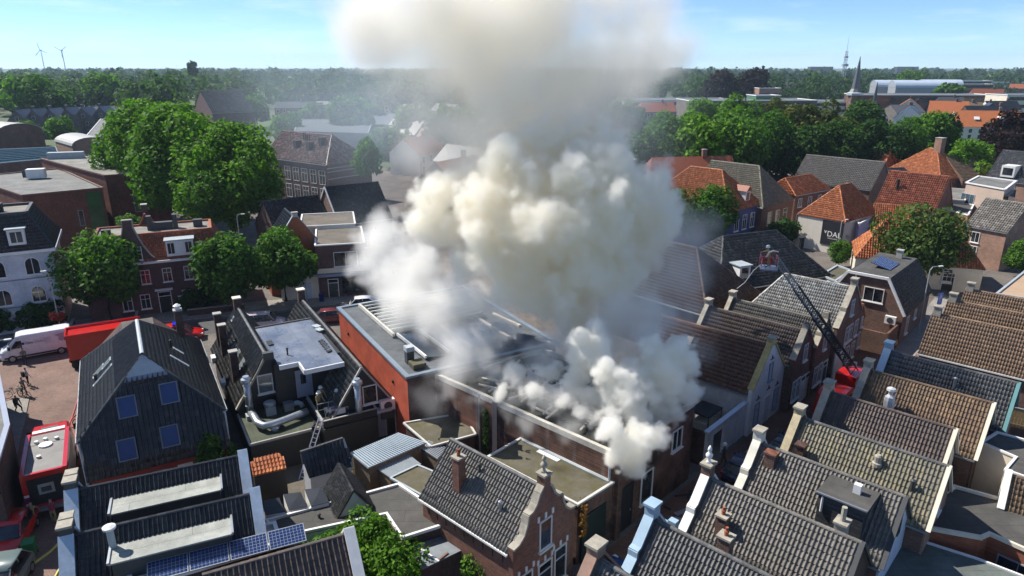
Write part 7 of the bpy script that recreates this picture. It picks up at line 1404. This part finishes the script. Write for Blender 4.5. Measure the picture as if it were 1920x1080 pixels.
person('firefighter in tan gear and white helmet in the rescue cage', tuple(cg - Vector((0, 0, .88))), R(170), TURN, TURN, helmet=HELM, arm=((1.3, .2), (1.0, .3)), lean=.25); person('firefighter with pale helmet walking in the dark doorway of the garage', (14.98, 42.24, 0), R(160), TURN_D, TURN_D, helmet=HELM, stride=.2)
# aluminium ladder against the terrace
t = thing('scaling_ladder', 'aluminium ladder leaning against the terrace', 'ladder', (*XY2(-49.2 + 7.0, 7.5 + .2), 0)); q1 = Vector((*XY2(-49.2 + 5.45, 7.5 + 2.3), 3.5)) - Vector((*XY2(-49.2 + 7.0, 7.5 + .2), 0)); d = q1.normalized(); sd = d.cross(Vector((0, 0, 1))).normalized()
for s in (-1, 1): G().bar(sd * (.2 * s), q1 + sd * (.2 * s), .06).obj('rail', MATS['aluminium'], t)
for i in range(14): G().bar(d * (.3 * i + .2) - sd * .2, d * (.3 * i + .2) + sd * .2, .035).obj('rung', MATS['aluminium'], t)
# terrace furniture
t = thing('garden_table', 'round orange wooden table on the roof terrace', 'table', TP(3.9, 5.5), 0); G().tube((0, 0, .72), (0, 0, .77), .5, n=18).obj('tabletop', plain('orange_wood', (.5, .24, .05), .4, .15, 3), t)
for a in range(4): G().bar((.35 * math.cos(a * 1.57 + .6), .35 * math.sin(a * 1.57 + .6), 0), (.3 * math.cos(a * 1.57 + .6), .3 * math.sin(a * 1.57 + .6), .72), .05).obj('leg', BLACK, t)
t = thing('garden_chair', 'pale plastic chair beside the orange table', 'chair', TP(4.2, 4.75), R(-40)); PLC = plain('pale_plastic', (.5, .48, .44), .5, .1)
G().box(-.24, .24, -.24, .24, .42, .46).obj('seat', PLC, t); G().box(-.26, -.2, -.24, .24, .46, .95).obj('backrest', PLC, t)
for a in (-.22, .22):
    for b in (-.22, .22): G().bar((a, b, 0), (a, b, .42), .04).obj('leg', PLC, t)
t = thing('drying_rack', 'folding drying rack with blue and white laundry on the terrace', 'rack', TP(4.6, 3.6), A2)
for s in (-.35, .35): G().bar((s, -.8, 0), (-s, -.8, .9), .03).obj('leg', STEEL, t); G().bar((s, .8, 0), (-s, .8, .9), .03).obj('leg', STEEL, t)
for k in range(6): x = -.35 + k * .14; G().bar((x, -.8, .9), (x, .8, .9), .02).obj('rod', STEEL, t)
for k, m_ in enumerate((plain('blue_cloth', (.05, .08, .3), .9, .2), SHIRT, MATS['blue_cloth'], plain('red_cloth', (.35, .04, .04), .9, .2), SHIRT)): G().box(-.35 + k * .15, -.33 + k * .15, -.6 + k * .12, .1 + k * .12, .45, .9).obj('laundry', m_, t)
# bicycle
def bicycle(label, loc, rz, m_):
    t = thing('bicycle', label, 'bicycle', (*loc, 0), rz)
    for x in (-.52, .52):
        pts = [(x + .33 * math.cos(a), 0, .35 + .33 * math.sin(a)) for a in np.linspace(0, 6.283, 17)]; wl = G().path(pts, .022, 5).obj('wheel', BLACK, t); g = G(); [g.bar((x, 0, .35), (x + .32 * math.cos(a), 0, .35 + .32 * math.sin(a)), .006) for a in np.linspace(0, 6.283, 9)[:-1]]; g.obj('spokes', STEEL, wl, kind='stuff')
    g = G(); [g.tube(a, b, .02, n=6) for a, b in (((-.52, 0, .35), (-.15, 0, .85)), ((-.15, 0, .85), (-.05, 0, .35)), ((-.05, 0, .35), (.35, 0, .8)), ((-.15, 0, .8), (.35, 0, .8)), ((.35, 0, .98), (.52, 0, .35)), ((-.52, 0, .35), (-.05, 0, .35)))]; g.obj('frame', m_, t, kind='stuff'); G().tube((.33, -.28, 1.0), (.33, .28, 1.0), .018).obj('handlebar', BLACK, t); G().obox((-.18, 0, .92), (.26, .15, .06)).obj('saddle', BLACK, t); G().box(-.75, -.3, -.14, .14, .72, .76).obj('carrier', BLACK, t)
bicycle('black bicycle under the standing cyclist', (-41.62, 52.57), R(-20), DGREY); bicycle('bicycle with pale crate parked at the corner building', (-42.46, 52.66), R(25), GREYP); bicycle('bicycle leaning in the shop front', (-19.78, 79.08), R(10), DGREY)
# street furniture
def lamp(label, loc, h, arm, rz, basket=False):
    t = thing('street_lamp', label, 'street lamp', (*loc, 0), rz); m_ = plain('lamp_grey', (.35, .37, .38), .4, .1); G().tube((0, 0, 0), (0, 0, h * .96), .075, .05).obj('pole', m_, t); G().path([(0, 0, h * .95), (arm * .25, 0, h), (arm, 0, h + .05)], .04).obj('arm', m_, t); G().obox((arm + .2, 0, h + .03), (.5, .2, .1)).obj('lamp_head', WHITE, t)
    return t
lamp('street lamp with red flower basket in front of the white building', (-47.03, 66.31), 7.2, -.6, R(24)); lamp('slim street lamp behind the brick house corner', (-37.96, 92.60), 7.5, .6, R(10)); lamp('curved white street lamp in front of the shop', (-24.61, 77.50), 5.2, -.5, R(10)); lamp('tall street lamp beside the small round tree', (46.01, 93.42), 6.5, .6, R(20)); lamp('street lamp bending over the side street by the parking sign', (43.71, 68.43), 7.0, 1.0, R(10)); lamp('lamp on bent arm at the corner building', (-42.05, 50.29), 6.0, 1.4, R(25))
rs = np.random.RandomState(3); p, nn, tone = crown_points(rs, 900, .7, .5, 2.4, 14, .5); me = leaf_mesh('flowers', leafmat('red_petals', (.55, .06, .05), (.8, .25, .2)), p, nn, rs.uniform(.06, .12, 900), tone, rs); t = thing('flower_basket', 'hanging basket of red flowers on the lamp post', 'flowers', (-47.03, 66.31, 0)); link('flowers', me, t); G().lathe([(.2, 1.9), (.45, 2.1), (.5, 2.3)]).obj('basket', DGREY, t)
t = thing('parking_sign', 'blue parking sign on a grey post in the side street', 'sign', (45.99, 69.38, 0), R(30)); G().tube((0, 0, 0), (0, 0, 3.6), .04).obj('post', LEAD, t); G().box(-.45, .45, -.03, .0, 2.5, 3.8).obj('sign_panel', plain('sign_blue', (.03, .12, .5), .4, .1), t); text(t, 'P', (0, -.035, 2.95), (R(90), 0, 0), .9, WHITE, 'letter', .004)
def bin_(label, loc, m_, rz):
    t = thing('wheelie_bin', label, 'bin', (*loc, 0), rz); g = G(); g.add([(-.24, -.26, .06), (.24, -.26, .06), (.24, .26, .06), (-.24, .26, .06), (-.29, -.34, .98), (.29, -.34, .98), (.29, .34, .98), (-.29, .34, .98)], [(3, 2, 1, 0), (4, 5, 6, 7), (0, 1, 5, 4), (1, 2, 6, 5), (2, 3, 7, 6), (3, 0, 4, 7)]); g.obj('body', m_, t); G().extr_x([(-.36, .98), (.38, .98), (.38, 1.04), (0, 1.1), (-.36, 1.04)], -.31, .31).obj('lid', m_, t); [G().tube((s - .03, .28, .1), (s + .03, .28, .1), .1).obj('wheel', BLACK, t) for s in (-.22, .22)]
bin_('green wheelie bin with yellow stripes beside the red hatchback', (-27.81, 32.80), plain('green_plastic', (.01, .16, .05), .4, .1), R(20)); bin_('blue-black wheelie bin beside the shop door', (-22.82, 77.50), plain('blue_plastic', (.015, .02, .12), .4, .1), R(10))
def hose(label, pts, m_, r=.05):
    P3 = [Vector((p[0], p[1], .04 + (p[2] if len(p) > 2 else 0))) for p in pts]; S = []
    for i in range(len(P3) - 1):
        a, b, c, d = P3[max(i - 1, 0)], P3[i], P3[i + 1], P3[min(i + 2, len(P3) - 1)]
        for t_ in np.linspace(0, 1, 6)[:-1]: S.append(.5 * ((2 * b) + (c - a) * t_ + (2 * a - 5 * b + 4 * c - d) * t_ ** 2 + (3 * b - a - 3 * c + d) * t_ ** 3))
    S.append(P3[-1]); o = S[0].copy(); G().path([p - o for p in S], r, 6).obj('fire_hose', m_, None, tuple(o), label=label, cat='hose')
YH = plain('yellow_hose', (.50, .48, .10), .6, .15, 3); RH = plain('red_hose', (.36, .05, .035), .6, .2, 3)
hose('thick yellow hose curving past the red hatchback', [(-26.90, 34.20), (-26.93, 33.12), (-27.14, 32.35), (-27.23, 31.57), (-26.57, 30.33)], YH, .08); hose('yellow hose loop behind the fire engine', [(-29.66, 38.28), (-29.63, 37.43), (-29.17, 36.61), (-28.36, 35.91), (-28.23, 36.34), (-28.53, 37.15)], YH, .06); hose('short yellow hose at the terraced house wall', [(-25.57, 32.09), (-25.41, 31.36), (-25.25, 30.74)], YH, .08)
hose('red hose running along the big dark house wall', [(-39.47, 57.46), (-37.58, 53.67), (-35.80, 49.84), (-34.81, 47.67), (-33.65, 46.45), (-32.42, 44.89), (-31.21, 43.07), (-30.65, 41.70)], RH, .06); hose('coiled pinkish hose beside the fire engine', [(-35.37, 49.84), (-35.35, 48.95), (-34.92, 47.84), (-34.29, 47.50), (-34.47, 48.35), (-35.12, 48.86), (-34.85, 48.01), (-33.97, 47.17)], RH, .05); hose('dull red hose along the wall behind the fire engine', [(-34.97, 42.38), (-33.84, 40.40), (-32.21, 37.43)], RH, .05)
hose('red hoses lying across the dark lane at the garage', [(14.26, 42.38), (14.63, 41.70), (15.47, 41.37), (16.21, 41.70)], RH, .05)
# debris in the lane by the hall
rngd = random.Random(9); DB = [plain('charred_timber', (.03, .026, .022), .9, .3, 4), plain('pale_debris', (.28, .28, .30), .8, .3, 3), plain('blue_sheet', (.10, .20, .42), .5, .2)]
for k in range(26):
    p = UN(-18.3 + rngd.random() * 2.6, 29.5 + rngd.random() * 7); L_ = rngd.uniform(.4, 1.8); G().obox((0, 0, .08 + .05 * rngd.random()), (L_, rngd.uniform(.08, .35), .06), rngd.random() * 3.1).obj('debris_plank', DB[k % 2], None, (*p, 0), label='charred plank or board fallen in the lane beside the hall' if k % 2 == 0 else 'pale broken board fallen in the lane beside the hall', cat='debris', group='charred planks in the lane' if k % 2 == 0 else 'pale boards in the lane')
c = car('damaged blue car covered with debris beside the annex', tuple(UN(-16.6, 25.6)), GA + R(100), paint('bright_blue_paint', (.03, .10, .30)), 4.1, 1.72, 1.48)
t = thing('dead_creeper', 'orange-brown dead creeper on the annex corner', 'creeper', (*UN(-18.95, 26.2), 0)); rs = np.random.RandomState(8); pp = rs.uniform((-.25, -.5, 2.2), (.15, .9, 4.0), (500, 3)); nn = rs.normal(size=(500, 3)); nn /= np.linalg.norm(nn, axis=1, keepdims=True); link('leaves', leaf_mesh('leaves', leafmat('dead_leaf', (.25, .11, .03), (.4, .2, .06)), pp, nn, rs.uniform(.06, .12, 500), rs.rand(500), rs), t); G().path([(0, 0, 0), (.05, .1, 1.5), (0, .3, 3.2)], .03).obj('stem', BARK, t)
t = thing('ivy', 'dark ivy strip on the sooty hall wall', 'creeper', (*UN(-29.4, 28.95), 0), GA); pp = rs.uniform((-.25, -.12, 1.4), (.25, .0, 5.0), (420, 3)); nn = rs.normal(size=(420, 3)) * .5 + np.array([0, -1, .3]); nn /= np.linalg.norm(nn, axis=1, keepdims=True); link('leaves', leaf_mesh('leaves', L_DARK, pp, nn, rs.uniform(.06, .12, 420), rs.rand(420), rs), t); G().path([(0, -.03, 0), (.05, -.03, 2), (0, -.03, 4.8)], .025).obj('stem', BARK, t)
# dry brush and turquoise bench roof at the near house
t = thing('turquoise_roof', 'small turquoise corrugated shelter roof beside the near house', 'shelter', (-0.85, 30.16, 0), GA); G().slab([(-.9, -.6, 1.85), (.9, -.6, 1.85), (.9, .6, 2.05), (-.9, .6, 2.05)], .04).obj('roof', plain('turquoise_sheet', (.16, .42, .36), .5, .15, 2), t)
for x, y in ((-.8, -.5), (.8, -.5), (.8, .5), (-.8, .5)): G().bar((x, y, 0), (x, y, 1.85), .07).obj('post', WHITE, t)
t = thing('dry_brush', 'tangle of dry brown brush next to the grey membrane roof', 'brush', (-2.37, 31.43, 0)); rr = random.Random(4)
g = G()
for k in range(130): a = Vector((rr.uniform(-1.2, 1.2), rr.uniform(-.8, .8), rr.uniform(.3, 1.2))); g.bar(a, a + Vector((rr.uniform(-.5, .5), rr.uniform(-.5, .5), rr.uniform(-.1, .4))), .015)
g.obj('twigs', plain('dry_twig', (.26, .17, .09), .9, .3), t, kind='stuff'); G().lathe([(1.3, 0), (1.2, .5), (.6, .9), (.05, 1.05)]).obj('mound', YARD, t)
# ---------------------------------------------------------------- smoke (real volumes on voxel grids)
def smoke_mat(name, albedo, dens, aniso=.25, emis=None):
    m = bpy.data.materials.new(name); m.use_nodes = True; n = m.node_tree; n.nodes.clear(); out = n.nodes.new('ShaderNodeOutputMaterial'); v = n.nodes.new('ShaderNodeVolumePrincipled')
    v.inputs['Color'].default_value = (*albedo, 1); v.inputs['Density'].default_value = dens; v.inputs['Anisotropy'].default_value = aniso; v.inputs['Density Attribute'].default_value = 'density'
    n.links.new(v.outputs[0], out.inputs['Volume']); return m
def smoke(label, blobs, vox, mat, mode, bumps=(), warp=(0, 1), k=.6, edge=.35, gain=1.0, nz=(.3, 4, .5), pad=1.5, zmin=None):
    """blobs: (x, y, z, r[, weight]); mode 'billow' (distance field with cauliflower bumps) or 'soft' (summed falloffs broken up by noise)"""
    ng = bpy.data.node_groups.new('smoke_field', 'GeometryNodeTree'); ng.interface.new_socket('Geometry', in_out='OUTPUT', socket_type='NodeSocketGeometry')
    N = ng.nodes; Lk = ng.links.new; out = N.new('NodeGroupOutput')
    def M(op, a, b=None, c=None, cl=False):
        m = N.new('ShaderNodeMath'); m.operation = op; m.use_clamp = cl
        for i, v in enumerate((a, b, c)):
            if v is None: continue
            if isinstance(v, (int, float)): m.inputs[i].default_value = v
            else: Lk(v, m.inputs[i])
        return m.outputs[0]
    def VM(op, a, b, s=None):
        m = N.new('ShaderNodeVectorMath'); m.operation = op
        for i, v in enumerate((a, b)):
            if v is None: continue
            if isinstance(v, tuple): m.inputs[i].default_value = v
            else: Lk(v, m.inputs[i])
        if s is not None: m.inputs['Scale'].default_value = s
        return m
    P0 = N.new('GeometryNodeInputPosition').outputs[0]; P = P0
    if warp[0]:
        t = N.new('ShaderNodeTexNoise'); t.inputs['Scale'].default_value = warp[1]; t.inputs['Detail'].default_value = 3; Lk(P0, t.inputs['Vector'])
        o = VM('SUBTRACT', t.outputs['Color'], (.5, .5, .5)); o2 = VM('SCALE', o.outputs[0], None, warp[0]); P = VM('ADD', P0, o2.outputs[0]).outputs[0]
    acc = None
    for b in blobs:
        d = VM('DISTANCE', P, tuple(b[:3])).outputs['Value']
        if mode == 'billow':
            v = M('SUBTRACT', b[3], d); acc = v if acc is None else M('SMOOTH_MAX', acc, v, k)
        else:
            q = M('DIVIDE', d, b[3]); q = M('SUBTRACT', 1.0, q, cl=True); q = M('MULTIPLY', M('MULTIPLY', q, q), M('SUBTRACT', 3.0, M('MULTIPLY', q, 2.0))); q = M('MULTIPLY', q, b[4] if len(b) > 4 else 1.0); acc = q if acc is None else M('ADD', acc, q)
    if mode == 'billow':
        for sc_, amp in bumps:
            t = N.new('ShaderNodeTexVoronoi'); t.inputs['Scale'].default_value = sc_; Lk(P, t.inputs['Vector']); acc = M('ADD', acc, M('MULTIPLY', M('SUBTRACT', .42, t.outputs['Distance']), amp))
        t = N.new('ShaderNodeTexNoise'); t.inputs['Scale'].default_value = nz[0]; t.inputs['Detail'].default_value = nz[1]; t.inputs['Roughness'].default_value = .6; Lk(P0, t.inputs['Vector'])
        acc = M('ADD', acc, M('MULTIPLY', M('SUBTRACT', t.outputs[0], .5), nz[2])); dens = M('MULTIPLY', M('DIVIDE', acc, edge, cl=True), gain)
    else:
        t = N.new('ShaderNodeTexNoise'); t.inputs['Scale'].default_value = nz[0]; t.inputs['Detail'].default_value = nz[1]; t.inputs['Roughness'].default_value = .58; Lk(P, t.inputs['Vector'])
        f = M('MULTIPLY', M('SUBTRACT', t.outputs[0], nz[2]), 2.2); dens = M('MULTIPLY', M('MAXIMUM', M('ADD', acc, M('MULTIPLY', f, M('MINIMUM', acc, 1.0))), 0.0), gain)
        dens = M('MULTIPLY', dens, M('GREATER_THAN', acc, .01))
    if zmin is not None:
        s = N.new('ShaderNodeSeparateXYZ'); Lk(P0, s.inputs[0]); dens = M('MULTIPLY', dens, M('MULTIPLY', M('SUBTRACT', s.outputs[2], zmin), 2.0, cl=True))
    A = np.array([b[:4] for b in blobs]); lo = (A[:, :3] - A[:, 3:4]).min(0) - pad; hi = (A[:, :3] + A[:, 3:4]).max(0) + pad; lo[2] = max(lo[2], .3 if zmin is None else zmin)
    vc = N.new('GeometryNodeVolumeCube'); Lk(dens, vc.inputs['Density']); vc.inputs['Min'].default_value = tuple(lo); vc.inputs['Max'].default_value = tuple(hi)
    for i, ax in enumerate('XYZ'): vc.inputs['Resolution ' + ax].default_value = max(8, int((hi[i] - lo[i]) / vox))
    sm = N.new('GeometryNodeSetMaterial'); sm.inputs['Material'].default_value = mat; Lk(vc.outputs[0], sm.inputs[0]); Lk(sm.outputs[0], out.inputs[0])
    me = bpy.data.meshes.new('smoke'); o = link('smoke', me, kind='stuff', label=label, cat='smoke'); md = o.modifiers.new('field', 'NODES'); md.node_group = ng
    me.materials.append(mat); return o
S_MAIN = smoke_mat('smoke_main', (.998, .979, .922), 1.7, 0.0); S_PUFF = smoke_mat('smoke_puff', (.998, .983, .935), 2.6, 0.0); S_SOFT = smoke_mat('smoke_column', (.998, .979, .93), .85, 0.0); S_LOW = smoke_mat('smoke_low', (.997, .984, .95), .7, 0.0); S_DARK = smoke_mat('smoke_grey', (.93, .91, .88), .22, 0.0); S_VEIL = smoke_mat('smoke_veil', (.80, .92, 1.0), 1.0, 0.0)
def B(*q): return q
main = [B(1.50, 47.00, 16.03, 5.0), B(4.76, 48.00, 16.97, 5.6), B(-0.55, 46.50, 17.10, 3.6), B(-0.19, 48.00, 20.00, 3.2), B(3.04, 49.00, 20.24, 3.6), B(6.31, 49.00, 19.48, 3.6), B(8.36, 49.00, 16.76, 3.8), B(4.44, 47.50, 13.35, 4.2), B(0.95, 46.50, 12.85, 3.0), B(4.00, 46.00, 10.81, 2.7), B(-2.41, 46.00, 14.75, 2.2), B(-5.97, 47.00, 16.99, 1.7), B(-7.05, 47.00, 16.23, 1.3), B(-4.67, 47.50, 18.29, 1.7), B(-6.37, 47.50, 17.91, 1.1), B(-4.08, 46.50, 16.34, 1.9), B(-5.30, 46.50, 15.58, 1.3), B(-3.24, 46.50, 17.66, 2.1), B(-3.72, 46.20, 15.08, 1.5), B(-2.06, 48.00, 19.26, 2.2), B(10.91, 50.00, 16.55, 2.6), B(10.35, 50.00, 19.13, 2.0), B(1.54, 50.00, 21.06, 2.4), B(-2.18, 45.50, 16.76, 2.4), B(7.36, 48.00, 14.22, 3.4), B(5.29, 45.00, 8.96, 2.0), B(0.39, 51.00, 21.52, 1.8)]
smoke('towering cauliflower cloud of cream-white smoke above the burning hall', main, .16, S_MAIN, 'billow', ((.34, 2.3), (.8, 1.15), (1.8, .6), (4.0, .28)), (1.5, .3), .8, .5, 1.0, (1.7, 7, 1.3))
puff = [B(7.05, 34.40, 5.86, 1.00), B(7.17, 34.40, 7.00, 1.00), B(7.54, 37.20, 6.85, 1.32), B(6.65, 37.50, 8.13, 1.49), B(5.99, 37.80, 9.24, 1.21), B(6.19, 37.40, 7.28, 1.03), B(8.39, 37.50, 6.13, 0.86), B(4.74, 40.00, 9.87, 1.49), B(4.44, 40.00, 8.58, 1.27), B(3.75, 39.50, 7.50, 1.10), B(9.63, 39.50, 8.62, 1.67), B(10.52, 40.00, 9.51, 1.39), B(8.80, 40.00, 9.87, 1.15), B(10.07, 39.50, 7.13, 1.27), B(9.49, 39.00, 5.68, 1.21), B(5.51, 41.00, 10.56, 1.03), B(8.06, 38.00, 7.70, 1.15), B(11.11, 40.00, 8.58, 1.03), B(8.39, 35.40, 6.24, 1.00), B(7.42, 38.50, 8.91, 1.15), B(5.70, 39.50, 9.72, 1.15), B(2.46, 41.00, 7.73, 1.03), B(1.37, 39.60, 7.08, 0.86), B(3.16, 38.30, 6.99, 0.81), B(5.01, 38.50, 7.26, 1.03), B(0.36, 41.50, 7.50, 0.98), B(-0.69, 40.00, 6.88, 0.69), B(7.04, 34.40, 5.08, 1.00), B(6.05, 33.90, 6.10, 1.00), B(6.93, 34.40, 5.37, 1.00), B(7.49, 34.40, 6.21, 1.00), B(6.32, 33.90, 6.61, 1.00), B(10.28, 39.00, 6.06, 0.90), B(11.41, 40.00, 6.88, 0.99), B(5.21, 37.20, 6.66, 0.81), B(4.26, 37.60, 7.00, 0.72), B(5.52, 33.90, 7.80, 1.00)]
smoke('crisp rising puffs of cream smoke at the street end of the hall', puff, .09, S_PUFF, 'billow', ((.95, .95), (2.4, .5), (5.5, .22)), (.6, .8), .25, .3, 1.0, (3.2, 5, .45))
col_ = [B(-2.23, 53.00, 21.90, 5.0), B(-1.01, 54.00, 25.58, 6.4), B(-3.23, 55.00, 29.03, 7.0), B(-7.74, 54.00, 28.81, 5.4), B(1.60, 55.00, 30.54, 6.4), B(5.09, 55.00, 27.50, 5.2), B(-5.47, 54.00, 25.19, 4.8), B(2.01, 53.00, 23.48, 5.0), B(-9.04, 54.00, 26.73, 3.0), B(-5.48, 54.00, 31.02, 6.0), B(7.79, 56.00, 29.46, 4.4), B(-9.62, 55.00, 30.16, 4.6), B(6.22, 55.00, 24.36, 4.0), B(-2.39, 51.00, 19.17, 4.0), B(6.49, 56.00, 31.36, 5.0), B(10.18, 57.00, 26.72, 4.0), B(10.59, 57.00, 30.28, 4.6), B(-10.95, 55.00, 28.27, 3.4), B(-3.63, 52.00, 19.82, 3.8), B(0.00, 52.50, 21.36, 4.4), B(-4.48, 53.50, 22.85, 4.4), B(4.09, 54.50, 25.17, 4.8), B(11.97, 58.00, 28.34, 4.2), B(-11.40, 56.00, 30.60, 3.6), B(8.00, 55.00, 21.92, 3.0)]
smoke('tall soft column of pale tan smoke rising behind the cloud', col_, .4, S_SOFT, 'billow', ((.16, 4.0), (.4, 1.8), (.95, .7)), (2.5, .15), 2.0, 6.0, 1.0, (.4, 7, 5.0), pad=4)
low = [B(-2.95, 43.50, 8.38, 2.4), B(-4.00, 42.50, 7.23, 1.8), B(-1.61, 42.00, 7.66, 1.9), B(0.18, 41.50, 7.50, 1.6), B(1.52, 39.00, 7.19, 1.4), B(2.98, 38.00, 6.97, 1.3), B(-4.27, 41.30, 6.73, 1.2), B(3.79, 36.00, 6.97, 1.2), B(1.29, 36.60, 6.45, .9), B(4.98, 35.20, 6.54, .8), B(-0.34, 38.50, 6.52, .9), B(-2.06, 39.60, 6.70, .8), B(-8.03, 51.00, 8.83, 3.0), B(-5.09, 49.00, 9.11, 3.0), B(-9.67, 55.00, 10.03, 2.8), B(-7.33, 53.00, 11.55, 2.8), B(-11.18, 58.00, 12.51, 3.0), B(-3.17, 48.00, 10.53, 2.6), B(8.80, 45.00, 10.37, 2.8), B(7.24, 46.00, 10.81, 3.2), B(6.16, 43.00, 9.18, 2.2), B(8.52, 42.00, 9.21, 2.2), B(3.71, 44.00, 8.76, 2.2), B(-0.77, 46.00, 8.77, 2.0), B(-13.18, 60.00, 9.51, 2.2), B(2.17, 42.50, 8.22, 1.8)]
smoke('low white smoke rolling over the roofs beneath the cloud', low, .2, S_LOW, 'billow', ((.5, 1.7), (1.2, .9), (2.8, .4)), (1.2, .4), .7, 1.5, 1.0, (1.1, 6, 1.5))
dark = [B(10.95, 47.00, 12.50, 3.6), B(9.88, 48.00, 14.22, 4.0), B(11.95, 45.00, 10.77, 2.6), B(10.67, 43.00, 9.57, 2.6), B(13.55, 49.00, 12.71, 2.8), B(13.49, 51.00, 14.68, 3.0), B(7.98, 43.00, 9.18, 2.6), B(12.43, 42.00, 9.21, 1.8), B(-5.57, 40.00, 5.91, 1.5), B(-5.43, 46.00, 7.94, 2.0)]
smoke('thin dirty grey smoke drifting towards the lane roofs', dark, .3, S_DARK, 'billow', ((.4, 2.0), (1.0, 1.0)), (1.6, .3), 1.0, 2.6, 1.0, (.8, 6, 2.4))
veil = [B(-29.31, 120.00, 16.81, 15, .5), B(-19.56, 105.00, 12.51, 10, .45), B(-46.28, 170.00, 17.59, 22, .4), B(-29.42, 150.00, 19.79, 20, .6), B(20.25, 110.00, 16.01, 11, .4), B(17.16, 120.00, 22.10, 14, .4), B(32.74, 150.00, 20.88, 15, .22), B(-19.61, 82.00, 8.54, 6, .4), B(-14.97, 110.00, 20.91, 13, .5), B(-35.62, 115.00, 12.01, 8, .22), B(-72.88, 210.00, 16.91, 26, .3)]
smoke('thin bluish smoke veil drifting over the roofs behind', veil, 1.1, S_VEIL, 'soft', nz=(.07, 4, .5), warp=(6, .06), gain=.022, pad=4)
# ---------------------------------------------------------------- summer haze

m = bpy.data.materials.new('haze_air'); m.use_nodes = True; n = m.node_tree; n.nodes.clear(); o_ = n.nodes.new('ShaderNodeOutputMaterial'); v_ = n.nodes.new('ShaderNodeVolumePrincipled')
v_.inputs['Color'].default_value = (.62, .80, 1.0, 1); v_.inputs['Density'].default_value = .00011; v_.inputs['Anisotropy'].default_value = .1; n.links.new(v_.outputs[0], o_.inputs['Volume'])
G().box(-4600, 4600, -700, 7200, -2, 125).obj('haze', m, kind='stuff', label='thin blue summer haze over the whole town', cat='haze')

bpy.data.scenes.remove(_TS)
